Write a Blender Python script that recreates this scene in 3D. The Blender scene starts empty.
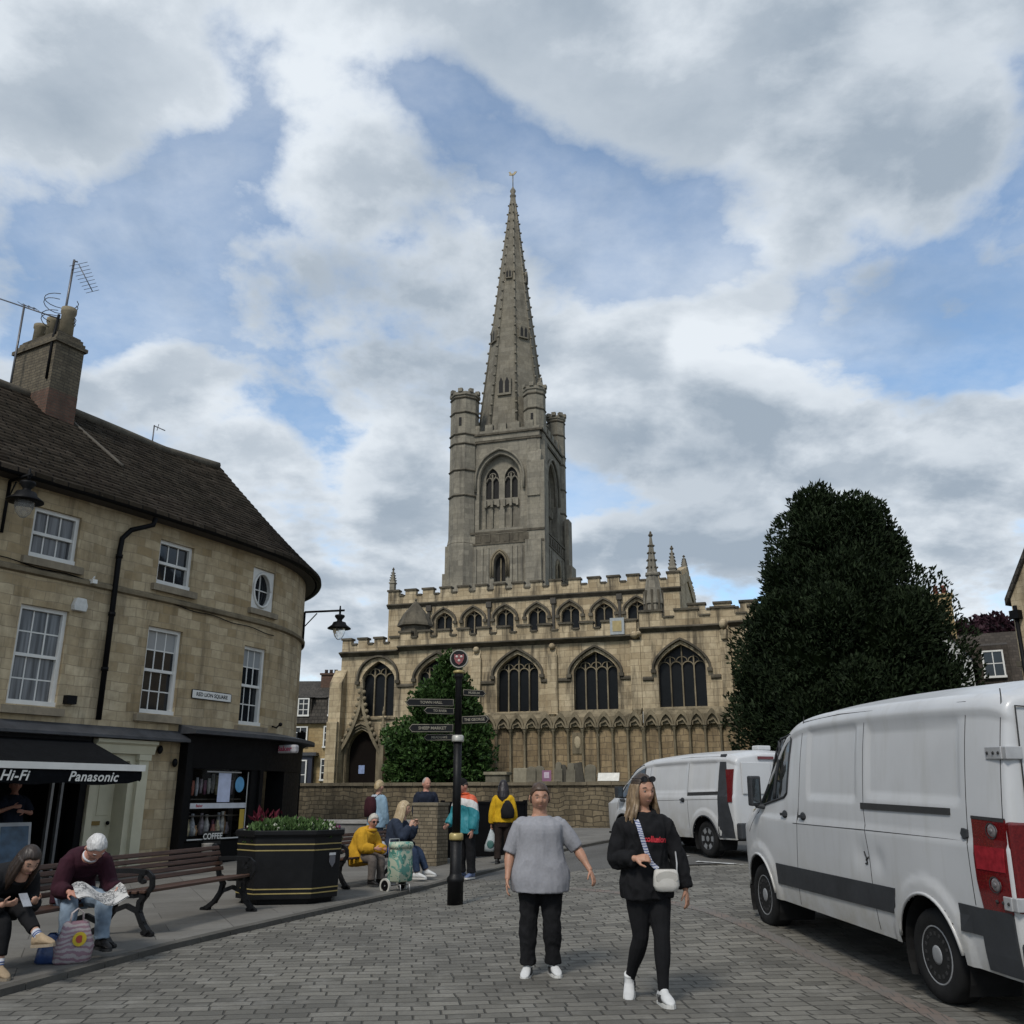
import bpy, bmesh, math, random
from math import sin, cos, pi, radians, sqrt, atan2, hypot, degrees
from mathutils import Vector, Matrix, Euler, noise
from mathutils.geometry import tessellate_polygon
random.seed(11)
S = bpy.context.scene
COL = S.collection
R = random.Random(5)

# ------------------------------------------------------------------ tagging
def T(o, label, cat, group=None):
    o['label'] = label; o['category'] = cat
    if group: o['group'] = group
    return o
def empty(name, loc=(0,0,0), rz=0, label=None, cat=None, group=None):
    o = bpy.data.objects.new(name, None); COL.objects.link(o)
    o.location = loc; o.rotation_euler = (0,0,rz); o.empty_display_size = .2
    if label: T(o, label, cat, group)
    return o
def structure(o):
    o['kind'] = 'structure'; return o
def dup_tree(o, parent=None):
    c = o.copy(); COL.objects.link(c)
    if parent: c.parent = parent
    for ch in list(o.children): dup_tree(ch, c)
    return c
def sst(t):
    t = max(0., min(1., t)); return t*t*(3-2*t)
def lerp(a, b, t): return a+(b-a)*t
def interp(tab, x):
    if x <= tab[0][0]: return tab[0][1]
    for (a, p), (b, q) in zip(tab, tab[1:]):
        if x <= b:
            t = (x-a)/(b-a); return p+(q-p)*t
    return tab[-1][1]
def sinterp(tab, x):
    # smooth (Catmull-Rom) interpolation
    n = len(tab)
    if x <= tab[0][0]: return tab[0][1]
    if x >= tab[-1][0]: return tab[-1][1]
    for i in range(n-1):
        if x <= tab[i+1][0]: break
    x0, y0 = tab[max(i-1, 0)]; x1, y1 = tab[i]; x2, y2 = tab[i+1]; x3, y3 = tab[min(i+2, n-1)]
    h = x2-x1; t = (x-x1)/h
    m1 = (y2-y0)/(x2-x0) if x2 != x0 else 0
    m2 = (y3-y1)/(x3-x1) if x3 != x1 else 0
    return ((2*t**3-3*t*t+1)*y1+(t**3-2*t*t+t)*h*m1+(-2*t**3+3*t*t)*y2+(t**3-t*t)*h*m2)

# ground height: flat square, the road climbs towards the church
def G(x, y):
    s = 0 if y < 8 else (0.0415*(y-8)*sst((y-8)/4) if y < 19 else .4565+.006*(min(y,80)-19))
    a = .1+.9*sst((x+1.5)/5); a = a+(1-a)*sst((y-20)/10)
    return s*a

# ------------------------------------------------------------------ mesh builder
class MB:
    def __init__(s, mi=0, smooth=False):
        s.v = []; s.f = []; s.m = []; s.s = []; s.uv = []; s.mi = mi; s.smooth = smooth; s.X = None
    def add(s, vs, fs, mi=None, smooth=None, uvs=None):
        b = len(s.v)
        if s.X is not None: vs = [s.X @ Vector(p) for p in vs]
        s.v += [tuple(p) for p in vs]
        for k, f in enumerate(fs):
            s.f.append([i+b for i in f]); s.m.append(s.mi if mi is None else mi)
            s.s.append(s.smooth if smooth is None else smooth)
            s.uv.append(uvs[k] if uvs else None)
        return s
    def box(s, x0, x1, y0, y1, z0, z1, mi=None):
        vs = [(x0,y0,z0),(x1,y0,z0),(x1,y1,z0),(x0,y1,z0),(x0,y0,z1),(x1,y0,z1),(x1,y1,z1),(x0,y1,z1)]
        return s.add(vs, [(0,3,2,1),(4,5,6,7),(0,1,5,4),(1,2,6,5),(2,3,7,6),(3,0,4,7)], mi, False)
    def hexa(s, b4, t4, mi=None):
        return s.add(list(b4)+list(t4), [(0,3,2,1),(4,5,6,7),(0,1,5,4),(1,2,6,5),(2,3,7,6),(3,0,4,7)], mi, False)
    def obox(s, c, size, M=None, mi=None):
        hx, hy, hz = [q/2 for q in size]
        vs = [Vector(p) for p in [(-hx,-hy,-hz),(hx,-hy,-hz),(hx,hy,-hz),(-hx,hy,-hz),(-hx,-hy,hz),(hx,-hy,hz),(hx,hy,hz),(-hx,hy,hz)]]
        if M is not None: vs = [M @ p for p in vs]
        c = Vector(c)
        return s.add([p+c for p in vs], [(0,3,2,1),(4,5,6,7),(0,1,5,4),(1,2,6,5),(2,3,7,6),(3,0,4,7)], mi, False)
    def bar(s, a, b, w, h, up=(0,0,1), mi=None):
        a = Vector(a); b = Vector(b); d = (b-a); L = d.length
        if L < 1e-6: return s
        d /= L; up = Vector(up); r = d.cross(up)
        if r.length < 1e-4: r = d.cross(Vector((1,0,0)))
        r.normalize(); u = r.cross(d)
        M = Matrix((r, d, u)).transposed()
        return s.obox((a+b)/2, (w, L, h), M, mi)
    def loft(s, rings, closed=True, capA=True, capB=True, mi=None, smooth=None, uvs=None):
        n = len(rings[0]); vs = [p for r in rings for p in r]; fs = []
        for i in range(len(rings)-1):
            for j in range(n if closed else n-1):
                k = (j+1) % n
                fs.append((i*n+j, i*n+k, (i+1)*n+k, (i+1)*n+j))
        s.add(vs, fs, mi, smooth)
        if closed:
            if capA: s.add(rings[0], [tuple(range(n))[::-1]], mi, False)
            if capB: s.add(rings[-1], [tuple(range(n))], mi, False)
        return s
    def grid(s, P, mi=None, smooth=None, uv=None):
        n = len(P[0]); vs = [p for r in P for p in r]; fs = []; uvs = [] if uv else None
        for i in range(len(P)-1):
            for j in range(n-1):
                f = (i*n+j, i*n+j+1, (i+1)*n+j+1, (i+1)*n+j); fs.append(f)
                if uv: uvs.append([uv[i][j], uv[i][j+1], uv[i+1][j+1], uv[i+1][j]])
        return s.add(vs, fs, mi, smooth, uvs)
    def tube(s, pts, r, n=8, mi=None, smooth=True, cap=True, flat=1.0):
        pts = [Vector(p) for p in pts]; rings = []; prev = None
        for i, p in enumerate(pts):
            if i == 0: d = pts[1]-p
            elif i == len(pts)-1: d = p-pts[i-1]
            else: d = (pts[i+1]-p).normalized()+(p-pts[i-1]).normalized()
            d.normalize()
            if prev is None:
                a = Vector((0,0,1)) if abs(d.z) < .9 else Vector((1,0,0))
                u = d.cross(a).normalized()
            else:
                u = (prev-d*prev.dot(d))
                u = u.normalized() if u.length > 1e-6 else d.cross(Vector((1,0,0))).normalized()
            prev = u; w = d.cross(u)
            rr = r[i] if isinstance(r, (list, tuple)) else r
            rings.append([p+u*(rr*cos(2*pi*k/n))+w*(rr*flat*sin(2*pi*k/n)) for k in range(n)])
        return s.loft(rings, True, cap, cap, mi, smooth)
    def lathe(s, prof, n=16, c=(0,0,0), mi=None, smooth=True, ph=0, cap=True):
        rings = [[(c[0]+r*cos(2*pi*k/n+ph), c[1]+r*sin(2*pi*k/n+ph), c[2]+z) for k in range(n)] for r, z in prof]
        return s.loft(rings, True, cap, cap, mi, smooth)
    def sphere(s, c, r, n=12, m=8, mi=None):
        if not isinstance(r, (list, tuple)): r = (r, r, r)
        rings = []
        for i in range(m+1):
            a = -pi/2+pi*i/m; q = max(cos(a), .02)
            rings.append([(c[0]+r[0]*q*cos(2*pi*k/n), c[1]+r[1]*q*sin(2*pi*k/n), c[2]+r[2]*sin(a)) for k in range(n)])
        return s.loft(rings, True, True, True, mi, True)
    def prism(s, poly, a, b, axis='y', mi=None):
        # polygon (2D) extruded along an axis: 'y' -> (x,z), 'z' -> (x,y), 'x' -> (y,z)
        def P(p, t):
            return (p[0], t, p[1]) if axis == 'y' else ((p[0], p[1], t) if axis == 'z' else (t, p[0], p[1]))
        n = len(poly); A = [P(p, a) for p in poly]; B = [P(p, b) for p in poly]
        s.add(A+B, [(i, (i+1) % n, n+(i+1) % n, n+i) for i in range(n)], mi, False)
        tri = tessellate_polygon([[Vector((p[0], p[1], 0)) for p in poly]])
        s.add(A, [t for t in tri], mi, False); s.add(B, [t for t in tri], mi, False)
        return s
    def plate(s, outer, holes, mp, mi=None, depth=None):
        # flat polygon with holes, mapped by mp((x,z), d); depth gives reveals of the holes
        loops = [outer]+holes
        flat = [p for l in loops for p in l]
        tri = tessellate_polygon([[Vector((p[0], p[1], 0)) for p in l] for l in loops])
        s.add([mp(p, 0) for p in flat], [tuple(t) for t in tri], mi, False)
        if depth:
            for h in holes:
                n = len(h)
                s.add([mp(p, 0) for p in h]+[mp(p, depth) for p in h], [(i, (i+1) % n, n+(i+1) % n, n+i) for i in range(n)], mi, False)
        return s
    def sweep(s, path, prof, up, mi=None, closed=False, cap=True):
        # rectangular profile list of (a,b): a = in-plane outward normal, b = along 'up'
        pts = [Vector(p) for p in path]; up = Vector(up); rings = []
        n = len(pts)
        for i, p in enumerate(pts):
            d1 = (pts[i]-pts[i-1]).normalized() if i > 0 else None
            d2 = (pts[i+1]-p).normalized() if i < n-1 else None
            if d1 is None: d1 = d2
            if d2 is None: d2 = d1
            n1 = d1.cross(up); n2 = d2.cross(up); nn = (n1+n2)
            nn = nn.normalized() if nn.length > 1e-5 else n1
            k = 1/max(.35, nn.dot(n1.normalized()))
            rings.append([p+nn*(a*k)+up*b for a, b in prof])
        return s.loft(rings, True, cap, cap, mi, False)
    def build(s, name, mats, parent=None, loc=None, rot=None, merge=True, uvscale=1.0, bevel=0, recalc=True):
        me = bpy.data.meshes.new(name)
        me.from_pydata(s.v, [], s.f)
        if not isinstance(mats, (list, tuple)): mats = [mats]
        for m in mats: me.materials.append(m)
        me.polygons.foreach_set('material_index', s.m)
        me.polygons.foreach_set('use_smooth', s.s)
        uvl = me.uv_layers.new(name='UVMap').data
        for p, uv in zip(me.polygons, s.uv):
            if uv:
                for li, q in zip(p.loop_indices, uv): uvl[li].uv = q
            else:
                nx, ny, nz = p.normal
                if abs(nz) > .8:
                    for li in p.loop_indices:
                        q = me.vertices[me.loops[li].vertex_index].co; uvl[li].uv = (q.x, q.y)
                else:
                    l = hypot(nx, ny) or 1; tx, ty = -ny/l, nx/l
                    for li in p.loop_indices:
                        q = me.vertices[me.loops[li].vertex_index].co; uvl[li].uv = (q.x*tx+q.y*ty, q.z)
        bm = bmesh.new(); bm.from_mesh(me)
        if merge: bmesh.ops.remove_doubles(bm, verts=bm.verts, dist=1e-5)
        if recalc: bmesh.ops.recalc_face_normals(bm, faces=bm.faces)
        bm.to_mesh(me); bm.free()
        me.update()
        o = bpy.data.objects.new(name, me); COL.objects.link(o)
        if parent: o.parent = parent
        if loc: o.location = loc
        if rot: o.rotation_euler = rot
        if bevel:
            b = o.modifiers.new('Bevel', 'BEVEL'); b.width = bevel; b.segments = 2; b.limit_method = 'ANGLE'; b.angle_limit = radians(40)
        return o

def text_mesh(name, body, size, mat, parent, M, extrude=.003, shear=0, bold=0, align='CENTER', spacing=1.0, xscale=1.0):
    cu = bpy.data.curves.new(name, 'FONT'); cu.body = body; cu.size = size; cu.extrude = extrude
    cu.align_x = align; cu.align_y = 'CENTER'; cu.shear = shear; cu.offset = bold; cu.space_character = spacing; cu.resolution_u = 3
    o = bpy.data.objects.new(name, cu); COL.objects.link(o)
    bpy.context.view_layer.update()
    me = bpy.data.meshes.new_from_object(o.evaluated_get(bpy.context.evaluated_depsgraph_get()))
    bpy.data.objects.remove(o); bpy.data.curves.remove(cu)
    me.transform(Matrix.Diagonal((xscale, 1, 1, 1)))
    me.transform(M); me.materials.clear(); me.materials.append(mat)
    o = bpy.data.objects.new(name, me); COL.objects.link(o); o.parent = parent
    return o
def basis(o, x, y):
    # matrix placing text: x = reading direction, y = up
    x = Vector(x).normalized(); y = Vector(y); y = (y-x*y.dot(x)).normalized(); z = x.cross(y)
    M = Matrix((x, y, z)).transposed().to_4x4(); M.translation = Vector(o); return M

# ------------------------------------------------------------------ materials
class NT:
    def __init__(s, name):
        s.m = bpy.data.materials.new(name); s.m.use_nodes = True
        s.t = s.m.node_tree; s.b = s.t.nodes['Principled BSDF']
    def n(s, typ, **kw):
        nd = s.t.nodes.new(typ)
        for k, v in kw.items():
            if k.startswith('i_'):
                key = k[2:]; key = int(key) if key.isdigit() else key.replace('_', ' ')
                sk = nd.inputs[key]
                if hasattr(v, 'is_output'): s.t.links.new(v, sk)
                else: sk.default_value = v
            else: setattr(nd, k, v)
        return nd
    def link(s, a, b): s.t.links.new(a, b)
    def mix(s, fac, a, b, blend='MIX'):
        nd = s.n('ShaderNodeMix', data_type='RGBA', blend_type=blend)
        for sk, v in ((nd.inputs[0], fac), (nd.inputs[6], a), (nd.inputs[7], b)):
            if hasattr(v, 'is_output'): s.t.links.new(v, sk)
            elif isinstance(v, (tuple, list)): sk.default_value = (*v[:3], 1)
            else: sk.default_value = v
        return nd.outputs[2]
    def math(s, op, a, b=0.0, clamp=False):
        nd = s.n('ShaderNodeMath', operation=op, use_clamp=clamp)
        for sk, v in ((nd.inputs[0], a), (nd.inputs[1], b)):
            if hasattr(v, 'is_output'): s.t.links.new(v, sk)
            else: sk.default_value = v
        return nd.outputs[0]
    def ramp(s, fac, stops):
        nd = s.n('ShaderNodeMapRange', i_Value=fac); nd.clamp = True
        nd.inputs[1].default_value = stops[0]; nd.inputs[2].default_value = stops[1]
        nd.inputs[3].default_value = stops[2] if len(stops) > 2 else 0; nd.inputs[4].default_value = stops[3] if len(stops) > 2 else 1
        return nd.outputs[0]
    def noise(s, scale, vec=None, detail=5, rough=.55, dist=0):
        nd = s.n('ShaderNodeTexNoise'); nd.inputs['Scale'].default_value = scale; nd.inputs['Detail'].default_value = detail
        nd.inputs['Roughness'].default_value = rough; nd.inputs['Distortion'].default_value = dist
        if vec is not None: s.link(vec, nd.inputs['Vector'])
        return nd.outputs['Fac']
    def obj(s): return s.n('ShaderNodeTexCoord').outputs['Object']
    def uv(s): return s.n('ShaderNodeTexCoord').outputs['UV']
    def mapping(s, vec, scale=(1,1,1), loc=(0,0,0), rot=(0,0,0)):
        nd = s.n('ShaderNodeMapping'); s.link(vec, nd.inputs[0]); nd.inputs['Scale'].default_value = scale
        nd.inputs['Location'].default_value = loc; nd.inputs['Rotation'].default_value = rot; return nd.outputs[0]
    def base(s, c): 
        if hasattr(c, 'is_output'): s.link(c, s.b.inputs['Base Color'])
        else: s.b.inputs['Base Color'].default_value = (*c[:3], 1)
    def bump(s, h, strength=.3, dist=.02):
        nd = s.n('ShaderNodeBump'); s.link(h, nd.inputs['Height']); nd.inputs['Strength'].default_value = strength
        nd.inputs['Distance'].default_value = dist; s.link(nd.outputs[0], s.b.inputs['Normal'])
    def set(s, **kw):
        for k, v in kw.items():
            sk = s.b.inputs[k.replace('_', ' ')]
            if hasattr(v, 'is_output'): s.link(v, sk)
            else: sk.default_value = v

def mat(name, c, rough=.6, metal=0, var=.15, scale=8, bump=0, bscale=60, spec=.5, coat=0, uvstretch=None):
    t = NT(name); ob = t.obj()
    f = t.noise(scale, ob)
    t.base(t.mix(t.ramp(f, (.3, .7)), [q*(1-var) for q in c], [min(1, q*(1+var)) for q in c]))
    f2 = t.noise(scale*3.1, ob)
    t.set(Roughness=t.ramp(f2, (.25, .75, max(.02, rough-.1), min(1, rough+.1))), Metallic=metal, Specular_IOR_Level=spec, Coat_Weight=coat)
    if bump: t.bump(t.noise(bscale, ob, 4), bump, .01)
    return t.m

def stone(name, c1, c2, mortar, bw=.6, bh=.3, joint=.012, stain=(.05,.045,.04), stain_amt=.55, pale=(.42,.36,.25), pale_amt=.3, rough=.9, bump=.5, squash=.7, offset=.5, streak=True, seed=0, lichen=None, stain_lo=.5, stain_hi=.72, warp=.06):
    t = NT(name); uv = t.uv(); ob = t.obj()
    uvw = t.n('ShaderNodeVectorMath', operation='ADD'); t.link(uv, uvw.inputs[0])
    nn = t.n('ShaderNodeTexNoise'); nn.inputs['Scale'].default_value = 1.3; t.link(ob, nn.inputs['Vector'])
    sc = t.n('ShaderNodeVectorMath', operation='SCALE'); t.link(nn.outputs['Color'], sc.inputs[0]); sc.inputs['Scale'].default_value = warp
    t.link(sc.outputs[0], uvw.inputs[1])
    br = t.n('ShaderNodeTexBrick', offset=offset, squash=squash, squash_frequency=3, offset_frequency=2)
    t.link(uvw.outputs[0], br.inputs['Vector'])
    br.inputs['Scale'].default_value = 1; br.inputs['Brick Width'].default_value = bw; br.inputs['Row Height'].default_value = bh
    br.inputs['Mortar Size'].default_value = joint; br.inputs['Mortar Smooth'].default_value = .35; br.inputs['Bias'].default_value = 0
    br.inputs['Color1'].default_value = (0,0,0,1); br.inputs['Color2'].default_value = (1,1,1,1); br.inputs['Mortar'].default_value = (.5,.5,.5,1)
    col = t.mix(br.outputs['Color'], c1, c2)
    obs = t.mapping(ob, (1,1,1), (seed*7.3, seed*3.1, 0))
    big = t.noise(.45, obs, 6, .6)
    fine = t.noise(5, obs, 6, .65)
    col = t.mix(t.math('MULTIPLY', t.ramp(big, (.45, .7)), pale_amt*1.0), col, pale)
    col = t.mix(t.ramp(fine, (.35, .75, 0, .5)), col, [q*.55 for q in c1])
    col = t.mix(br.outputs['Fac'], col, mortar)
    if streak:
        st = t.noise(1.0, t.mapping(obs, (2.2, 2.2, .28)), 6, .65, .4)
        col = t.mix(t.math('MULTIPLY', t.ramp(st, (stain_lo, stain_hi)), stain_amt), col, stain)
    if lichen:
        l = t.noise(3.2, t.mapping(obs, (1,1,1), (3,9,4)), 7, .7)
        col = t.mix(t.ramp(l, (.58, .66, 0, .7)), col, lichen)
    t.base(col); t.set(Roughness=rough, Specular_IOR_Level=.25)
    h = t.math('ADD', t.math('MULTIPLY', t.math('SUBTRACT', 1.0, br.outputs['Fac']), .6), t.math('MULTIPLY', t.noise(14, ob, 6, .7), .6))
    t.bump(h, bump, .02)
    return t.m

def plain_stone(name, c, var=.3, stain=.5, seed=0, rough=.9):
    t = NT(name); ob = t.mapping(t.obj(), (1,1,1), (seed*5.1, seed*2.3, 0))
    f = t.noise(1.6, ob, 7, .65); g = t.noise(9, ob, 6, .7)
    col = t.mix(t.ramp(f, (.3, .7)), [q*(1-var) for q in c], [q*(1+var) for q in c])
    st = t.noise(1.2, t.mapping(ob, (2, 2, .4)), 6, .65, .3)
    col = t.mix(t.math('MULTIPLY', t.ramp(st, (.48, .72)), stain), col, [q*.22 for q in c])
    col = t.mix(t.ramp(g, (.4, .8, 0, .45)), col, [q*.5 for q in c])
    t.base(col); t.set(Roughness=rough, Specular_IOR_Level=.25); t.bump(g, .5, .02)
    return t.m

def glass(name, c=(.01,.012,.015), rough=.08, spec=.5):
    t = NT(name); ob = t.obj()
    f = t.noise(2.5, ob, 3)
    t.base(t.mix(f, [q*.6 for q in c], [q*1.4 for q in c])); t.set(Roughness=rough, Specular_IOR_Level=spec)
    t.bump(t.noise(3, ob, 2), .05, .02)
    return t.m
# ================================================================== camera, light, sky
S.render.resolution_x = 1024; S.render.resolution_y = 1024
cd = bpy.data.cameras.new('camera'); cam = bpy.data.objects.new('camera', cd); COL.objects.link(cam)
cd.sensor_width = 36; cd.lens = 36*920/1024; cd.clip_end = 3000; cd.clip_start = .05
PITCH = math.atan(283/920.)
cam.location = (0, 0, 1.55); cam.rotation_euler = (pi/2+PITCH, 0, 0); S.camera = cam
S.view_settings.view_transform = 'Standard'; S.view_settings.look = 'None'; S.view_settings.gamma = 1
S.view_settings.exposure = 0.70

SUN_EL, SUN_AZ = radians(48), radians(205)
sl = bpy.data.lights.new('sun', 'SUN'); sl.energy = 1.5; sl.angle = radians(12); sl.color = (1, .95, .88)
so = bpy.data.objects.new('sun', sl); COL.objects.link(so)
sd = Vector((sin(SUN_AZ)*cos(SUN_EL), cos(SUN_AZ)*cos(SUN_EL), sin(SUN_EL)))
so.rotation_euler = (-sd).to_track_quat('-Z', 'Y').to_euler(); so.location = (0, -20, 40)

W = bpy.data.worlds.new("World"); S.world = W; W.use_nodes = True
class WT(NT):
    def __init__(s): s.t = W.node_tree
w = WT()
bg = w.t.nodes['Background']; bg.inputs['Strength'].default_value = .1
sky = w.n('ShaderNodeTexSky', sky_type='NISHITA', sun_disc=False); sky.sun_elevation = SUN_EL; sky.sun_rotation = SUN_AZ
sky.air_density = 1.0; sky.dust_density = .6; sky.ozone_density = 2.2
D = w.n('ShaderNodeTexCoord').outputs['Generated']
sep = w.n('ShaderNodeSeparateXYZ'); w.link(D, sep.inputs[0])
zz = w.math('ADD', w.math('MAXIMUM', sep.outputs[2], 0.0), .28)
cmb = w.n('ShaderNodeCombineXYZ')
w.link(w.math('DIVIDE', sep.outputs[0], zz), cmb.inputs[0]); w.link(w.math('DIVIDE', sep.outputs[1], zz), cmb.inputs[1])
PV = w.mapping(cmb.outputs[0], (1, 1.0, 1), (3.1, 1.7, 0.4))
PV2 = w.mapping(cmb.outputs[0], (1, 1.0, 1), (3.1+.035, 1.7+.10, 0.4))
def pxdir(u, v):
    a = (u-512)/920; b = (512-v)/920
    return Vector((a, cos(PITCH)-b*sin(PITCH), sin(PITCH)+b*cos(PITCH))).normalized()
def blob(u, v, r):
    nd = w.n('ShaderNodeVectorMath', operation='DOT_PRODUCT'); w.link(D, nd.inputs[0]); nd.inputs[1].default_value = pxdir(u, v)
    mr = w.n('ShaderNodeMapRange', interpolation_type='SMOOTHSTEP'); w.link(nd.outputs['Value'], mr.inputs[0])
    mr.inputs[1].default_value = cos(math.atan(r/920)); mr.inputs[2].default_value = 1; return mr.outputs[0]
def blobs(lst):
    acc = None
    for u, v, r, k in lst:
        b = w.math('MULTIPLY', blob(u, v, r), k); acc = b if acc is None else w.math('ADD', acc, b)
    return acc
cov = blobs([(250,225,150,-.10),(410,140,110,-.10),(600,200,130,-.10),(470,110,90,-.06),(110,190,110,-.07),(935,330,90,-.12),(930,290,150,-.06),(350,330,110,-.05),(330,400,70,-.06),(60,300,90,-.05),(640,260,80,-.05),
             (300,90,170,.10),(620,60,190,.08),(40,60,160,.10),(180,320,110,.05),(700,360,180,.10),(840,130,150,.12),(330,520,240,.08),(650,500,240,.08),(960,480,180,.08)])
def puff(V):
    n0 = w.noise(2.7, V, 11, .59, .12)
    wn = w.n('ShaderNodeTexNoise'); wn.inputs['Scale'].default_value = 5; wn.inputs['Detail'].default_value = 4; w.link(V, wn.inputs['Vector'])
    sc = w.n('ShaderNodeVectorMath', operation='SCALE'); w.link(wn.outputs['Color'], sc.inputs[0]); sc.inputs['Scale'].default_value = .22
    ad = w.n('ShaderNodeVectorMath', operation='ADD'); w.link(V, ad.inputs[0]); w.link(sc.outputs[0], ad.inputs[1])
    vo = w.n('ShaderNodeTexVoronoi', feature='F1'); vo.inputs['Scale'].default_value = 5.0; w.link(ad.outputs[0], vo.inputs['Vector'])
    return w.math('ADD', n0, w.math('MULTIPLY', w.math('SUBTRACT', .42, vo.outputs['Distance']), .26))
f1 = puff(PV); f2 = puff(PV2)
big = w.noise(.8, w.mapping(PV, (1,1,1), (7,2,0)), 3, .5)
den = w.math('ADD', w.math('ADD', f1, cov), .065)
mask = w.n('ShaderNodeMapRange', interpolation_type='SMOOTHSTEP'); w.link(den, mask.inputs[0]); mask.inputs[1].default_value = .415; mask.inputs[2].default_value = .585
thick = w.ramp(w.math('ADD', w.math('ADD', f1, w.math('MULTIPLY', big, .5)), blobs([(850,150,170,.12),(690,530,150,.18),(370,560,150,.12),(430,350,110,.12),(690,470,120,.10),(985,500,130,.10),(300,90,160,-.10),(170,310,120,-.05),(330,460,120,-.10),(620,70,180,-.04),(740,300,110,-.12),(840,310,90,-.06)])), (.66, 1.0))
edge = w.ramp(w.math('SUBTRACT', f1, f2), (-.09, .09))
shade = w.math('ADD', w.math('MULTIPLY', thick, .52), w.math('MULTIPLY', edge, .42), True)
cc = w.mix(shade, (.62, .665, .71), (.25, .305, .37))
ccs = w.n('ShaderNodeVectorMath', operation='SCALE'); w.link(cc, ccs.inputs[0]); ccs.inputs['Scale'].default_value = 10*.80
wisp = w.math('MULTIPLY', w.ramp(w.noise(2.2, w.mapping(PV, (1,1.15,1), (1,5,0)), 10, .62, .2), (.30, .70)), .70)
skc = w.n('ShaderNodeVectorMath', operation='MULTIPLY'); w.link(sky.outputs[0], skc.inputs[0]); skc.inputs[1].default_value = (1.05, 1.15, 1.14)
fac = w.math('MAXIMUM', w.math('MAXIMUM', mask.outputs[0], wisp), w.ramp(sep.outputs[2], (.22, .05)))
w.link(w.mix(fac, skc.outputs[0], ccs.outputs[0]), bg.inputs['Color'])

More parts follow.
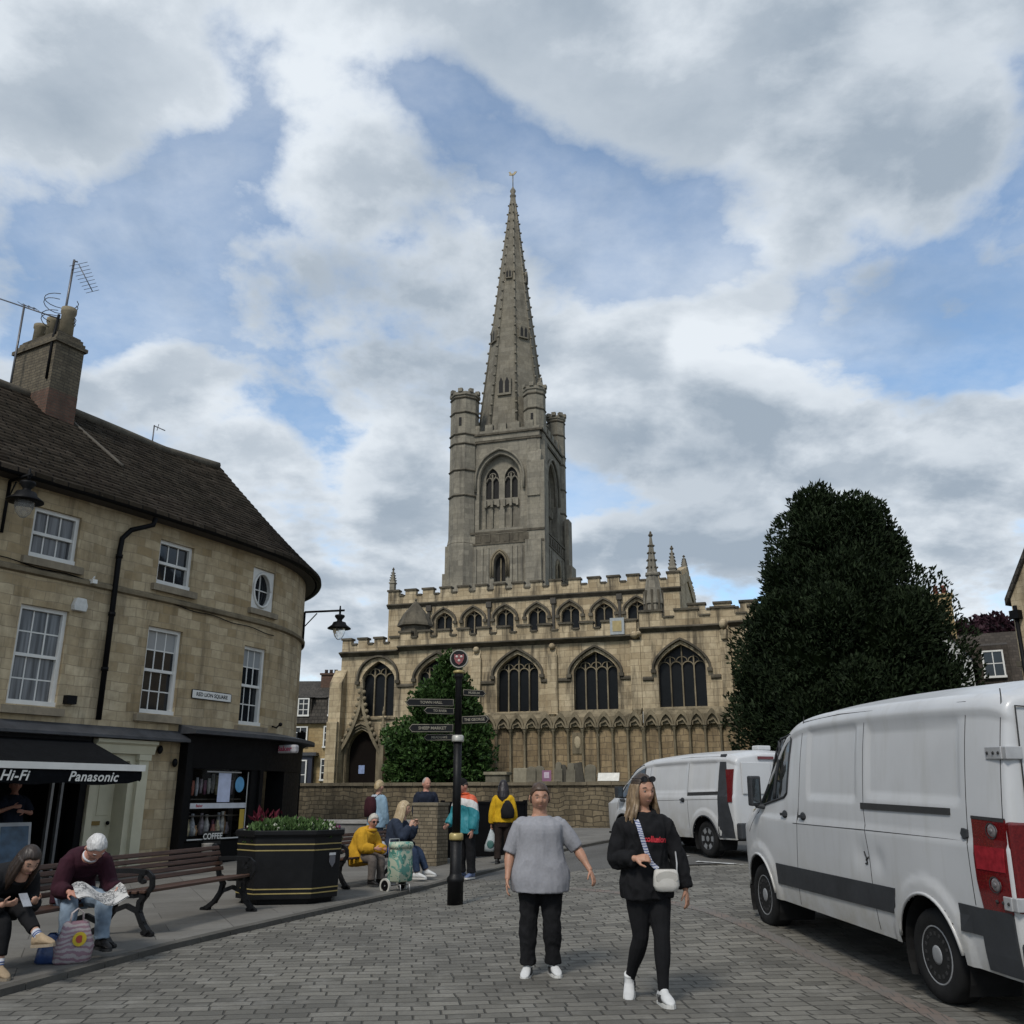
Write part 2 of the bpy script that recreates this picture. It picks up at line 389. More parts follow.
# ================================================================== ground
def kerb_x(y): return interp([(-8,-7.8),(4,-5.2),(8.37,-4.2),(10.4,-3.72),(12.17,-3.11),(13.84,-2.51),(15.35,-1.95),(18.06,-1.13),(20.03,-.24),(22.5,1.1),(24,2.4),(27,6.),(30,12.)], y)
def surf_mat(name, kind):
    t = NT(name); ob = t.obj()
    if kind == 'setts':
        v = t.mapping(ob, (1,1,1), (0,0,0), (0,0,radians(-6)))
        nn = t.n('ShaderNodeTexNoise'); nn.inputs['Scale'].default_value = 1.1; nn.inputs['Detail'].default_value = 5; t.link(ob, nn.inputs['Vector'])
        ws = t.n('ShaderNodeVectorMath', operation='SCALE'); t.link(nn.outputs['Color'], ws.inputs[0]); ws.inputs['Scale'].default_value = .11
        va = t.n('ShaderNodeVectorMath', operation='ADD'); t.link(v, va.inputs[0]); t.link(ws.outputs[0], va.inputs[1])
        br = t.n('ShaderNodeTexBrick', offset=.5, squash=1.35, squash_frequency=3, offset_frequency=2); t.link(va.outputs[0], br.inputs['Vector'])
        for k, q in (('Scale',1),('Brick Width',.235),('Row Height',.15),('Mortar Size',.011),('Mortar Smooth',.8),('Bias',0)): br.inputs[k].default_value = q
        br.inputs['Color1'].default_value = (0,0,0,1); br.inputs['Color2'].default_value = (1,1,1,1)
        col = t.mix(br.outputs['Color'], (.090,.084,.070), (.190,.178,.150))
        big = t.noise(.35, ob, 6, .6); mid = t.noise(2.2, ob, 6, .65); fine = t.noise(26, ob, 5, .7)
        col = t.mix(t.ramp(big, (.42, .68, 0, .65)), col, (.075,.071,.063))
        col = t.mix(t.ramp(mid, (.5, .72, 0, .55)), col, (.25,.24,.215))
        col = t.mix(t.ramp(fine, (.4, .8, 0, .5)), col, (.07,.067,.06))
        col = t.mix(t.math('MULTIPLY', br.outputs['Fac'], .55), col, (.03,.027,.022))
        chalk = t.noise(1.4, t.mapping(ob, (1,1.6,1), (4,8,0)), 8, .75)
        col = t.mix(t.ramp(chalk, (.62, .70, 0, .5)), col, (.36,.35,.32))
        gum = t.n('ShaderNodeTexVoronoi'); gum.inputs['Scale'].default_value = 2.3; t.link(ob, gum.inputs['Vector'])
        col = t.mix(t.ramp(gum.outputs['Distance'], (.03, .05, .55, 0)), col, (.045,.043,.04))
        t.base(col); t.set(Roughness=t.ramp(mid, (.3,.7,.62,.9)), Specular_IOR_Level=.3)
        h = t.math('SUBTRACT', t.math('MULTIPLY', fine, .35), t.math('MULTIPLY', br.outputs['Fac'], 1.0))
        t.bump(t.math('ADD', h, t.math('MULTIPLY', br.outputs['Color'], .25)), .8, .02)
    elif kind == 'slabs':
        v = t.mapping(ob, (1,1,1), (0,0,0), (0,0,radians(-24)))
        br = t.n('ShaderNodeTexBrick', offset=.5, squash=.8, squash_frequency=2); t.link(v, br.inputs['Vector'])
        for k, q in (('Scale',1),('Brick Width',.9),('Row Height',.6),('Mortar Size',.006),('Mortar Smooth',.5),('Bias',0)): br.inputs[k].default_value = q
        br.inputs['Color1'].default_value = (0,0,0,1); br.inputs['Color2'].default_value = (1,1,1,1)
        col = t.mix(br.outputs['Color'], (.125,.118,.105), (.165,.157,.14))
        f = t.noise(1.2, ob, 6, .65); g = t.noise(18, ob, 5, .7)
        col = t.mix(t.ramp(f, (.4,.75,0,.6)), col, (.08,.075,.066))
        col = t.mix(t.ramp(g, (.45,.8,0,.4)), col, (.07,.065,.06))
        col = t.mix(t.math('MULTIPLY', br.outputs['Fac'], .8), col, (.05,.046,.04))
        t.base(col); t.set(Roughness=.85, Specular_IOR_Level=.3); t.bump(t.math('SUBTRACT', t.math('MULTIPLY', g, .3), br.outputs['Fac']), .4, .01)
    else:
        f = t.noise(.6, ob, 6, .65); g = t.noise(60, ob, 4, .7); q = t.noise(3, ob, 6, .7)
        col = t.mix(t.ramp(f, (.35,.7)), (.068,.066,.062), (.115,.112,.104))
        col = t.mix(t.ramp(q, (.5,.75,0,.5)), col, (.05,.048,.046)); col = t.mix(t.ramp(g, (.5,.7,0,.6)), col, (.16,.155,.145))
        t.base(col); t.set(Roughness=.88, Specular_IOR_Level=.3); t.bump(g, .5, .01)
    return t.m
M_ASPH = surf_mat('asphalt', 'asphalt'); M_SETT = surf_mat('stone_setts', 'setts'); M_SLAB = surf_mat('paving_slabs', 'slabs')
def axis(lo, hi, segs):
    out = [lo]
    for stop, step in segs:
        while out[-1] < stop-1e-6: out.append(min(stop, out[-1]+step))
    return out
xs = axis(-400, 400, [(-60,60),(-15,5),(15,.75),(60,5),(400,60)]); ys = axis(-60, 900, [(-5,10),(40,.75),(100,6),(900,80)])
mb = MB(smooth=True); mb.grid([[(x, y, G(x, y)-.004) for x in xs] for y in ys])
structure(mb.build('ground', M_ASPH))
mb = MB(smooth=True); ys2 = axis(-4, 17.6, [(17.6,.4)])
mb.grid([[(lerp(kerb_x(y)-.2, 9, i/30.), y+(.5*sin(i*.35) if y > 17.5 else 0), G(lerp(kerb_x(y)-.2, 9, i/30.), y)+.002) for i in range(31)] for y in ys2])
structure(mb.build('square_paving', M_SETT))
# footway: a low step up along the kerb line
mb = MB(smooth=True); ys3 = axis(-4, 30, [(30,.5)])
FT = [0,.004,.012,.03,.07,.12,.2,.35,.6,1]
mb.grid([[(lerp(kerb_x(y), -45, t), y, G(lerp(kerb_x(y), -45, t), y)+.055) for t in FT] for y in ys3])
structure(mb.build('pavement', M_SLAB))
mb = MB()
for y0, y1 in zip(ys3, ys3[1:]):
    for a in [0]:
        p = [(kerb_x(y), y, G(kerb_x(y), y)) for y in (y0, y1)]
        q = [Vector(v) for v in p]; d = (q[1]-q[0]).normalized(); nrm = Vector((d.y, -d.x, 0))
        e = d*.006
        b4 = [q[0]+e-Vector((0,0,.05)), q[1]-e-Vector((0,0,.05)), q[1]-e-nrm*-.0-Vector((0,0,.05))+nrm*.13, q[0]+e+nrm*.13-Vector((0,0,.05))]
        t4 = [v+Vector((0,0,.105)) for v in b4]
        mb.hexa(b4, [v+Vector((0,0,.003)) for v in t4])
structure(mb.build('kerb', plain_stone('kerb_shadow_stone', (.085,.08,.07), .25, .3)))  # dark tone stands in for the riser's shadow and the joint gap
# brick drainage strip in the square and the white road dashes
def drape(mb, pts, wdt, dz, n=12):
    P = [Vector(p) for p in pts]; L = []
    for i in range(len(P)-1):
        for k in range(n): L.append(P[i].lerp(P[i+1], k/n))
    L.append(P[-1]); rows = []
    for i, p in enumerate(L):
        d = (L[min(i+1, len(L)-1)]-L[max(i-1, 0)]).normalized(); nr = Vector((d.y, -d.x))
        rows.append([(q.x, q.y, G(q.x, q.y)+dz) for q in (p-nr*wdt/2, p, p+nr*wdt/2)])
    mb.grid(rows, smooth=True)
mb = MB(); drape(mb, [(2.98,6.2),(3.1,7.4),(3.05,9.0),(2.85,10.6),(2.45,12.4),(1.7,14.2),(.9,15.4)], .17, .006)
t = NT('worn_brick'); ob = t.obj(); vv = t.mapping(ob, (1,1,1), (0,0,0), (0,0,radians(10)))
br = t.n('ShaderNodeTexBrick'); t.link(vv, br.inputs['Vector'])
for k, q in (('Scale',1),('Brick Width',.1),('Row Height',.2),('Mortar Size',.006)): br.inputs[k].default_value = q
br.inputs['Color1'].default_value = (.13,.098,.08,1); br.inputs['Color2'].default_value = (.17,.125,.10,1); br.inputs['Mortar'].default_value = (.05,.045,.04,1)
t.base(t.mix(t.ramp(t.noise(1.5, ob, 6), (.35,.62,0,.95)), br.outputs['Color'], (.12,.115,.104))); t.set(Roughness=.85)
structure(mb.build('drain_strip', t.m))
t = NT('road_paint'); ob = t.obj(); t.base(t.mix(t.ramp(t.noise(9, ob, 5, .7), (.4,.62)), (.62,.62,.6), (.2,.2,.19))); t.set(Roughness=.7)
M_ROADP = t.m
mb = MB(); drape(mb, [(3.33,17.7),(4.05,17.2)], .12, .008, 4); drape(mb, [(3.0,19.0),(3.35,18.6)], .1, .008, 4); drape(mb, [(5.2,16.4),(6.2,15.7)], .12, .008, 4)
structure(mb.build('road_markings', M_ROADP))
# ================================================================== church (local frame: x along the south front, y into the building, z up)
C1 = radians(17)
CH = empty('church', (1.3136, 44, 0), -C1, 'large medieval limestone church with battlements, pointed windows and a tall spire', 'church')
M_ASH = stone('cream_ashlar', (.30,.23,.137), (.50,.405,.26), (.20,.155,.10), .6, .29, .010, stain=(.045,.038,.028), stain_amt=.85, pale=(.54,.455,.315), pale_amt=.65, stain_lo=.49, stain_hi=.66, bump=.35)
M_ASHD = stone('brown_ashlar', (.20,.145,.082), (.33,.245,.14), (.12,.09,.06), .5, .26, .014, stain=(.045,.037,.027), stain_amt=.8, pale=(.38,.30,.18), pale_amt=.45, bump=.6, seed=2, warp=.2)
M_TOW = stone('grey_ashlar', (.165,.15,.118), (.255,.23,.18), (.14,.125,.10), .7, .36, .008, stain=(.055,.05,.042), stain_amt=.75, pale=(.32,.285,.21), pale_amt=.5, bump=.3, seed=4)
M_SPI = stone('spire_stone', (.145,.13,.10), (.21,.19,.148), (.12,.108,.085), .7, .34, .008, stain=(.06,.052,.04), stain_amt=.6, pale=(.25,.215,.15), pale_amt=.4, bump=.3, seed=6)
M_TRIM = plain_stone('weathered_trim', (.20,.165,.108), .35, .9, 1)
M_TRIMD = plain_stone('dark_trim', (.095,.082,.06), .4, .8, 3)
M_TRIMG = plain_stone('grey_trim', (.20,.18,.14), .25, .7, 5)
M_LEAD = glass('leaded_glass', (.008,.009,.010), .35, .14)
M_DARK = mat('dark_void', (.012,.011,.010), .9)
M_ROOFL = mat('lead_roof', (.14,.145,.15), .6, .1, .2, 2)

def arch_pts(cx, w, z0, zs, za, n=10, drop=1.0):
    """pointed arch outline: bottom z0, springing zs, apex za; drop>1 flattens the shoulders (four-centred)"""
    h = w/2; L = []; rise = za-zs
    for i in range(n+1):
        t = i/n                       # 0 at springing, 1 at the apex
        a = t*pi/2
        x = h*(1-t**2.2*1.0) if drop <= 1 else h*(cos(a)**.8)
        # circular-ish two centred arc
        r = (h*h+rise*rise)/(2*h) if rise > h else None
        z = rise*sin(min(1, t)*pi/2)**.92
        if drop > 1: z = rise*(.86*sin(a)+.14*t)
        L.append((x, zs+z))
    if rise < h*.999:
        L = []
        for i in range(n+1):
            x = cos(pi/2*i/n); L.append((h*x, zs+rise*(.55*sqrt(max(0, 1-x*x))+.45*(1-x))))
        L[-1] = (0, za)
    elif drop <= 1:
        r = (h*h+rise*rise)/(2*h); L = []
        amax = math.asin(min(1, rise/r)) if rise <= r else pi/2
        for i in range(n+1):
            a = amax*i/n; L.append((h-r+r*cos(a), zs+r*sin(a)))
        L[-1] = (0, za)
    right = [(cx+x, z) for x, z in L]; left = [(cx-x, z) for x, z in L[:-1]][::-1]
    return [(cx-h, z0), (cx+h, z0)]+right+left
def flat_map(y0): return lambda p, d: (p[0], y0+d, p[1])

def crenel(mb, x0, x1, y, zb, h=.75, mer=.62, gap=.42, th=.32, mi=0, mic=1, alongy=None):
    """battlement: solid band, merlons, projecting copings (mic)"""
    def bx(a0, a1, o0, o1, z0, z1, m):
        if alongy is None: mb.box(a0, a1, y+o0, y+o1, z0, z1, m)
        else: mb.box(alongy-o1, alongy-o0, a0, a1, z0, z1, m)
    zm = zb+h*.58
    bx(x0, x1, 0, th, zb, zm, mi)
    n = max(1, int(round((x1-x0+gap)/(mer+gap)))); p = (x1-x0+gap)/n; m = p-gap
    for i in range(n):
        a = x0+i*p
        bx(a, a+m, .002, th-.002, zm, zb+h, mi)
        bx(a-.05, a+m+.05, -.07, th+.07, zb+h, zb+h+.10, mic)
        if i < n-1: bx(a+m+.052, a+p-.052, -.06, th+.06, zm, zm+.08, mic)
def cornice(mb, x0, x1, y, z, mi=1, d=.30, h=.18):
    mb.prism([(y+.01, z-h), (y-d*.35, z-h*.55), (y-d, z), (y-d, z+h*.25), (y+.01, z+h*.7)], x0, x1, 'x', mi)
def pinnacle(mb, x, y, z0, z1, r, mi=0, mic=1, n=4, base=.45):
    h = z1-z0
    mb.lathe([(r, z0), (r, z0+h*base)], n, (x, y, 0), mi, False, pi/4)
    mb.lathe([(r*1.3, z0+h*base), (r*1.3, z0+h*(base+.03)), (r*.95, z0+h*(base+.07)), (r*.18, z1-h*.06)], n, (x, y, 0), mi, False, pi/4)
    mb.sphere((x, y, z1-h*.05), (r*.45, r*.45, h*.035), 6, 4, mic); mb.sphere((x, y, z1-.02), (r*.22, r*.22, h*.035), 6, 4, mic)
    for k in range(n):
        a = k*2*pi/n+pi/4
        for q in range(4):
            t = .12+.2*q; rr = lerp(r*.95, r*.18, t); zz = lerp(z0+h*(base+.07), z1-h*.06, t)
            mb.sphere((x+cos(a)*(rr+.03), y+sin(a)*(rr+.03), zz), (r*.2, r*.2, r*.2), 5, 3, mic)

def tracery(name, cx, w, z0, zs, za, lights, y, parent, matl, bar=.06, drop=1):
    mb = MB()
    lw = w/lights
    for i in range(1, lights):
        x = cx-w/2+i*lw
        xx = abs(x-cx)/(w/2); top = zs+(za-zs)*(.98-.86*xx)
        mb.box(x-bar/2, x+bar/2, y-.06, y+.06, z0, top-.02)
    zl = zs-(za-zs)*.05
    for i in range(lights):                           # pointed light heads
        x = cx-w/2+(i+.5)*lw; h = lw/2; pts = []
        for k in range(9):
            a = pi*k/8; pts.append((x+h*cos(a), y, zl+h*1.15*sin(a)**.8))
        mb.sweep(pts, [(-.022,-.05), (.022,-.05), (.022,.05), (-.022,.05)], (0,1,0))
    for i in range(lights-1):                         # daggers above
        x = cx-w/2+(i+1)*lw; zt = zl+lw*.62; h = lw*.5
        lim = zs+(za-zs)*(1-.95*abs(x-cx)/(w/2))
        if zt+h*.7 < lim:
            pts = [(x+h*.9*cos(pi*k/8), y, zt+h*.75*sin(pi*k/8)**.8) for k in range(9)]
            mb.sweep(pts, [(-.018,-.045), (.018,-.045), (.018,.045), (-.018,.045)], (0,1,0))
    mb.build(name, matl, parent)
def window(cx, w, z0, zs, za, y, lights, parent, trim, name='window', depth=.38, drop=1, glassm=None, bar=.06, hood=True, wall=None):
    """glass pane (part) with tracery and hood mould (sub-parts)"""
    pane = MB(); out = arch_pts(cx, w+.02, z0, zs, za+.01, 10, drop)
    pane.plate(out, [], flat_map(y+depth))
    g = pane.build(name, glassm or M_LEAD, parent)
    tracery('tracery', cx, w, z0, zs, za, lights, y+depth-.07, g, trim, bar, drop)
    if hood:
        hm = MB(); o2 = arch_pts(cx, w+.42, zs-.1, zs, za+.24, 10, drop)
        path = [(p[0], y, p[1]) for p in o2[1:]]+[(o2[0][0], y, o2[0][1])]
        hm.sweep(path, [(-.075,-.003), (.055,-.003), (.05,.15), (-.04,.16)], (0,-1,0))
        ss = MB()
        for sx in (-1, 1): hm.box(cx+sx*(w/2+.2)-.11, cx+sx*(w/2+.2)+.11, y-.17, y-.002, zs-.26, zs-.1)
        hm.build('hood_mould', M_TRIMD, g)
        s2 = MB(); s2.prism([(y+depth-.02, z0+.03), (y-.1, z0-.09), (y-.1, z0-.17), (y+.05, z0-.2), (y+depth-.02, z0-.05)], cx-w/2-.1, cx+w/2+.1, 'x')
        s2.build('sill', M_TRIM, g)
    return g

ZB = 1.5
# ---------------------------------------------------------------- south aisle front
AW = [(-8.38, 1.78, 5.28, 7.10, 7.98, 3), (-5.22, 2.0, 5.30, 7.14, 8.04, 4), (-1.1, 2.06, 5.32, 7.12, 8.04, 4), (2.69, 2.08, 5.26, 7.06, 8.0, 4)]
mb = MB()
holes = [arch_pts(c, w, a, b, z, 10, 1) for c, w, a, b, z, n in AW]+[arch_pts(-9.12, 1.62, ZB+.02, 3.55, 4.62, 10, 1)]
mb.plate([(-10.45, ZB), (4.72, ZB), (4.72, 8.72), (-10.45, 8.4)], holes, flat_map(0), 0, .42)
mb.box(-10.45, -10.0, .01, 8, ZB, 8.4)                   # west return
mb.build('aisle_wall', M_ASH, CH)
for c, w_, a, b, z, n in AW: window(c, w_, a, b, z, 0, n, CH, M_TRIM)
mb = MB()
cornice(mb, -10.5, -7.31, 0, 8.42, 0); cornice(mb, -7.3, 4.75, -.02, 8.60, 0)
mb.build('cornice', M_TRIMD, CH)
mb = MB(); crenel(mb, -10.45, -7.3, -.02, 8.5, .62, .55, .4); crenel(mb, -7.28, 4.7, -.06, 8.68, .66, .6, .42)
mb.build('parapet', [M_ASH, M_TRIMD], CH)
mb = MB(); mb.add([(-10.4,.2,8.6),(9,.2,8.6),(9,5.2,9.75),(-10.4,5.2,9.75)], [(0,1,2,3)]); mb.build('aisle_roof', M_ROOFL, CH)
# string course at springing level and plain wall strips
for a, b in [(-7.3,-6.42),(-4.05,-2.25),(.07,1.5),(3.9,4.7)]:
    mb = MB(); mb.prism([(.0, 6.62), (-.09, 6.66), (-.1, 6.75), (0, 6.82)], a, b, 'x'); mb.build('string_course', M_TRIMD, CH)
# pilaster buttresses between the windows
for x, d in [(-3.15,.2),(.66,.2)]:
    mb = MB(); mb.box(x-.24, x+.24, -.18, -.003, 5.1, 7.9); mb.prism([(-.003, 7.9), (-.18, 7.9), (-.003, 8.35)], x-.2, x+.2, 'x')
    mb.sphere((x, -.16, 8.3), (.16,.18,.16), 7, 5); mb.lathe([(.05,4.95),(.2,5.1),(.24,5.14)], 6, (x,-.1,0), None, False); mb.build('buttress', M_ASH, CH)
x = 4.66; mb = MB(); mb.box(x-.26, x+.22, -.3, -.003, 5.3, 8.4); mb.sphere((x,-.3,8.62), (.22,.3,.18), 7, 5); mb.sphere((x+.2,-.35,8.66), (.12,.3,.14), 7, 5)
mb.lathe([(.03,4.85),(.16,5.0),(.26,5.25),(.26,5.32)], 8, (x-.02,-.14,0), None, False)
mb.build('buttress', M_ASH, CH)
mb = MB(); mb.box(-10.75, -10.1, -.55, -.003, ZB, 6.9); mb.prism([(-.003,6.9),(-.55,6.9),(-.003,7.6)], -10.75, -10.1, 'x'); mb.prism([(-.003,5.0),(-.75,5.0),(-.75,ZB),(-.003,ZB)], -10.7, -10.15, 'x')
mb.build('buttress', M_ASH, CH)
# south doorway with ogee gable
d = MB(); d.plate(arch_pts(-9.12, 1.66, ZB, 3.55, 4.64, 10, 1), [], flat_map(.40)); door = d.build('door', mat('dark_oak', (.008,.006,.005), .9, spec=.08), CH)
nt = MB(); nt.box(-9.4, -9.08, .36, .392, 2.55, 2.95); nt.build('notice', mat('notice_paper', (.20,.26,.42), .7), door)
dm = MB()
for k, (g, y0) in enumerate([(.0,-.02), (.2,-.10), (.4,-.18)]):
    o2 = arch_pts(-9.12, 1.66+g, ZB, 3.55, 4.64+g*.62, 10, 1)
    path = [(p[0], y0, p[1]) for p in o2[1:]]+[(o2[0][0], y0, o2[0][1])]
    dm.sweep(path, [(-.02,-.2), (.11,-.2), (.08,.02), (.0,.04)], (0,-1,0))
og = [(-10.25,3.5)]+[( -9.12-1.13*(1-t)**1.5, lerp(3.55, 6.35, t**1.15)) for t in [i/10 for i in range(1, 11)]]
for sx in (1, -1):
    path = [(-9.12+(p[0]+9.12)*sx, -.2, p[1]) for p in og]
    dm.sweep(path if sx == 1 else path[::-1], [(-.08,-.1), (.08,-.1), (.08,.08), (-.08,.08)], (0,-1,0))
    for p in og[1::1]: dm.sphere((-9.12+(p[0]+9.12)*sx-.12*sx*1, -.24, p[1]+.1), .11, 6, 4)
pinnacle(dm, -9.12, -.2, 6.2, 7.2, .1)
for sx in (-1, 1): pinnacle(dm, -9.12+sx*1.25, -.3, ZB, 5.6, .16, 0, 0, 4, .6)
dm.build('door_surround', [M_TRIM, M_TRIMD], CH)

# ---------------------------------------------------------------- east bay of the aisle (slightly proud) and the chapel behind
W5 = (6.72, 2.12, 5.30, 7.10, 8.10, 4); YE = -.32
mb = MB(); mb.plate([(4.9, ZB), (12.5, ZB), (12.5, 8.95), (4.9, 8.8)], [arch_pts(*W5[:5], 10, 1)], flat_map(YE), 0, .42)
mb.box(4.9, 4.93, YE+.003, .2, ZB, 8.8)
mb.build('chapel_wall', M_ASH, CH); window(*W5[:5], YE, 4, CH, M_TRIM)
mb = MB(); cornice(mb, 4.88, 8.6, YE, 8.86, 0, .2); cornice(mb, 8.9, 12.5, YE, 8.95, 0, .2); mb.build('cornice', M_TRIMD, CH)
mb = MB(); crenel(mb, 4.9, 12.5, YE-.02, 8.93, .72, .95, .6); crenel(mb, 6.9, 12.6, 2.2, 9.75, .62, .8, .42)
mb.box(6.9, 12.5, 2.25, 5, 8.6, 9.75); mb.build('parapet', [M_ASH, M_TRIMD], CH)
mb = MB(); mb.box(8.5, 8.95, YE-.32, YE-.003, 5.2, 8.5); mb.sphere((8.72, YE-.4, 8.85), (.2,.3,.24), 7, 5); mb.lathe([(.17,8.2),(.22,8.6)], 6, (8.72,YE-.3,0), 0, False)
mb.build('buttress', M_ASH, CH)
for a, b in [(4.95,5.45),(8.0,8.45),(9.0,12)]:
    mb = MB(); mb.prism([(YE, 6.5), (YE-.09, 6.54), (YE-.1, 6.63), (YE, 6.7)], a, b, 'x'); mb.build('string_course', M_TRIMD, CH)
# painted sundial
mb = MB(); mb.box(3.48, 4.15, -.16, -.075, 8.72, 9.5); sdl = mb.build('sundial', mat('sundial_border', (.29,.31,.31), .7), CH)
mb = MB(); mb.box(3.6, 4.03, -.175, -.163, 8.86, 9.36); mb.build('dial_face', mat('sundial_gold', (.33,.26,.12), .7), sdl)

# ---------------------------------------------------------------- blind arcade along the foot of the wall
def arcade(x0, x1, y, pitch):
    n = int(round((x1-x0)/pitch)); p = (x1-x0)/n
    wl = MB(); wl.prism([(y+.02, 5.32), (y-.10, 5.16), (y-.26, 4.98), (y-.26, 4.55), (y+.02, 4.55)], x0, x1, 'x')
    back = MB(); back.box(x0, x1, y-.10, y-.004, ZB, 4.55)
    cols = []; ars = []
    for i in range(n+1):
        x = x0+i*p
        col = MB(); cols.append(col); col.lathe([(.095,ZB),(.095,2.15),(.06,2.2),(.055,4.3),(.075,4.33),(.115,4.44),(.115,4.5)], 8, (x, y-.25, 0))
    for i in range(n):
        c = x0+(i+.5)*p; ar = MB(); ars.append(ar)
        inner = arch_pts(c, p-.16, 4.48, 4.5, 4.98, 8, 1); outer = arch_pts(c, p-.004, 4.48, 4.5, 5.20, 8, 1)
        m = len(inner)
        for yy in (y-.40,):
            ar.add([(q[0], yy, q[1]) for q in inner]+[(q[0], yy, q[1]) for q in outer], [(k, (k+1) % m, m+(k+1) % m, m+k) for k in range(m) if k != 0])
        for lp, in ((outer,), (inner,)):
            ar.add([(q[0], y-.40, q[1]) for q in lp]+[(q[0], y-.20, q[1]) for q in lp], [(k, (k+1) % m, m+(k+1) % m, m+k) for k in range(m) if k != 0])
        # trefoil cusps
        pts = []
        for k in range(13):
            a = pi*k/12; rr = (p-.2)/2*(1-.22*abs(sin(2.5*a+pi/4*0)))
            pts.append((c+rr*cos(a), y-.3, 4.5+rr*1.15*sin(a)))
        ar.sweep(pts, [(-.03,-.06), (.03,-.06), (.03,.06), (-.03,.06)], (0,-1,0))
    return [back], [wl], cols, ars
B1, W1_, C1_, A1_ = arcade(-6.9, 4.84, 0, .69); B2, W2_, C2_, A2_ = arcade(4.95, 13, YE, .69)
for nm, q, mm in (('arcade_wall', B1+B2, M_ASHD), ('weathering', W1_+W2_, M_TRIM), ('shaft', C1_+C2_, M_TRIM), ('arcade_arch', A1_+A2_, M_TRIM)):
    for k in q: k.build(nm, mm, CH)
mb = MB(); mb.box(1.55, 2.05, -.14, -.105, 3.35, 4.3); ta = mb.build('wall_tablet', M_TRIM, CH); m2 = MB(); m2.sphere((1.8,-.14,3.85), (.17,.03,.28), 10, 6); m2.build('inscription_panel', plain_stone('pale_tablet', (.36,.30,.2), .2, .3), ta)

# ---------------------------------------------------------------- clerestory
CW = [-8.65,-6.87,-5.12,-3.3,-1.48,.36,2.18,3.95]; YC = 5.0
mb = MB(); mb.plate([(-10.25, 8.5), (6.2, 8.5), (6.2, 12.0), (-10.25, 11.72)], [arch_pts(c, .98, 9.85, 10.88, 11.30, 8, 1) for c in CW], flat_map(YC), 0, .35)
mb.box(-10.25, -10.0, YC+.003, YC+8, 8.5, 11.72)
# low pitched east gable of the nave
mb.prism([(YC+.003, 8.5), (YC+8, 8.5), (YC+8, 12.0), (YC+4, 13.1), (YC+.003, 12.0)], 5.9, 6.2, 'x')
mb.build('clerestory_wall', M_ASH, CH)
for c in CW: window(c, .98, 9.85, 10.88, 11.30, YC, 2, CH, M_TRIM, bar=.06, depth=.3, drop=1)
mb = MB(); cornice(mb, -10.32, 6.3, YC, 11.85, 0, .2); mb.build('cornice', M_TRIMD, CH)
mb = MB(); crenel(mb, -10.3, 6.25, YC-.05, 11.95, .72, .62, .42); crenel(mb, YC, YC+8, None, 11.95, .72, .62, .42, alongy=-9.98)
for a, b, z0, z1 in [(YC+.3,YC+4,12.1,13.2),(YC+4,YC+7.9,13.2,12.1)]:
    mb.hexa([(5.85,a,z0-.1),(6.28,a,z0-.1),(6.28,b,z1-.1),(5.85,b,z1-.1)], [(5.85,a,z0+.45),(6.28,a,z0+.45),(6.28,b,z1+.45),(5.85,b,z1+.45)], 0)
    for k in range(4):
        t0, t1 = (k+.15)/4, (k+.75)/4; ya, yb = lerp(a,b,t0), lerp(a,b,t1); za, zb = lerp(z0,z1,t0)+.45, lerp(z0,z1,t1)+.45
        mb.hexa([(5.85,ya,za),(6.28,ya,za),(6.28,yb,zb),(5.85,yb,zb)], [(5.85,ya,za+.3),(6.28,ya,za+.3),(6.28,yb,zb+.3),(5.85,yb,zb+.3)], 0)
mb.build('parapet', [M_ASH, M_TRIMD], CH)
mb = MB(); mb.add([(-10.2,YC+.2,12.2),(6,YC+.2,12.2),(6,YC+4,12.9),(-10.2,YC+4,12.9),(-10.2,YC+8,12.2),(6,YC+8,12.2)], [(0,1,2,3),(3,2,5,4)]); mb.build('nave_roof', M_ROOFL, CH)
M_PIPE = mat('old_lead', (.05,.043,.033), .8)
for x in (-7.75,-4.2,-.55,3.05):                        # downpipes between the clerestory windows
    mb = MB(); mb.box(x-.07, x+.07, YC-.14, YC-.01, 9.2, 11.5); mb.box(x-.15, x+.15, YC-.2, YC-.008, 11.4, 11.72); mb.build('downpipe', M_PIPE, CH)
# pinnacles and turrets
for args in [(5.9, YC+.15, 11.9, 14.15, .24), (6.1, YC+4, 13.3, 14.6, .2), (6.05, YC+7.8, 11.9, 13.9, .24), (-10.1, YC+.1, 12.4, 14.1, .2), (-9.9, YC+7.9, 12.4, 14.2, .2)]:
    mb = MB(); pinnacle(mb, *args); mb.build('pinnacle', [M_TOW, M_TRIMD], CH)
mb = MB(); mb.lathe([(.44,8.8),(.44,10.3),(.5,10.35),(.5,10.5),(.36,11.3),(.25,12.0)], 8, (5.35,1.4,0), 0, False, pi/8)
for k in range(8):
    a = k*pi/4; mb.box(5.35+cos(a)*.44-.05, 5.35+cos(a)*.44+.05, 1.4+sin(a)*.44-.05, 1.4+sin(a)*.44+.05, 8.9, 11.0, 1)
pinnacle(mb, 5.35, 1.4, 11.2, 13.95, .27, 0, 1, 8, .2); mb.build('stair_turret', [M_TOW, M_TRIMD], CH)
mb = MB(); mb.lathe([(.72,8.7),(.72,9.75),(.92,9.8),(.9,9.92),(.62,10.45),(.2,10.95),(.05,11.15)], 8, (-6.85,.9,0), 0, False, pi/8)
mb.sphere((-6.85,.9,11.2), .09, 6, 4, 1); mb.build('stair_turret', [M_TRIMD, M_TRIMD], CH)

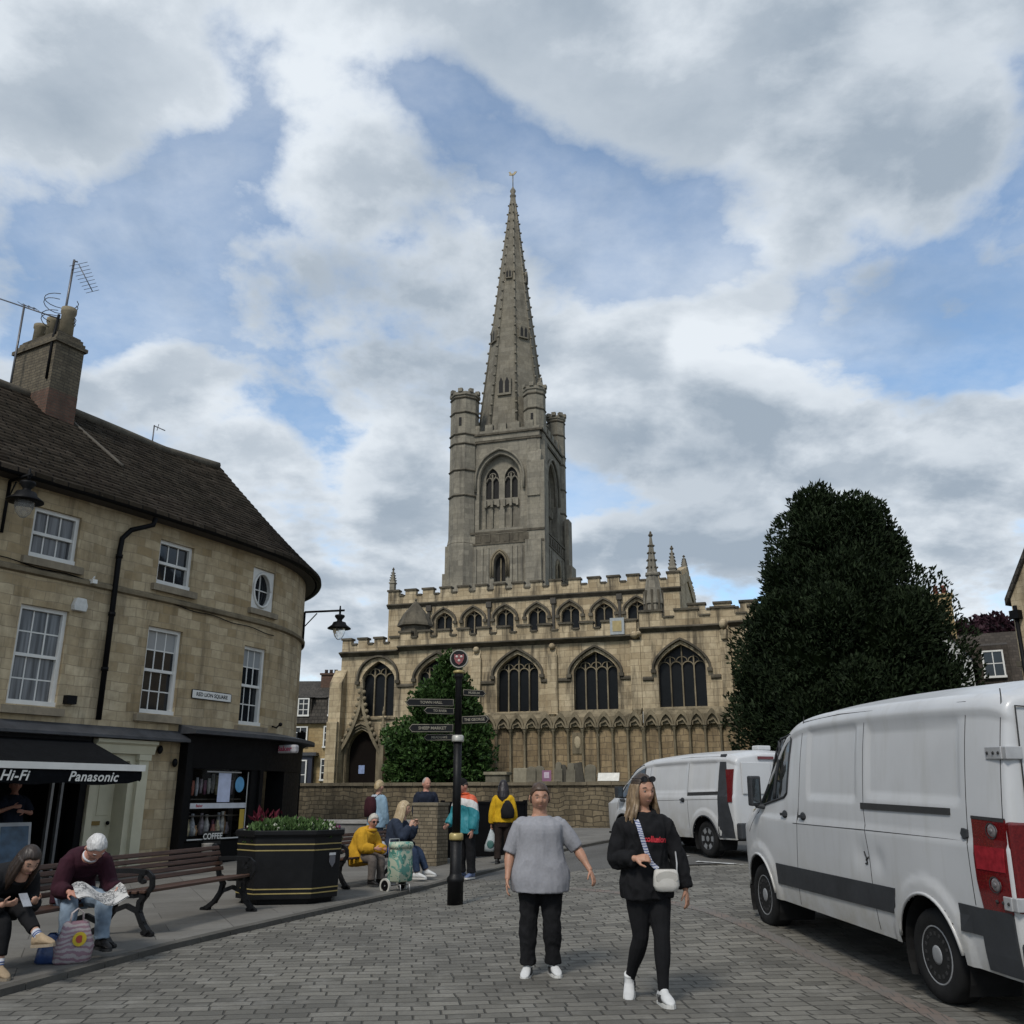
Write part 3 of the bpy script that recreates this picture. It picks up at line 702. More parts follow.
# ---------------------------------------------------------------- tower
TX0, TX1, TY0, TY1 = -9.0, -3.4, 13.0, 19.2
tw = MB()
def tface(mb, z0, z1, x0, x1, y, holes, dep): mb.plate([(x0, z0), (x1, z0), (x1, z1), (x0, z1)], holes, flat_map(y), 0, dep)
BEL = [(-6.2, 2.9, 18.35, 21.85, 23.6)]
tface(tw, 17.9, 24.5, TX0, TX1, TY0, [arch_pts(*BEL[0], 14, 1)], .45)
tface(tw, 8, 17.9, TX0-.0, TX1+.0, TY0-.25, [arch_pts(-6.1, .8, 14.7, 15.9, 16.55, 8, 1)], .4)
def emap(x): return lambda p, d: (x-d, p[0], p[1])
yc = (TY0+TY1)/2
tw.plate([(TY0, 17.9), (TY1, 17.9), (TY1, 24.5), (TY0, 24.5)], [arch_pts(yc, 2.9, 18.35, 21.85, 23.6, 14, 1)], emap(TX1), 0, .45)
tw.plate([(TY0-.25, 8), (TY1+.25, 8), (TY1+.25, 17.9), (TY0-.25, 17.9)], [arch_pts(yc+.3, .9, 14.7, 15.9, 16.7, 8, 1)], emap(TX1+.25), 0, .4)
tw.box(TX0-.02, TX0, TY0+.05, TY1, 8, 24.5); tw.box(TX0, TX1-.05, TY1-.02, TY1, 8, 24.5)
tw.box(TX0, TX1-.01, TY0-.249, TY0+.01, 17.88, 17.9); tw.box(TX1-.01, TX1+.249, TY0-.24, TY1+.24, 17.88, 17.9)
# shallow panelling ribs on the lower stage
for x in [-8.7,-8.3,-7.75,-7.3,-6.9,-5.3,-4.95,-4.6,-4.25]: tw.box(x-.07, x+.07, TY0-.34, TY0-.252, 12.5, 17.0)
for y in [13.6,14.1,14.7,17.6,18.2,18.8]: tw.box(TX1+.252, TX1+.33, y-.07, y+.07, 12.5, 17.0)
TOW = tw.build('tower', M_TOW, CH)
# battlemented frieze, string courses, parapet
fr = MB()
for k in range(6): fr.box(-7.75+k*.65, -7.4+k*.65, TY0-.32, TY0-.255, 17.35, 17.85)
fr.box(-7.8, -4.1, TY0-.27, TY0-.253, 17.3, 17.9); fr.build('frieze', M_TRIMD, TOW)
fr = MB()
for k in range(8): fr.box(TX1+.255, TX1+.32, 13.7+k*.62, 14.05+k*.62, 17.35, 17.85)
fr.box(TX1+.253, TX1+.27, 13.6, 18.5, 17.3, 17.9); fr.build('frieze', M_TRIMD, TOW)
for z, e in [(17.2,.3),(17.95,.34),(24.45,.1),(24.95,.22)]:
    o = .0 if z > 18 else .25
    fr = MB(); fr.box(TX0-e, TX1+e, TY0-e, TY0-.003-o*1.03, z, z+.14); fr.build('string_course', M_TRIMD, TOW)
    fr = MB(); fr.box(TX1+.003+o*1.03, TX1+e, TY0-e+.002, TY1+e, z+.002, z+.138); fr.build('string_course', M_TRIMD, TOW)
pp = MB()
pp.box(TX0, TX1, TY0-.12, TY0+.25, 24.6, 25.3); pp.box(TX1-.25, TX1+.12, TY0+.26, TY1, 24.6, 25.3)
for k in range(5): pp.box(-8.2+k*.95, -7.65+k*.95, TY0-.10, TY0+.22, 25.3, 25.75); pp.box(TX1-.22, TX1+.10, 13.9+k*1.0, 14.5+k*1.0, 25.3, 25.75)
pp.box(TX0, TX0+.3, TY0+.3, TY1, 24.6, 25.6); pp.box(TX0, TX1-.3, TY1-.3, TY1-.03, 24.6, 25.6)
pp.build('parapet', M_TOW, TOW)
mb = MB(); mb.add([(TX0,TY0,24.7),(TX1,TY0,24.7),(TX1,TY1,24.7),(TX0,TY1,24.7)], [(0,1,2,3)]); mb.build('tower_roof', M_ROOFL, TOW)
# belfry windows: recessed arch with two lights each side
def belfry(mp, c, y=0):
    rec = MB(); o = arch_pts(c, 2.92, 18.35, 21.85, 23.62, 14, 1)
    wins = [arch_pts(c+sx*.66, .92, 20.55, 21.95, 22.75, 8, 1) for sx in (-1, 1)]
    blind = [arch_pts(c+sx*.66, .92, 18.5, 19.95, 20.2, 6, 1) for sx in (-1, 1)]
    rec.plate(o, wins+blind, lambda p, d: mp(p, .44+d), 0, .22)
    for bl in blind: rec.plate(bl, [], lambda p, d: mp(p, .60))
    for sx in (-1, 1):
        for q in (-.5, .5): pass
    r = rec.build('belfry_recess', M_TOW, TOW)
    for wv in wins:
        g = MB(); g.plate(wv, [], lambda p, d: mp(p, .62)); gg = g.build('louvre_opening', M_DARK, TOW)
    tr = MB()
    for sx in (-1, 1):
        cc_ = c+sx*.66
        for z0, z1 in ((20.55, 22.3), (18.5, 20.1)):
            a = mp((cc_-.05, z0), .42); b = mp((cc_+.05, z1), .58); tr.box(min(a[0],b[0]), max(a[0],b[0]), min(a[1],b[1]), max(a[1],b[1]), z0, z1)
        for k in (-1, 1):
            pts = [Vector(mp((cc_+k*.23+.2*cos(pi*j/8), 21.75+.32*sin(pi*j/8)), .5)) for j in range(9)]
            tr.tube(pts, .045, 5)
        pts = [Vector(mp((cc_+.22*cos(2*pi*j/10), 22.2+.2*sin(2*pi*j/10)), .5)) for j in range(11)]
        tr.tube(pts, .04, 5)
        for j, x in enumerate((-.46, 0, .46)):
            p = mp((cc_+x, 20.2), .36); tr.obox(p, (.16, .16, .5))
    for g in (0, .22):
        o2 = arch_pts(c, 2.95+g*2, 18.35+2.6, 21.85, 23.63+g*1.2, 12, 1)
        tr.tube([mp(q, .12-.22*(g > 0)) for q in o2[1:]]+[mp(o2[0], .12-.22*(g > 0))], .085, 6)
    tr.build('belfry_tracery', M_TRIMG, TOW)
belfry(lambda p, d: (p[0], TY0+d, p[1]), -6.2)
belfry(lambda p, d: (TX1-d, p[0], p[1]), yc)
# lower window
for mp, c in ((lambda p, d: (p[0], TY0-.25+d, p[1]), -6.1), (lambda p, d: (TX1+.25-d, p[0], p[1]), yc+.3)):
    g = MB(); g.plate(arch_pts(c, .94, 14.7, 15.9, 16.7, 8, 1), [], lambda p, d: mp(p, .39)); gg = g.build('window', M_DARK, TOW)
    tr = MB(); a = mp((c-.04, 14.7), .25); b = mp((c+.04, 16.3), .36); tr.box(min(a[0],b[0]), max(a[0],b[0]), min(a[1],b[1]), max(a[1],b[1]), 14.7, 16.3)
    for gq in (.1, .4):
        o2 = arch_pts(c, .8+gq, 15.0, 15.9, 16.6+gq*.5, 8, 1); tr.tube([mp(q, -.04) for q in o2[1:]]+[mp(o2[0], -.04)], .07, 6)
    tr.build('tower_tracery', M_TRIM, TOW)
# corner turrets
def turret(cx, cy, r, z0, z1, n=8, base=None):
    mb = MB(); pr = [(r*1.12, z0), (r*1.12, 17.2), (r*1.02, 17.7), (r, 17.8), (r, z1-.25), (r*1.1, z1-.2), (r*1.1, z1)]
    mb.lathe(pr, n, (cx, cy, 0), 0, False, pi/8)
    for z in (17.3, 20.6, 22.4, 24.3, 25.0, 26.6, 27.7):
        if z < z1-.4: mb.lathe([(r*1.03, z), (r*1.1, z+.08), (r*1.03, z+.16)], n, (cx, cy, 0), 1, False, pi/8)
    for k in range(n):
        a = (k+.5)*2*pi/n+pi/8
        mb.obox((cx+cos(a)*r*.95, cy+sin(a)*r*.95, z1+.12), (.28, .3, .26), Matrix.Rotation(a, 3, 'Z'), 0)
    mb.box(cx-.09, cx+.09, cy-r*.93-.03, cy-r*.93+.02, 25.7, 26.3, 2)
    return mb.build('corner_turret', [M_TOW, M_TRIMD, M_DARK], TOW)
turret(-8.85, 13.25, .98, 8, 28.2); turret(-3.95, 13.75, .76, 24.6, 28.3); turret(-3.75, 18.9, .66, 8, 28.2); turret(-8.6, 19, .7, 20, 28.2)
mb = MB()                                               # set-back buttresses on the front corner
mb.box(-4.25, -3.3, 12.72, 13.02, 8, 22.8); mb.prism([(13.0,22.8),(12.72,22.8),(13.0,23.6)], -4.25, -3.3, 'x'); mb.box(-4.3, -3.25, 12.5, 12.73, 8, 17.3)
mb.box(-3.38, -3.05, 12.73, 13.7, 8, 22.75); mb.box(-3.1, -2.8, 18.3, 19.3, 8, 20.2); mb.box(-3.0, -2.6, 18.2, 19.5, 8, 16.8); mb.box(-9.9, -9.0, 12.7, 13.8, 8, 17.3); mb.box(-10.15, -9.5, 12.9, 14.2, 8, 15.5)
mb.box(-4.2, -3.35, 12.62, 12.72, 20.3, 20.42)
mb.build('buttress', M_TOW, TOW)
# ---------------------------------------------------------------- spire
SX, SY, SZ0, SZ1, SR = -6.22, 16.1, 24.6, 46.6, 2.62
sp = MB(); n = 8
rings = [[(SX+lerp(SR, .07, t)*cos(2*pi*k/n+pi/8), SY+lerp(SR, .07, t)*sin(2*pi*k/n+pi/8), lerp(SZ0, SZ1, t)) for k in range(n)] for t in [i/12 for i in range(13)]]
sp.loft(rings); SPI = sp.build('spire', M_SPI, CH)
ck = MB()
for k in range(n):
    a = 2*pi*k/n+pi/8
    ck.tube([(SX+lerp(SR, .07, t)*cos(a), SY+lerp(SR, .07, t)*sin(a), lerp(SZ0, SZ1, t)) for t in (0, .5, 1)], [.1,.08,.05], 5)
    N = 26
    for i in range(N):
        t = .03+.94*i/N; rr = lerp(SR, .07, t)+.09; s_ = lerp(.125, .08, t)
        ck.sphere((SX+rr*cos(a), SY+rr*sin(a), lerp(SZ0, SZ1, t)+.05), (s_, s_, s_*.85), 6, 4)
ck.lathe([(.16,45.9),(.26,46.1),(.14,46.3),(.24,46.55),(.1,46.8),(.04,46.95)], 8, (SX, SY, 0))
ck.build('crockets', M_SPI, SPI)
def lucarne(k, t, w, h):
    lu = MB(); lud = MB()
    a = 2*pi*k/n; ap = lerp(SR, .07, t)*cos(pi/8); z = lerp(SZ0, SZ1, t); ca, sa = cos(a), sin(a)
    tilt = (SR*cos(pi/8))/(SZ1-SZ0)
    def P(x, zz, d): return (SX+ca*(ap+d)-sa*x, SY+sa*(ap+d)+ca*x, z+zz)
    def Q(x, zz, d): return P(x, zz, d)
    front = [(-w/2,0), (w/2,0), (w/2,h*.62), (0,h), (-w/2,h*.62)]
    F_ = [Q(x, zz, .16) for x, zz in front]; B_ = [Q(x, zz, -.3-zz*tilt) for x, zz in front]
    lu.add(F_+B_, [(0,1,2,3,4)]+[(i, (i+1) % 5, 5+(i+1) % 5, 5+i) for i in range(5)])
    for sx in (-1, 1):
        o = [(sx*w*.22-w*.15, h*.08), (sx*w*.22+w*.15, h*.08), (sx*w*.22+w*.15, h*.5), (sx*w*.22, h*.68), (sx*w*.22-w*.15, h*.5)]
        lud.add([Q(x, zz, .168) for x, zz in o], [(0,1,2,3,4)])
    lo = lu.build('lucarne', M_SPI, SPI); lud.build('lucarne_opening', M_DARK, SPI)
for k, t, w_, h_ in [(6,.17,1.0,2.0),(0,.17,1.0,2.0),(7,.385,.75,1.35),(5,.385,.75,1.35),(6,.62,.5,1.0),(0,.62,.5,1.0)]: lucarne(k, t, w_, h_)
wv = MB(); wv.tube([(SX,SY,46.8),(SX,SY,48.1)], .035, 6)
wv.prism([(-.3,48.05),(-.12,48.0),(.1,48.0),(.22,48.12),(.34,48.3),(.22,48.28),(.2,48.36),(.12,48.28),(.02,48.16),(-.12,48.2),(-.2,48.38),(-.36,48.36),(-.28,48.2)], -.02, .02, 'y')
o = wv.build('weathervane', mat('gilded_iron', (.10,.085,.05), .4, .6), SPI)
wm = o.data
for v in wm.vertices:
    if v.co.y < 1: v.co.x += SX; v.co.y += SY
# ================================================================== curved corner building on the left
def corner_curve():
    ds = .05
    def head(s):
        if s < 0: h = 31.5
        elif s < 3: h = 31.5-1.25*s
        else:
            h = 31.5-3.75-1.3*(min(s, 5.6)-3)
            if s > 5.6: h -= degrees((s-5.6)/5.5)
        return radians(h)
    x, y, s = -8.84, 17.2, 0; a = [(0, x, y, head(0))]
    while s < 15:
        h = head(s+ds/2); x += sin(h)*ds; y += cos(h)*ds; s += ds; a.append((s, x, y, head(s)))
    x, y, s = -8.84, 17.2, 0; b = []
    while s > -9:
        h = head(s-ds/2); x -= sin(h)*ds; y -= cos(h)*ds; s -= ds; b.append((s, x, y, head(s)))
    return b[::-1]+a
CV = corner_curve()
def cvp(s, z, off=0):
    i = (s-CV[0][0])/.05; k = max(0, min(len(CV)-2, int(i))); f = i-k
    p, q = CV[k], CV[k+1]; x = lerp(p[1], q[1], f); y = lerp(p[2], q[2], f); h = lerp(p[3], q[3], f)
    return Vector((x+cos(h)*off, y-sin(h)*off, z))
def cvt(s):
    h = interp([(c[0], c[3]) for c in CV[::4]], s); return Vector((sin(h), cos(h), 0)), Vector((cos(h), -sin(h), 0))
CB = empty('corner_building', (0,0,0), 0, 'honey limestone building with curved corner and sash windows above two shops', 'building')
M_LIME = stone('honey_limestone', (.31,.23,.125), (.50,.405,.26), (.28,.225,.145), .42, .19, .007, stain=(.065,.05,.033), stain_amt=.7, pale=(.56,.485,.345), pale_amt=.65, bump=.5, seed=9, stain_lo=.5, stain_hi=.75, warp=.12)
M_WHITE = mat('white_paint', (.62,.61,.57), .5, 0, .08, 3); M_CREAM = mat('cream_paint', (.50,.47,.34), .5, 0, .08, 3)
M_BLACKP = mat('black_paint', (.004,.004,.0045), .55, 0, .3, 4, spec=.12); M_SILL = plain_stone('sill_stone', (.25,.21,.15), .25, .5, 8)
M_LEADD = mat('lead_flashing', (.045,.047,.052), .55, .1, .3, 3)
t = NT('net_curtain'); ob = t.obj(); f = t.noise(1, t.mapping(ob, (14,14,.6)), 3, .5)
t.base(t.mix(t.ramp(f, (.35,.65)), (.03,.032,.035), (.16,.165,.17))); t.set(Roughness=.12, Specular_IOR_Level=.5); M_CURT = t.m
M_PANE = glass('window_glass', (.011,.013,.016), .05, .5)
t = NT('blind_glass'); t.base((.27,.28,.28)); t.set(Roughness=.12); M_BLIND = t.m
# openings: (s0,s1,z0,z1)
WIN = {'A2': (-.5,.48,5.86,6.84), 'B2': (2.42,3.38,5.9,6.88), 'C2': (5.36,6.24,5.88,6.9), 'A1': (-.48,.5,3.13,4.95), 'B1': (2.37,3.3,3.17,4.97), 'C1': (5.27,6.1,3.12,4.96),
       'Z1': (-3.4,-2.4,3.13,4.95), 'Z2': (-3.4,-2.4,5.86,6.84)}
SHOPS = [(-6,1.32,.0,2.35), (1.45,2.62,0,2.35), (3.62,8.6,0,2.75)]
OPEN = list(WIN.values())+SHOPS
EAVE = 7.22
def wall_grid(mb, s0, s1, z0, z1, opens, off=0):
    ss = sorted(set([s0, s1]+[q for o in opens for q in o[:2] if s0 < q < s1]+[s0+.3*i for i in range(1, int((s1-s0)/.3)+1) if s0+.3*i < s1]))
    zs = sorted(set([z0, z1]+[q for o in opens for q in o[2:] if z0 < q < z1]))
    for a, b in zip(ss, ss[1:]):
        if b-a < 1e-4: continue
        for c, d in zip(zs, zs[1:]):
            m, n = (a+b)/2, (c+d)/2
            if any(o[0] < m < o[1] and o[2] < n < o[3] for o in opens): continue
            mb.add([cvp(a,c,off), cvp(b,c,off), cvp(b,d,off), cvp(a,d,off)], [(0,1,2,3)], None, True, [[(a,c),(b,c),(b,d),(a,d)]])
def band(mb, s0, s1, prof, step=.25, mi=None):
    n = max(1, int((s1-s0)/step)); mb.loft([[cvp(lerp(s0,s1,i/n), z, o) for o, z in prof] for i in range(n+1)], True, True, True, mi, False)
mb = MB(); wall_grid(mb, -9, 15, -.1, EAVE+.15, OPEN)
for a, b, c, d in list(WIN.values()):
    n = 3
    for (p, q) in (((a,c),(a,d)), ((b,d),(b,c)), ((a,d),(b,d)), ((b,c),(a,c))):
        A = [cvp(p[0],p[1]), cvp(q[0],q[1]), cvp(q[0],q[1],-.2), cvp(p[0],p[1],-.2)]
        mb.add(A, [(0,1,2,3)], None, False, [[(p[0],p[1]),(q[0],q[1]),(q[0]+.2,q[1]),(p[0]+.2,p[1])]])
back = [cvp(15,0), Vector((-16,26,0)), Vector((-19,14,0)), cvp(-9,0)]
for p, q in zip(back, back[1:]): mb.add([(p.x,p.y,-.1),(q.x,q.y,-.1),(q.x,q.y,EAVE),(p.x,p.y,EAVE)], [(0,1,2,3)])
mb.build('wall', M_LIME, CB, recalc=False)
# string course
mb = MB(); band(mb, -9, 14, [(-.01,5.50),(.075,5.53),(.08,5.60),(-.01,5.66)]); mb.build('string_course', plain_stone('string_stone', (.19,.155,.10), .25, .6, 3), CB)
# sash windows
def sash(s0, s1, z0, z1, cols, rows, pane=None, lower=None, blind=0):
    fr = MB(); w_ = s1-s0; cm = (s0+s1)/2; tg, nr = cvt(cm); O = cvp(cm, 0)
    def P(x, z, d): v = O+tg*x+nr*d; return (v.x, v.y, z)
    def bx(mb, x0, x1, za, zb, d0, d1, mi=None): mb.hexa([P(x0,za,d0),P(x1,za,d0),P(x1,za,d1),P(x0,za,d1)], [P(x0,zb,d0),P(x1,zb,d0),P(x1,zb,d1),P(x0,zb,d1)], mi)
    h = w_/2
    bx(fr, -h-.01, -h+.075, z0, z1, -.19, -.075); bx(fr, h-.075, h+.01, z0, z1, -.19, -.075); bx(fr, -h+.075, h-.075, z1-.075, z1+.01, -.19, -.075); bx(fr, -h-.04, h+.04, z0-.03, z0+.085, -.19, -.03)
    zm = (z0+z1)/2
    bx(fr, -h+.075, h-.075, zm-.03, zm+.03, -.175, -.10)
    iw = 2*(h-.075)
    for r0, r1, d0, rr in ((zm+.03, z1-.075, -.13, rows), (z0+.085, zm-.03, -.165, rows)):
        for c in range(1, cols):
            x = -h+.075+iw*c/cols; bx(fr, x-.013, x+.013, r0, r1, d0-.03, d0)
        for k in range(1, rr):
            z = lerp(r0, r1, k/rr); bx(fr, -h+.075, h-.075, z-.013, z+.013, d0-.028, d0-.002)
    o = fr.build('sash_window', M_WHITE, CB)
    g = MB(); bx(g, -h+.07, h-.07, z0+.08, zm, -.185, -.172); bx(g, -h+.07, h-.07, zm, z1-.07, -.158, -.145)
    g.build('pane', pane or M_PANE, o)
    if blind:
        b = MB(); bx(b, -h+.08, h-.08, z1-.07-blind, z1-.08, -.144, -.138); b.build('blind', M_BLIND, o)
    s = MB(); bx(s, -h-.13, h+.13, z0-.17, z0-.03, -.18, .1); s.build('sill', M_SILL, o)
    return o
sash(*WIN['A2'], 3, 1, M_CURT); sash(*WIN['B2'], 3, 1, None, None, .0); sash(*WIN['A1'], 3, 2, M_CURT); sash(*WIN['B1'], 3, 2, None, None, .42); sash(*WIN['C1'], 3, 2, None, None, .42)
sash(*WIN['Z1'], 3, 2); sash(*WIN['Z2'], 3, 1)
# oval window in a square white frame
a, b, c, d = WIN['C2']; cm = (a+b)/2; tg, nr = cvt(cm); O = cvp(cm, (c+d)/2)
mp = lambda p, q: O+tg*p[0]+Vector((0,0,p[1]))+nr*(-.06+q)
h, k = (b-a)/2, (d-c)/2
ell = [(.33*cos(2*pi*i/28), .42*sin(2*pi*i/28)) for i in range(28)]
mb = MB(); mb.plate([(-h,-k),(h,-k),(h,k),(-h,k)], [ell], mp, None, -.1)
o = mb.build('oval_window', M_WHITE, CB); g = MB(); g.plate(ell, [], lambda p, q: mp(p, -.1)); g.build('pane', M_PANE, o)
s_ = MB(); s_.tube([mp(p, .01) for p in ell]+[mp(ell[0], .01)], .035, 6); s_.build('moulding', M_WHITE, o)
q = MB(); band(q, a-.1, b+.1, [(-.1,c-.14),(.1,c-.14),(.1,c-.01),(-.1,c-.01)]); q.build('sill', M_SILL, o)
q = MB(); q.bar(mp((0,-.42),-.08), mp((0,.42),-.08), .025, .025); q.bar(mp((-.33,0),-.08), mp((.33,0),-.08), .025, .025); q.build('glazing_bar', M_WHITE, o)
# eaves and gutter
mb = MB(); band(mb, -9, 14.5, [(-.02,EAVE-.02),(.26,EAVE+.0),(.26,EAVE+.03),(-.02,EAVE+.1)]); mb.build('eaves', mat('eaves_board', (.035,.03,.026), .7), CB)
mb = MB(); mb.tube([cvp(-9+i*.3, EAVE+.03, .36) for i in range(78)], .065, 8); mb.build('gutter', M_BLACKP, CB)
mb = MB(); mb.tube([cvp(1.95,EAVE-.05,.33), cvp(1.93,EAVE-.2,.3), cvp(1.55,EAVE-.38,.12), cvp(1.38,6.62,.09), cvp(1.36,6.3,.09), cvp(1.37,2.95,.09)], .055, 8)
for z in (6.2,5.0,3.9): mb.tube([cvp(1.365,z,.09), cvp(1.365,z+.07,.09)], .075, 8)
mb.build('downpipe', M_BLACKP, CB)
# roof of stone slates: stepped courses lofted from eaves to ridge
t = NT('stone_slates'); uv = t.uv(); ob = t.obj()
br = t.n('ShaderNodeTexBrick', offset=.5, squash=1.25, squash_frequency=3); t.link(uv, br.inputs['Vector'])
for k_, q in (('Scale',1),('Brick Width',.27),('Row Height',1),('Mortar Size',.016),('Mortar Smooth',.2),('Bias',0)): br.inputs[k_].default_value = q
br.inputs['Color1'].default_value = (0,0,0,1); br.inputs['Color2'].default_value = (1,1,1,1)
col = t.mix(br.outputs['Color'], (.016,.0125,.009), (.046,.037,.028))
col = t.mix(t.ramp(t.noise(.8, ob, 6), (.4,.75,0,.6)), col, (.022,.019,.013))
col = t.mix(t.ramp(t.noise(6, ob, 6, .75), (.6,.72,0,.55)), col, (.15,.14,.115)); col = t.mix(br.outputs['Fac'], col, (.010,.009,.008))
t.base(col); t.set(Roughness=.95, Specular_IOR_Level=.05); t.bump(t.math('SUBTRACT', t.noise(7, ob, 5, .7), br.outputs['Fac']), .8, .03); M_SLATE = t.m
RZ = 10.6; HALF = 3.75; SR_ = 8.2
def ridge_pt(s):
    if s <= 5.6: return cvp(s, RZ, -HALF)
    a_ = cvp(5.6, RZ, -HALF); return a_.lerp(Vector((-8.45, 25.1, RZ)), min(1, (s-5.6)/(SR_-5.6)))
APEX = ridge_pt(SR_)
NC = 26; mb = MB(); slist = [-9+.3*i for i in range(81)]
for c in range(NC):
    t0, t1 = c/NC, (c+1)/NC; rows = []; uvs = []
    for lift, tt in ((-.03, t0-.004), (.05, t0), (.004, t1+.012)):
        row = []; ur = []
        for i, s in enumerate(slist):
            e = cvp(s, EAVE+.06, .42); r = ridge_pt(s); p = e.lerp(r, tt)
            p.z += lift+.008*noise.noise(Vector((s*1.7, c*3.3, 0)))-.07*sin(pi*tt)+.02*noise.noise(Vector((s*.5, tt*3, 5)))
            row.append(p); ur.append((s*(1-.0*tt)+c*.137, c+.5+.001*(lift > .03)))
        rows.append(row); uvs.append(ur)
    mb.grid(rows, None, False, uvs)
# back slope
e = [ridge_pt(s) for s in slist]; mb.grid([e, [Vector((p.x-4.2, p.y+2.2, EAVE)) for p in e]], None, False)
ROOF = mb.build('roof', M_SLATE, CB, merge=False, recalc=False)
mb = MB(); mb.tube([ridge_pt(-9+.3*i)+Vector((0,0,.03)) for i in range(58)], .13, 8); mb.build('ridge_tiles', plain_stone('ridge_stone', (.10,.088,.068), .3, .5, 2), ROOF)
mb = MB(); mb.tube([cvp(2.6,EAVE+.12,.42).lerp(ridge_pt(2.0), .45+.055*i)+Vector((0,0,-.03)) for i in range(11)], .04, 5); mb.build('verge_joint', plain_stone('verge', (.09,.08,.065), .2, .4, 2), ROOF)
# chimney stack on the ridge
M_BRK = stone('old_buff_brick', (.085,.070,.048), (.15,.125,.085), (.06,.052,.04), .22, .075, .010, stain=(.03,.027,.022), stain_amt=.7, pale=(.17,.145,.10), pale_amt=.4, bump=.5, seed=3)
M_BRKR = stone('red_brick', (.09,.045,.032), (.13,.07,.048), (.08,.065,.05), .22, .075, .010, stain=(.03,.027,.022), stain_amt=.6, pale=(.17,.12,.09), pale_amt=.4, bump=.5, seed=3)
cx = ridge_pt(1.55); tg, nr = cvt(1.55); MM = Matrix((tg, nr, Vector((0,0,1)))).transposed()
st = MB()
def cb(mb, w, dpt, z0, z1, ox=0, oy=0, mi=None): mb.obox(Vector((cx.x, cx.y, (z0+z1)/2))+tg*ox+nr*oy, (w, dpt, z1-z0), MM, mi)
cb(st, .74, 1.6, 10.5, 11.85, 0, 0); cb(st, .86, 1.72, 11.85, 11.94); cb(st, .76, 1.6, 11.94, 12.04); cb(st, .68, 1.5, 12.04, 12.14); cb(st, .6, 1.4, 12.14, 12.2)
CHM = st.build('chimney', M_BRK, CB)
q = MB(); cb(q, .747, 1.607, 9.4, 10.65); q.build('chimney_base', M_BRKR, CHM)
M_POT = plain_stone('clay_pot', (.22,.185,.125), .2, .4, 1)
for i, (oy, hh) in enumerate(((-.52,.62),(-.02,.66),(.48,.82))):
    pt = Vector((cx.x, cx.y, 0))+nr*oy+tg*(.0 if i < 2 else .02); q = MB(); q.lathe([(.17,12.15),(.155,12.15+hh*.8),(.18,12.15+hh*.85),(.18,12.15+hh),(.13,12.15+hh),(.12,12.15+hh*.7)], 14, pt)
    q.build('chimney_pot', M_POT, CHM)
# strap down the front corner of the stack
q = MB(); a = Vector((cx.x,cx.y,0))-tg*.39+nr*.66
q.tube([a+Vector((0,0,10.9)), a+Vector((0,0,11.9)), a+tg*.06+Vector((0,0,12.6))], .035, 5); q.build('aerial_cable', M_BLACKP, CHM)

# ---------------------------------------------------------------- lead fascias and shop fronts
mb = MB(); band(mb, -9, 3.55, [(-.01,2.62),(.3,2.62),(.3,2.67),(-.01,2.86)], .3); mb.build('lead_canopy', M_LEADD, CB)
mb = MB(); band(mb, 3.45, 9.4, [(-.01,2.80),(.52,2.80),(.52,2.88),(-.01,3.0)], .25); mb.build('lead_canopy', M_LEADD, CB)
# bakery shop front (black timber), follows the curve
sf = MB()
band(sf, 3.62, 9.2, [(-.3,2.10),(.18,2.10),(.22,2.75),(.3,2.795),(-.3,2.795)], .25)          # fascia
band(sf, 3.62, 5.95, [(-.3,-.05),(.12,-.05),(.12,.58),(.15,.62),(-.3,.62)], .25)             # stall riser
band(sf, 3.62, 3.86, [(-.3,.62),(.14,.62),(.14,2.1),(-.3,2.1)], .1); band(sf, 5.7, 5.95, [(-.3,.62),(.14,.62),(.14,2.1),(-.3,2.1)], .1)
band(sf, 3.55, 3.70, [(.0,-.05),(.24,-.05),(.24,2.8),(.0,2.8)], .1); band(sf, 5.95, 6.08, [(-.3,-.05),(.2,-.05),(.2,2.1),(-.3,2.1)], .1)
band(sf, 7.15, 9.2, [(-.3,-.05),(.16,-.05),(.16,2.1),(-.3,2.1)], .2)
SHOP = sf.build('shop_front', M_BLACKP, CB)
mb = MB(); band(mb, 6.08, 7.15, [(-.75,-.05),(-.7,-.05),(-.7,2.1),(-.75,2.1)], .3); mb.build('shop_door', mat('dark_door', (.012,.011,.011), .4), SHOP)
# display window: dark interior with goods, glass in front
mb = MB(); band(mb, 3.6, 8.7, [(-1.3,-.1),(-1.25,-.1),(-1.25,2.8),(-1.3,2.8)], .4); mb.build('shop_interior', mat('shop_dark', (.02,.018,.016), .9), SHOP)
mb = MB(); band(mb, 3.86, 5.7, [(.05,.62),(.058,.62),(.058,2.1),(.05,2.1)], .3)
t = NT('shop_glass'); t.base((.9,.92,.92)); t.set(Roughness=.02, Transmission_Weight=1.0, IOR=1.1); M_SGL = t.m
mb.build('shop_window', M_SGL, SHOP)
RB = random.Random(3)
def poster(name, s0, s1, z0, z1, off, c, par=SHOP):
    mb = MB(); band(mb, s0, s1, [(off,z0),(off+.004,z0),(off+.004,z1),(off,z1)], .3); return mb.build(name, mat(name, c, .5, 0, .12, 6), par)
poster('window_banner', 3.84, 5.72, 1.27, 1.38, .062, (.52,.53,.55)); poster('poster', 4.72, 5.12, 1.40, 2.02, .062, (.50,.54,.68)); poster('price_strip', 4.35, 5.45, 2.03, 2.055, .062, (.5,.5,.5))
poster('yellow_poster', 5.5, 5.66, .66, 1.24, .062, (.48,.33,.05)); poster('coffee_sign', 4.35, 4.88, .52, .80, .128, (.012,.012,.012))
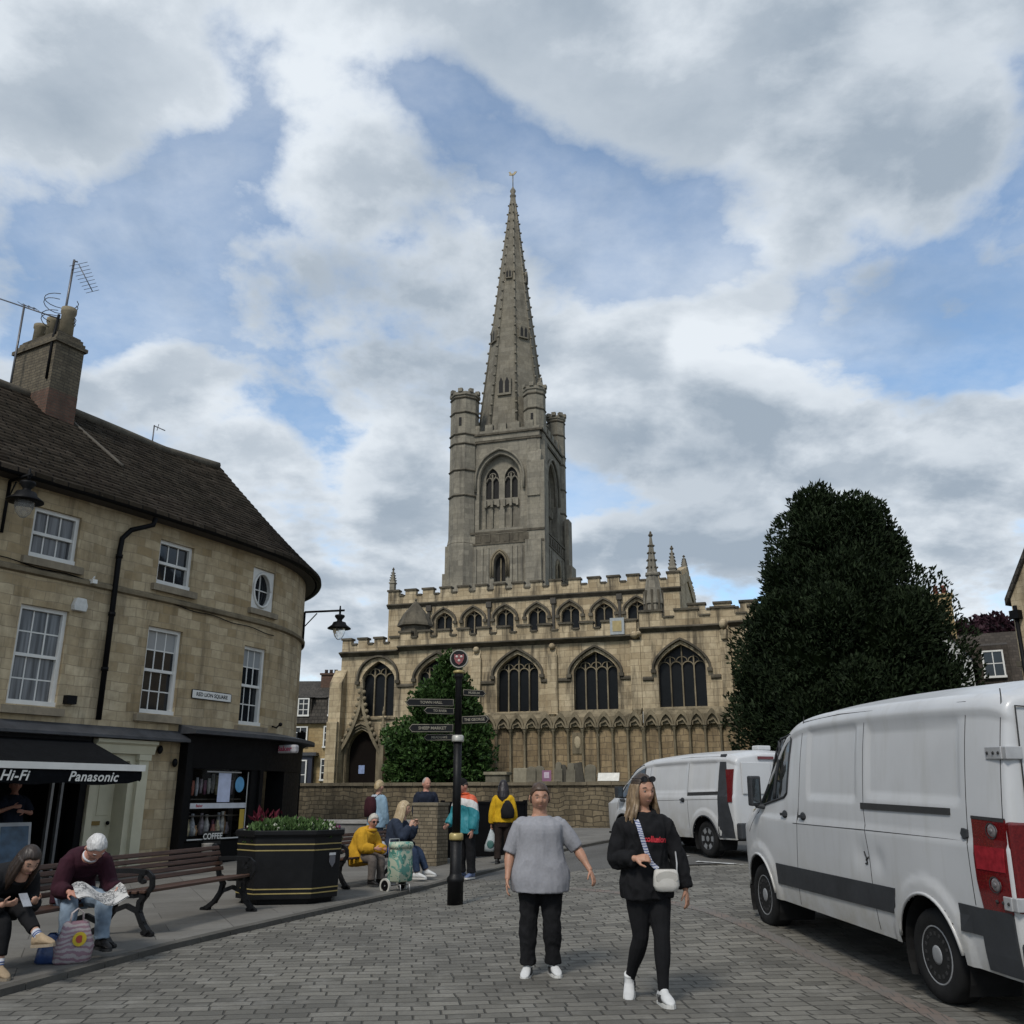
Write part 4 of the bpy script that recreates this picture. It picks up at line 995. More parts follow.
for s0, s1, z0, z1 in [(3.87,3.885,.64,2.06),(5.68,5.695,.64,2.06)]:
    mb = MB(); band(mb, s0, s1, [(.06,z0),(.075,z0),(.075,z1),(.06,z1)], .1); mb.build('window_bead', M_WHITE, SHOP)
mb = MB(); band(mb, 3.86, 5.7, [(.06,.625),(.08,.625),(.08,.65),(.06,.65)], .2); mb.build('window_bead', M_WHITE, SHOP)
tg, nr = cvt(5.42); o = cvp(5.42, 1.78, .064)
mb = MB(); mb.prism([(.15*cos(2*pi*i/24), .17*sin(2*pi*i/24)) for i in range(24)], 0, .004, 'z'); d = mb.build('round_sticker', mat('sticker_blue', (.10,.30,.50), .5), SHOP)
d.data.transform(basis(o, tg, (0,0,1)))
tg, nr = cvt(4.6)
text_mesh('sign_text', 'COFFEE', .17, M_WHITE, SHOP, basis(cvp(4.615,.69,.14), tg, (0,0,1)), .001, 0, .004)
text_mesh('banner_text', 'Baker', .085, mat('sign_red', (.35,.03,.05), .5), SHOP, basis(cvp(4.2,1.325,.068), tg, (0,0,1)), .001, 0, .002)
# cups and loaves printed under the coffee sign; goods behind the glass
mb = MB(); mb.lathe([(.10,.30),(.13,.54),(.14,.56)], 14, cvp(4.42,0,.19)); mb.build('cup_picture', mat('cup_cream', (.42,.38,.33), .5), SHOP)
goods = [(.45,.42,.4),(.4,.14,.1),(.2,.08,.12),(.5,.42,.26),(.4,.4,.42),(.6,.56,.5),(.42,.24,.12),(.3,.25,.27)]
gm = [mat('shop_goods', c, .6, 0, .4, 14) for c in goods]
for i in range(16):
    s = 3.95+i*.108+RB.uniform(-.03,.03); hh = RB.uniform(.2,.5); p = cvp(s, 0, -.15-RB.random()*.25)
    mb = MB(); mb.lathe([(.05,.7),(.055+.02*RB.random(),.7+hh*.5),(.03,.7+hh*.8),(.035,.7+hh)], 8, p); mb.build('goods', gm[i % 8], SHOP)
for i in range(14):
    s = 3.95+i*.125; p = cvp(s, 1.5+RB.uniform(0,.1), -.3); mb = MB(); mb.lathe([(.03,0),(.045,.15),(.03,.3+RB.uniform(0,.12))], 8, p); mb.build('goods', gm[(i*3) % 8], SHOP)
for z in (1.1, 1.45):
    mb = MB(); band(mb, 3.87, 5.7, [(-.5,z),(-.1,z),(-.1,z+.02),(-.5,z+.02)], .4); mb.build('display_shelf', mat('shelf_wood', (.10,.085,.07), .6), SHOP)
# hanging sign over the bakery door
tg, nr = cvt(6.75); hs = MB(); o = cvp(6.72, 2.62, .36)
hs.obox(o, (.62, .2, .2), Matrix((nr, tg, Vector((0,0,1)))).transposed())
HS = hs.build('hanging_sign', mat('sign_panel', (.40,.38,.38), .4), SHOP, bevel=.05)
text_mesh('sign_text', 'Baker', .17, mat('sign_red2', (.33,.02,.06), .5), HS, basis(o-tg*.103, nr, (0,0,1)), .002, 0, .004)

# radio shop: dark recess, door frame, awning
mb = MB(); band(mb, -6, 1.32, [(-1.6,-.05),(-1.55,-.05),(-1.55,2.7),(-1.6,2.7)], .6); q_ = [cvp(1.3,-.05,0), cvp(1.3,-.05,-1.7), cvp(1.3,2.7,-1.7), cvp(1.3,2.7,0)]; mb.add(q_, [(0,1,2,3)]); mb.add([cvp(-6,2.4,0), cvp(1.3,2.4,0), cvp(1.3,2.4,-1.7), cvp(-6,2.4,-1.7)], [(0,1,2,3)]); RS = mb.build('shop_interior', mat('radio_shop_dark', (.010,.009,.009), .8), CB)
mb = MB(); band(mb, 1.2, 1.34, [(-.35,-.05),(.04,-.05),(.04,2.6),(-.35,2.6)], .1); band(mb, -6, 1.34, [(-.4,2.3),(.06,2.3),(.06,2.62),(-.4,2.62)], .4); mb.build('shop_frame', M_BLACKP, RS)
for s in (.78,.98,-.55,-.4):
    mb = MB(); band(mb, s, s+.05, [(-.28,-.02),(-.2,-.02),(-.2,2.3),(-.28,2.3)], .1); mb.build('glazing_frame', mat('aluminium_frame', (.22,.22,.22), .4, .6), RS)
mb = MB(); band(mb, -3.4, -.42, [(-.24,.05),(-.235,.05),(-.235,2.3),(-.24,2.3)], .4); mb.build('shop_window', glass('radio_glass', (.016,.013,.010), .05), RS)
# cream doorway
dw = MB(); band(dw, 1.36, 2.8, [(-.02,2.34),(.10,2.34),(.14,2.5),(.2,2.54),(.2,2.6),(-.02,2.6)], .3)
band(dw, 2.44, 2.68, [(-.02,-.02),(.10,-.02),(.10,2.22),(-.02,2.22)], .1); band(dw, 2.41, 2.71, [(-.02,2.22),(.13,2.22),(.13,2.335),(-.02,2.335)], .1); band(dw, 2.40, 2.72, [(-.02,-.02),(.13,-.02),(.13,.24),(-.02,.24)], .1)
band(dw, 1.36, 1.5, [(-.02,-.02),(.10,-.02),(.10,2.335),(-.02,2.335)], .1)
band(dw, 2.3, 2.44, [(-.4,-.02),(.0,-.02),(.0,2.335),(-.4,2.335)], .05); band(dw, 1.5, 2.44, [(-.4,2.2),(.0,2.2),(.0,2.335),(-.4,2.335)], .3)
DW = dw.build('door_surround', M_CREAM, CB)
mb = MB(); band(mb, 1.5, 2.3, [(-.42,0),(-.38,0),(-.38,2.2),(-.42,2.2)], .4)
for z0, z1 in ((.2,.8),(1.15,2.05)):
    for a, b in ((1.58,1.86),(1.94,2.22)): band(mb, a, b, [(-.38,z0),(-.37,z0+.02),(-.37,z1-.02),(-.38,z1)], .3)
DR = mb.build('door', M_CREAM, DW)
M_BRASS = mat('brass', (.25,.18,.07), .4, .8)
mb = MB(); band(mb, 1.76, 2.04, [(-.37,.98),(-.355,.98),(-.355,1.06),(-.37,1.06)], .2); mb.build('letter_box', M_BRASS, DR)
mb = MB(); mb.sphere(cvp(2.2,1.02,-.33), .04, 8, 6); mb.build('door_knob', M_BLACKP, DR)
# small fixtures on the wall
o = cvp(.65,5.1,.06); tg, nr = cvt(.65); MM = Matrix((tg, nr, Vector((0,0,1)))).transposed()
mb = MB(); mb.prism([(-.13,-.12),(.13,-.12),(.15,-.02),(.1,.13),(-.1,.13),(-.15,-.02)], -.06, .06, 'y'); b = mb.build('burglar_alarm', mat('alarm_white', (.5,.5,.47), .4), CB, bevel=.015)
b.data.transform(Matrix.Translation(o) @ MM.to_4x4())
mb = MB(); mb.obox((.0,-.05,0), (.1,.22,.08)); mb.tube([(0,-.06,.02),(0,.02,.1)], .015, 6); b = mb.build('security_camera', M_WHITE, CB); o = cvp(.85,5.6,.1); b.data.transform(Matrix.Translation(o) @ MM.to_4x4())
mb = MB(); mb.obox((0,0,0), (.2,.14,.16)); b = mb.build('junction_box', M_BLACKP, CB); o = cvp(.72,3.28,.07); b.data.transform(Matrix.Translation(o) @ MM.to_4x4())
for s in (2.95, 3.38):
    mb = MB(); mb.sphere(cvp(s,2.2 if s > 3 else 2.45,.08), (.06,.06,.09), 8, 6); mb.build('wall_light', M_BLACKP, CB)
mb = MB(); mb.tube([cvp(6.62,3.16,.0), cvp(6.62,3.12,.12), cvp(6.62,3.2,.2)], .02, 6); mb.sphere(cvp(6.62,3.2,.22), .05, 6, 5); mb.build('wall_hook', M_BLACKP, CB)
# thin cables
mb = MB(); mb.tube([cvp(-2.5+i*.2, 5.78-.01*i+.02*sin(i), .04) for i in range(45)], .012, 5); mb.build('wall_cable', M_BLACKP, CB)

# street name plate (separate thing)
tg, nr = cvt(4.32); o = cvp(4.32,3.675,.02)
mb = MB(); mb.obox(o, (1.2,.02,.17), Matrix((tg, nr, Vector((0,0,1)))).transposed()); NPL = mb.build('street_sign', M_WHITE)
T(NPL, 'white street name plate reading RED LION SQUARE on the corner building wall', 'sign')
text_mesh('sign_text', 'RED LION SQUARE', .115, M_BLACKP, NPL, basis(o+nr*.012, tg, (0,0,1)), .001, 0, .002)
mb = MB(); 
for a, b in (((-.6,-.085),(.6,-.085)),((-.6,.085),(.6,.085)),((-.6,-.085),(-.6,.085)),((.6,-.085),(.6,.085))): mb.bar(o+tg*a[0]+Vector((0,0,a[1])), o+tg*b[0]+Vector((0,0,b[1])), .03, .018, nr)
mb.build('sign_border', M_BLACKP, NPL)

# awning of the radio shop
AW0, AW1 = -5.5, 1.22
AN = empty('shop_awning', cvp(.9,2.5), 0, 'black canvas awning with white edge bar lettered Hi-Fi and Panasonic', 'awning'); BI = Matrix.Translation(-cvp(.9,2.5))
def aw(name, mb, m): 
    o = mb.build(name, m, AN); o.data.transform(BI); return o
PRJ, ZT, ZF = 1.75, 2.56, 1.98
t0, n0 = cvt(-.5); A0 = cvp(1.22, 0); 
def ap(x, d, z): v = A0-t0*x+n0*d; return Vector((v.x, v.y, z))   # straight awning
mb = MB(); mb.add([ap(0,.1,ZT),ap(7,.1,ZT),ap(7,PRJ,ZF),ap(0,PRJ,ZF)], [(0,1,2,3)]); mb.add([ap(0,.1,ZT-.01),ap(0,PRJ,ZF-.01),ap(0,PRJ,ZF-.2),ap(0,PRJ-.3,ZF-.12)], [(0,1,2,3)])
M_CANV = mat('black_canvas', (.0045,.005,.006), .9, 0, .25, 5, spec=.1)
aw('canopy', mb, M_CANV)
mb = MB(); mb.hexa([ap(-.04,PRJ-.03,ZF-.02),ap(7,PRJ-.03,ZF-.02),ap(7,PRJ+.06,ZF-.02),ap(-.04,PRJ+.06,ZF-.02)], [ap(-.04,PRJ-.03,ZF+.09),ap(7,PRJ-.03,ZF+.09),ap(7,PRJ+.06,ZF+.09),ap(-.04,PRJ+.06,ZF+.09)]); aw('front_bar', mb, M_WHITE)
mb = MB(); mb.hexa([ap(0,.05,ZT-.02),ap(7,.05,ZT-.02),ap(7,.18,ZT-.02),ap(0,.18,ZT-.02)], [ap(0,.05,ZT+.1),ap(7,.05,ZT+.1),ap(7,.18,ZT+.1),ap(0,.18,ZT+.1)]); aw('roller_case', mb, M_BLACKP)
mb = MB(); mb.tube([ap(.02,.2,ZT+.07),ap(7,.2,ZT+.07)], .02, 5); aw('case_trim', mb, mat('trim_grey', (.3,.3,.3), .5))
rows = []
for i in range(29):
    x = 7*i/28; z = ZF-.25+(.02*sin(i*1.3) if i > 0 else .08); rows.append([ap(x,PRJ+.02,ZF-.02), ap(x,PRJ+.03,(ZF+z)/2), ap(x,PRJ+.02,z)])
mb = MB(); mb.grid(rows); aw('valance', mb, M_CANV)
for txt, x in (('Panasonic', .98), ('Hi-Fi', 2.40)):
    o = text_mesh('lettering', txt, .225, M_WHITE, AN, BI @ basis(ap(x,PRJ+.045,ZF-.135), t0, (0,0,1)), .001, .25, .004, 'CENTER', 1.07)
for x in (.5, 4): 
    mb = MB(); mb.bar(ap(x,.15,ZT-.05), ap(x+.5,.9,ZF+.1), .05, .03); mb.bar(ap(x+.5,.9,ZF+.1), ap(x,PRJ,ZF), .05, .03); aw('folding_arm', mb, M_BLACKP)

# advertising board by the shop door
o = cvp(-.35,0,.75); tg, nr = cvt(-.35)
AB = empty('advertising_board', o, atan2(tg.y, tg.x), 'blue poster board in a pale frame standing by the shop door under the awning', 'sign board')
mb = MB(); mb.add([(-.3,-.02,.05),(.3,-.02,.05),(.3,.12,1.1),(-.3,.12,1.1),(-.3,.01,.05),(.3,.01,.05),(.3,.15,1.1),(-.3,.15,1.1)], [(0,1,2,3),(4,5,6,7),(0,1,5,4),(1,2,6,5),(2,3,7,6),(3,0,4,7)])
mb.bar((-.26,.14,1.0), (-.26,.5,.05), .03, .03); mb.bar((.26,.14,1.0), (.26,.5,.05), .03, .03); mb.build('board_frame', mat('pale_frame', (.35,.36,.37), .5), AB)
mb = MB(); mb.add([(-.25,-.03,.12),(.25,-.03,.12),(.25,.10,1.04),(-.25,.10,1.04)], [(0,1,2,3)]); mb.build('poster', mat('poster_blue', (.04,.085,.14), .4, 0, .5, 5), AB)

# wall lanterns on brackets
def lantern(base, outdir, L, label):
    d = Vector(outdir).normalized(); o = Vector(base)
    E_ = empty('wall_lantern', o, 0, label, 'street lamp', 'lanterns on the corner building')
    p = d*L; mb = MB(); mb.tube([Vector((0,0,0)), p*1.12], .03, 8); mb.tube([Vector((0,0,-.0)), Vector((0,0,-1.0))], .03, 6); mb.tube([p*.02+Vector((0,0,-.4)), p*.35+Vector((0,0,-.05))], .016, 6)
    mb.lathe([(.0,.14),(.02,.13),(.03,0),(.03,-.12)], 10, p); mb.build('bracket', M_BLACKP, E_)
    mb = MB(); mb.lathe([(.02,-.1),(.13,-.13),(.14,-.17),(.07,-.26),(.075,-.30),(.17,-.33),(.2,-.4),(.32,-.49),(.32,-.51),(.18,-.5)], 20, p); mb.build('lamp_shade', M_BLACKP, E_)
    t = NT('frosted_lamp'); t.base((.8,.8,.78)); t.set(Roughness=.12, Transmission_Weight=.85, IOR=1.12)
    mb = MB(); mb.lathe([(.17,-.5),(.165,-.6),(.12,-.72),(.05,-.8),(.005,-.815)], 16, p); mb.build('lamp_globe', t.m, E_)
tgs, nrs = cvt(8.75); lantern(cvp(8.85, 6.42, .03), (.97, -.22, 0), 1.05, 'black wall lantern with clear globe on the far curved end of the corner building')
lantern(cvp(-1.08, 7.16, .03), cvt(-1.08)[1], .6, 'black wall lantern under the eaves above the left sash window')

# aerials
M_ALU = mat('aerial_metal', (.10,.10,.105), .45, .7)
def yagi(mb, c, d, L, n, el=.22, up=(0,0,1)):
    c = Vector(c); d = Vector(d).normalized(); r = d.cross(Vector(up)).normalized()
    mb.tube([c-d*L*.4, c+d*L*.6], .012, 5)
    for i in range(n):
        p = c-d*L*.4+d*L*i/(n-1.); mb.tube([p-r*el*(1-.3*i/n), p+r*el*(1-.3*i/n)], .007, 4)
tg, nr = cvt(1.55); cz = Vector((cx.x, cx.y, 0))
AE = empty('tv_aerial', cz+Vector((0,0,12.2)), 0, 'tall tv aerial mast with angled yagi rising from the chimney pots', 'aerial', 'rooftop aerials'); 
b0 = nr*.5-tg*.1
mb = MB(); mb.tube([b0+Vector((0,0,-.1)), b0+Vector((.02,.02,2.1))], .028, 6); mb.build('mast', M_ALU, AE)
mb = MB(); yagi(mb, b0+Vector((.28,.1,1.72)), (.55,.2,-1), .8, 9, .22, (.5,-1,0)); mb.tube([b0+Vector((0,0,2.05)), b0+Vector((.1,.05,2.06))], .02, 5); mb.build('antenna', M_ALU, AE)
mb = MB()
for z in (.35, .8):
    pts = [b0+Vector((.38*cos(a)-.12, .38*sin(a), z+.03*sin(a*2))) for a in [i*2*pi/16 for i in range(14)]]; mb.tube(pts, .010, 5)
    pts = [b0+Vector((.38*cos(a)-.12, .38*sin(a), z+.13)) for a in [i*2*pi/16 for i in range(14)]]; mb.tube(pts, .010, 5)
mb.build('loop_antenna', M_ALU, AE)
a0 = cz-tg*.62-nr*.35+Vector((0,0,10.55))
AE = empty('tv_aerial', a0, 0, 'tv aerial with long boom on a pole left of the chimney', 'aerial', 'rooftop aerials')
mb = MB(); mb.tube([Vector((0,0,-.3)), Vector((0,0,2.45))], .025, 6); mb.tube([(0,0,.3), tg*.25+Vector((0,0,.3))], .02, 5); mb.build('mast', M_ALU, AE)
mb = MB(); d = (tg*.25+nr*.85+Vector((0,0,-.38))).normalized(); mb.tube([Vector((0,0,2.4))-d*1.2, Vector((0,0,2.4))+d*1.2], .018, 5); yagi(mb, Vector((0,0,2.45))+d*.1, d, .5, 4, .13); mb.build('antenna', M_ALU, AE)
r = ridge_pt(5.2); AE = empty('tv_aerial', r, 0, 'small bent tv aerial on the bare roof ridge', 'aerial', 'rooftop aerials')
mb = MB(); mb.tube([Vector((0,0,-.2)), Vector((0,0,.62))], .018, 6); mb.build('mast', M_ALU, AE)
mb = MB(); mb.tube([Vector((0,0,.6)), Vector((.35,-.1,.42))], .014, 5); mb.tube([Vector((.1,-.03,.45)), Vector((.12,0,.65))], .01, 4); mb.build('antenna', M_ALU, AE)
# ================================================================== churchyard
C0V = Vector((1.3136, 44, 0)); EU = Vector((cos(C1), -sin(C1), 0)); EV = Vector((sin(C1), cos(C1), 0))
def cl(x, y, z=0): return C0V+EU*x+EV*y+Vector((0,0,z))
M_GRASS = mat('rough_grass', (.035,.055,.018), .9, 0, .4, 3, .5, 40)
mb = MB(smooth=True); mb.grid([[cl(x, y, 1.5) for x in (-45,-20,0,20,60)] for y in (-11.1,-5,0,20,70)]); structure(mb.build('churchyard_ground', M_GRASS))
M_WALL = stone('rubble_wall', (.10,.078,.048), (.22,.175,.11), (.07,.056,.037), .34, .15, .016, stain=(.03,.026,.02), stain_amt=.75, pale=(.24,.195,.125), pale_amt=.4, bump=.8, seed=12, warp=.32, stain_lo=.42, stain_hi=.7)
mb = MB(); mb.box(-20, 17, -.22, .22, -.3, 1.86); CW_ = mb.build('churchyard_wall', M_WALL, None, cl(0,-11.3), (0,0,-C1))
T(CW_, 'long low rubble stone wall with flat coping along the front of the churchyard', 'wall')
mb = MB(); R2 = random.Random(4); x = -20
while x < 17:
    l = R2.uniform(.7, 1.1); mb.box(x+.006, x+l-.006, -.29, .29, 1.86+R2.uniform(-.004,.0), 1.97+R2.uniform(-.012,.012)); x += l
mb.build('coping', plain_stone('coping', (.15,.125,.085), .3, .6, 4), CW_)
# headstones and tombs ranged behind the wall
M_GRV = [plain_stone('headstone_grey', (.15,.135,.10), .3, .6, 1), plain_stone('headstone_pale', (.24,.215,.155), .25, .5, 2), plain_stone('headstone_dark', (.085,.078,.062), .3, .6, 3)]
def headstone(x, w_, ztop, y, tilt, m, label, rot=0, shape=0, grp=None):
    h = ztop-1.5; a = w_/2
    if shape == 0: pl = [(-a,-.1),(a,-.1),(a,h*.86)]+[(a*cos(t), h*.86+h*.14*sin(t)) for t in [pi*i/8 for i in range(1, 8)]]+[(-a,h*.86)]
    elif shape == 1: pl = [(-a,-.1),(a,-.1),(a,h*.8),(a*.72,h*.8),(a*.7,h*.93),(a*.3,h),(-a*.3,h),(-a*.7,h*.93),(-a*.72,h*.8),(-a,h*.8)]
    else: pl = [(-a,-.1),(a,-.1),(a,h),(-a,h)]
    mb = MB(); mb.prism(pl, -.055, .055, 'y'); o = mb.build('headstone', m, None, cl(x, y, 1.5), (0, tilt, -C1+rot), bevel=.012)
    T(o, label, 'gravestone', grp); return o
GG = 'headstones along the churchyard wall'
for i, a in enumerate([(2.13,.44,2.45,-10.45,0,1,'pale square headstone, left end of the row behind the churchyard wall',0,2),(2.52,.30,2.50,-10.5,.03,0,'narrow grey headstone next to the pale square one',0,0),(2.83,.32,2.52,-10.42,-.02,0,'grey round topped headstone just left of the pink notice',0,0),
    (3.50,.26,2.64,-10.5,.02,0,'tall grey headstone just right of the pink notice',0,1),(3.72,.2,2.56,-10.4,-.05,2,'slim dark headstone in the middle of the row',0,0),(3.93,.3,2.6,-10.5,.03,0,'grey shouldered headstone left of the tilted slab',0,1),(4.3,.32,2.62,-10.45,-.14,2,'dark tilted slab in the churchyard row',0,2),(4.62,.34,2.55,-10.5,.02,0,'weathered headstone, right end of the row before the tomb',0,0)]):
    headstone(a[0], a[1]*1.12, a[2], a[3], a[4], M_GRV[a[5]], a[6], a[7], a[8], GG)
for x0, x1, zt, y0, label in [(.9,1.75,2.32,-10.6,'wide grey chest tomb behind the wall by the bush'),(4.85,5.5,2.22,-10.3,'low chest tomb under the white plaque')]:
    E_ = empty('chest_tomb', cl((x0+x1)/2, y0, 1.5), -C1, label, 'tomb', 'chest tombs'); h = (x1-x0)/2
    mb = MB(); mb.box(-h+.06, h-.06, -.2, .3, -.05, zt-1.6); mb.build('chest', M_GRV[0], E_)
    mb = MB(); mb.box(-h, h, -.26, .36, zt-1.6, zt-1.5); mb.build('ledger_slab', M_GRV[1], E_, bevel=.01)
mb = MB(); mb.box(-.16,.16,-.02,.02,.0,.36); mb.bar((-.1,0,-.55),(-.1,0,.0),.04,.04); mb.bar((.1,0,-.55),(.1,0,.0),.04,.04)
PN = mb.build('notice_board', mat('notice_pink', (.22,.10,.17), .5), None, cl(3.16,-10.75,2.0), (0,0,-C1)); T(PN, 'small pink notice on legs among the headstones', 'sign')
mb = MB(); mb.box(-.09,.09,-.03,-.021,.1,.3); mb.build('notice_paper', mat('notice_pale', (.45,.36,.43), .5), PN)
mb = MB(); mb.add([(-.36,-.1,-.13),(.36,-.1,-.13),(.36,.05,.13),(-.36,.05,.13),(-.36,-.06,-.14),(.36,-.06,-.14),(.36,.09,.12),(-.36,.09,.12)], [(0,1,2,3),(4,5,6,7),(0,1,5,4),(1,2,6,5),(2,3,7,6),(3,0,4,7)])
mb.bar((-.3,.05,-.6),(-.3,.05,.1),.05,.05); mb.bar((.3,.05,-.6),(.3,.05,.1),.05,.05)
PQ = mb.build('information_board', mat('plaque_white', (.5,.49,.44), .5), None, cl(5.35,-10.95,2.13), (0,0,-C1)); T(PQ, 'white sloping information board behind the wall beside the far van', 'sign')

# ================================================================== foliage
def leaf_mat(name, c1, c2, rough=.6, trans=0):
    t = NT(name); g = t.n('ShaderNodeNewGeometry'); ob = t.obj()
    f = t.math('ADD', t.math('MULTIPLY', g.outputs['Random Per Island'], .55), t.math('MULTIPLY', t.noise(.9, ob, 3), .6))
    t.base(t.mix(t.ramp(f, (.2,.85)), c1, c2)); t.set(Roughness=rough, Specular_IOR_Level=.14); return t.m
def foliage(name, lobes, n, ln, wd, m, parent, up=.5, core=None, seed=1, rough=.16, holes=0, droop=0, coremat=None, ground=None):
    rd = random.Random(seed); vs = []; fs = []
    wts = [l[3]*l[4]+l[3]*l[5]+l[4]*l[5] for l in lobes]
    tot = 0; tries = 0
    while tot < n and tries < n*6:
        tries += 1
        l = rd.choices(lobes, wts)[0]
        z = rd.uniform(-1, 1); a = rd.uniform(0, 2*pi); q = sqrt(1-z*z); d = Vector((q*cos(a), q*sin(a), z))
        b = 1+rough*noise.noise(d*2.3+Vector((seed, l[0], l[2])))*1.6+rough*.8*noise.noise(d*6.1+Vector((l[1], seed, 3)))
        r = b*(1-.28*rd.random()**2.2)
        p = Vector((l[0]+l[3]*d.x*r, l[1]+l[4]*d.y*r, l[2]+l[5]*d.z*r))
        if ground is not None and p.z < ground: continue
        if holes and noise.noise(p*.55+Vector((9, seed, 2))) > holes: continue
        ins = False
        for k in lobes:
            if k is l: continue
            if ((p.x-k[0])/k[3])**2+((p.y-k[1])/k[4])**2+((p.z-k[2])/k[5])**2 < .5: ins = True; break
        if ins: continue
        nr = Vector((d.x/l[3], d.y/l[4], d.z/l[5])).normalized()
        ax = (nr*.7+Vector((rd.gauss(0,.5), rd.gauss(0,.5), up+rd.gauss(0,.45)-droop))).normalized()
        s1 = ax.cross(Vector((rd.gauss(0,1), rd.gauss(0,1), rd.gauss(0,1)))).normalized(); s2 = ax.cross(s1)
        L = ln*rd.uniform(.6, 1.35); w_ = wd*rd.uniform(.6, 1.3)
        i0 = len(vs)
        for k, s_ in enumerate((s1, s2)):
            vs += [p-s_*w_*.25, p+ax*L*.45-s_*w_*.5, p+ax*L, p+ax*L*.5+s_*w_*.5]; fs.append((i0+4*k, i0+4*k+1, i0+4*k+2, i0+4*k+3))
        tot += 1
    me = bpy.data.meshes.new(name); me.from_pydata([tuple(v) for v in vs], [], fs); me.materials.append(m)
    o = bpy.data.objects.new(name, me); COL.objects.link(o); o.parent = parent
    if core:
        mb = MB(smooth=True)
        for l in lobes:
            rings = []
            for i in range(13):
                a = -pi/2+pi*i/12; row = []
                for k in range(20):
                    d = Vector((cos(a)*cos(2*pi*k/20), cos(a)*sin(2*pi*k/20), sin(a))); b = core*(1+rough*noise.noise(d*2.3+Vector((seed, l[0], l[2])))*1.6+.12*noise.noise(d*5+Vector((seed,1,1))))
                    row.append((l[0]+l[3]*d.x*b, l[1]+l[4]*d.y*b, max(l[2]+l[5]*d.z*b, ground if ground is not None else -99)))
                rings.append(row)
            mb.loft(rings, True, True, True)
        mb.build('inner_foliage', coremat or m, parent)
    return o
def trunk(parent, h, r, m, limbs, seed=1, base=(0,0,0)):
    rd = random.Random(seed); mb = MB(); b = Vector(base)
    mb.tube([b+Vector((0,0,-.2)), b+Vector((.05,0,h*.3)), b+Vector((-.05,.04,h*.65)), b+Vector((.02,0,h))], [r*1.25, r, r*.75, r*.35], 10)
    for i in range(limbs):
        z = h*rd.uniform(.25,.85); a = rd.uniform(0, 2*pi); L = h*rd.uniform(.2,.4)
        p = b+Vector((0,0,z)); e = p+Vector((cos(a)*L, sin(a)*L, L*.6)); mb.tube([p, p.lerp(e,.5)+Vector((0,0,-.1)), e], [r*.45, r*.3, r*.1], 7)
    return mb.build('trunk', m, parent)
M_BARK = mat('bark', (.055,.042,.032), .9, 0, .4, 5, .6, 25)
# big yew on the right
k = 35/34.
YT = empty('yew_tree', (12.4*k, 35, 1.5), 0, 'huge dark green yew tree with a domed crown standing behind the white vans', 'tree')
M_YEW = leaf_mat('yew_needles', (.005,.010,.0045), (.024,.038,.015), .7)
YL = [(-.2,0,7.6,2.75,2.7,3.55),(-.05,0,4.3,4.1,3.9,5.2),(0,0,2.7,4.45,4.0,3.0)]
ry = random.Random(8)
for i in range(34):
    z = ry.uniform(1.2, 10.6); a = ry.uniform(pi, 2*pi) if i % 3 else ry.uniform(0, pi); rz_ = interp([(0,4.3),(3.5,4.3),(6.8,3.5),(8.7,2.75),(10.4,1.5),(11.2,.3)], z)
    s_ = ry.uniform(.55, .95); YL.append((-.05+rz_*.79*cos(a), rz_*.78*sin(a), z, s_*1.1, s_*1.1, s_*1.3))
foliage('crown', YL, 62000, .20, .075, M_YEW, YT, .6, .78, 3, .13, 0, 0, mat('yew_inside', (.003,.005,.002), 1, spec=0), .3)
trunk(YT, 7, .55, M_BARK, 8, 2)
# holly-like bush against the church
HB = empty('holly_bush', cl(-3.75,-3.2,1.5), 0, 'conical dark green holly bush growing against the church front left of centre', 'bush')
M_HOL = leaf_mat('holly_leaves', (.010,.022,.006), (.068,.125,.036), .4)
HL = [(a*.86,b,c,d*.84,e,f) for a,b,c,d,e,f in [(0,0,1.6,2.45,1.9,2.0),(.3,0,3.4,1.5,1.4,1.8),(.35,0,4.9,.75,.75,1.25),(-1.5,.1,1.2,1.25,1.3,1.9),(1.6,.1,1.8,1.0,1.2,1.9),(.9,0,3.4,.95,1,1.7),(-.6,0,3.3,.9,1,1.4)]]
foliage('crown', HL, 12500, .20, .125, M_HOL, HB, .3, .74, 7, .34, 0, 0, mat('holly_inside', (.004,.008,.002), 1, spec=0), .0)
trunk(HB, 4, .16, M_BARK, 5, 3)
# copper beech far right
RT = empty('copper_beech', (36.6, 71, 6), 0, 'distant dark purple copper beech showing above the brown roof at far right', 'tree')
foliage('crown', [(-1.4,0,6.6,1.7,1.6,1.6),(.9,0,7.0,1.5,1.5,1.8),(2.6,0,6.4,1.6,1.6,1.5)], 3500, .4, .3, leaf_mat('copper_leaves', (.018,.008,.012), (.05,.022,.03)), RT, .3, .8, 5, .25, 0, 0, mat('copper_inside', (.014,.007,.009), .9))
trunk(RT, 7, .4, M_BARK, 5, 4)

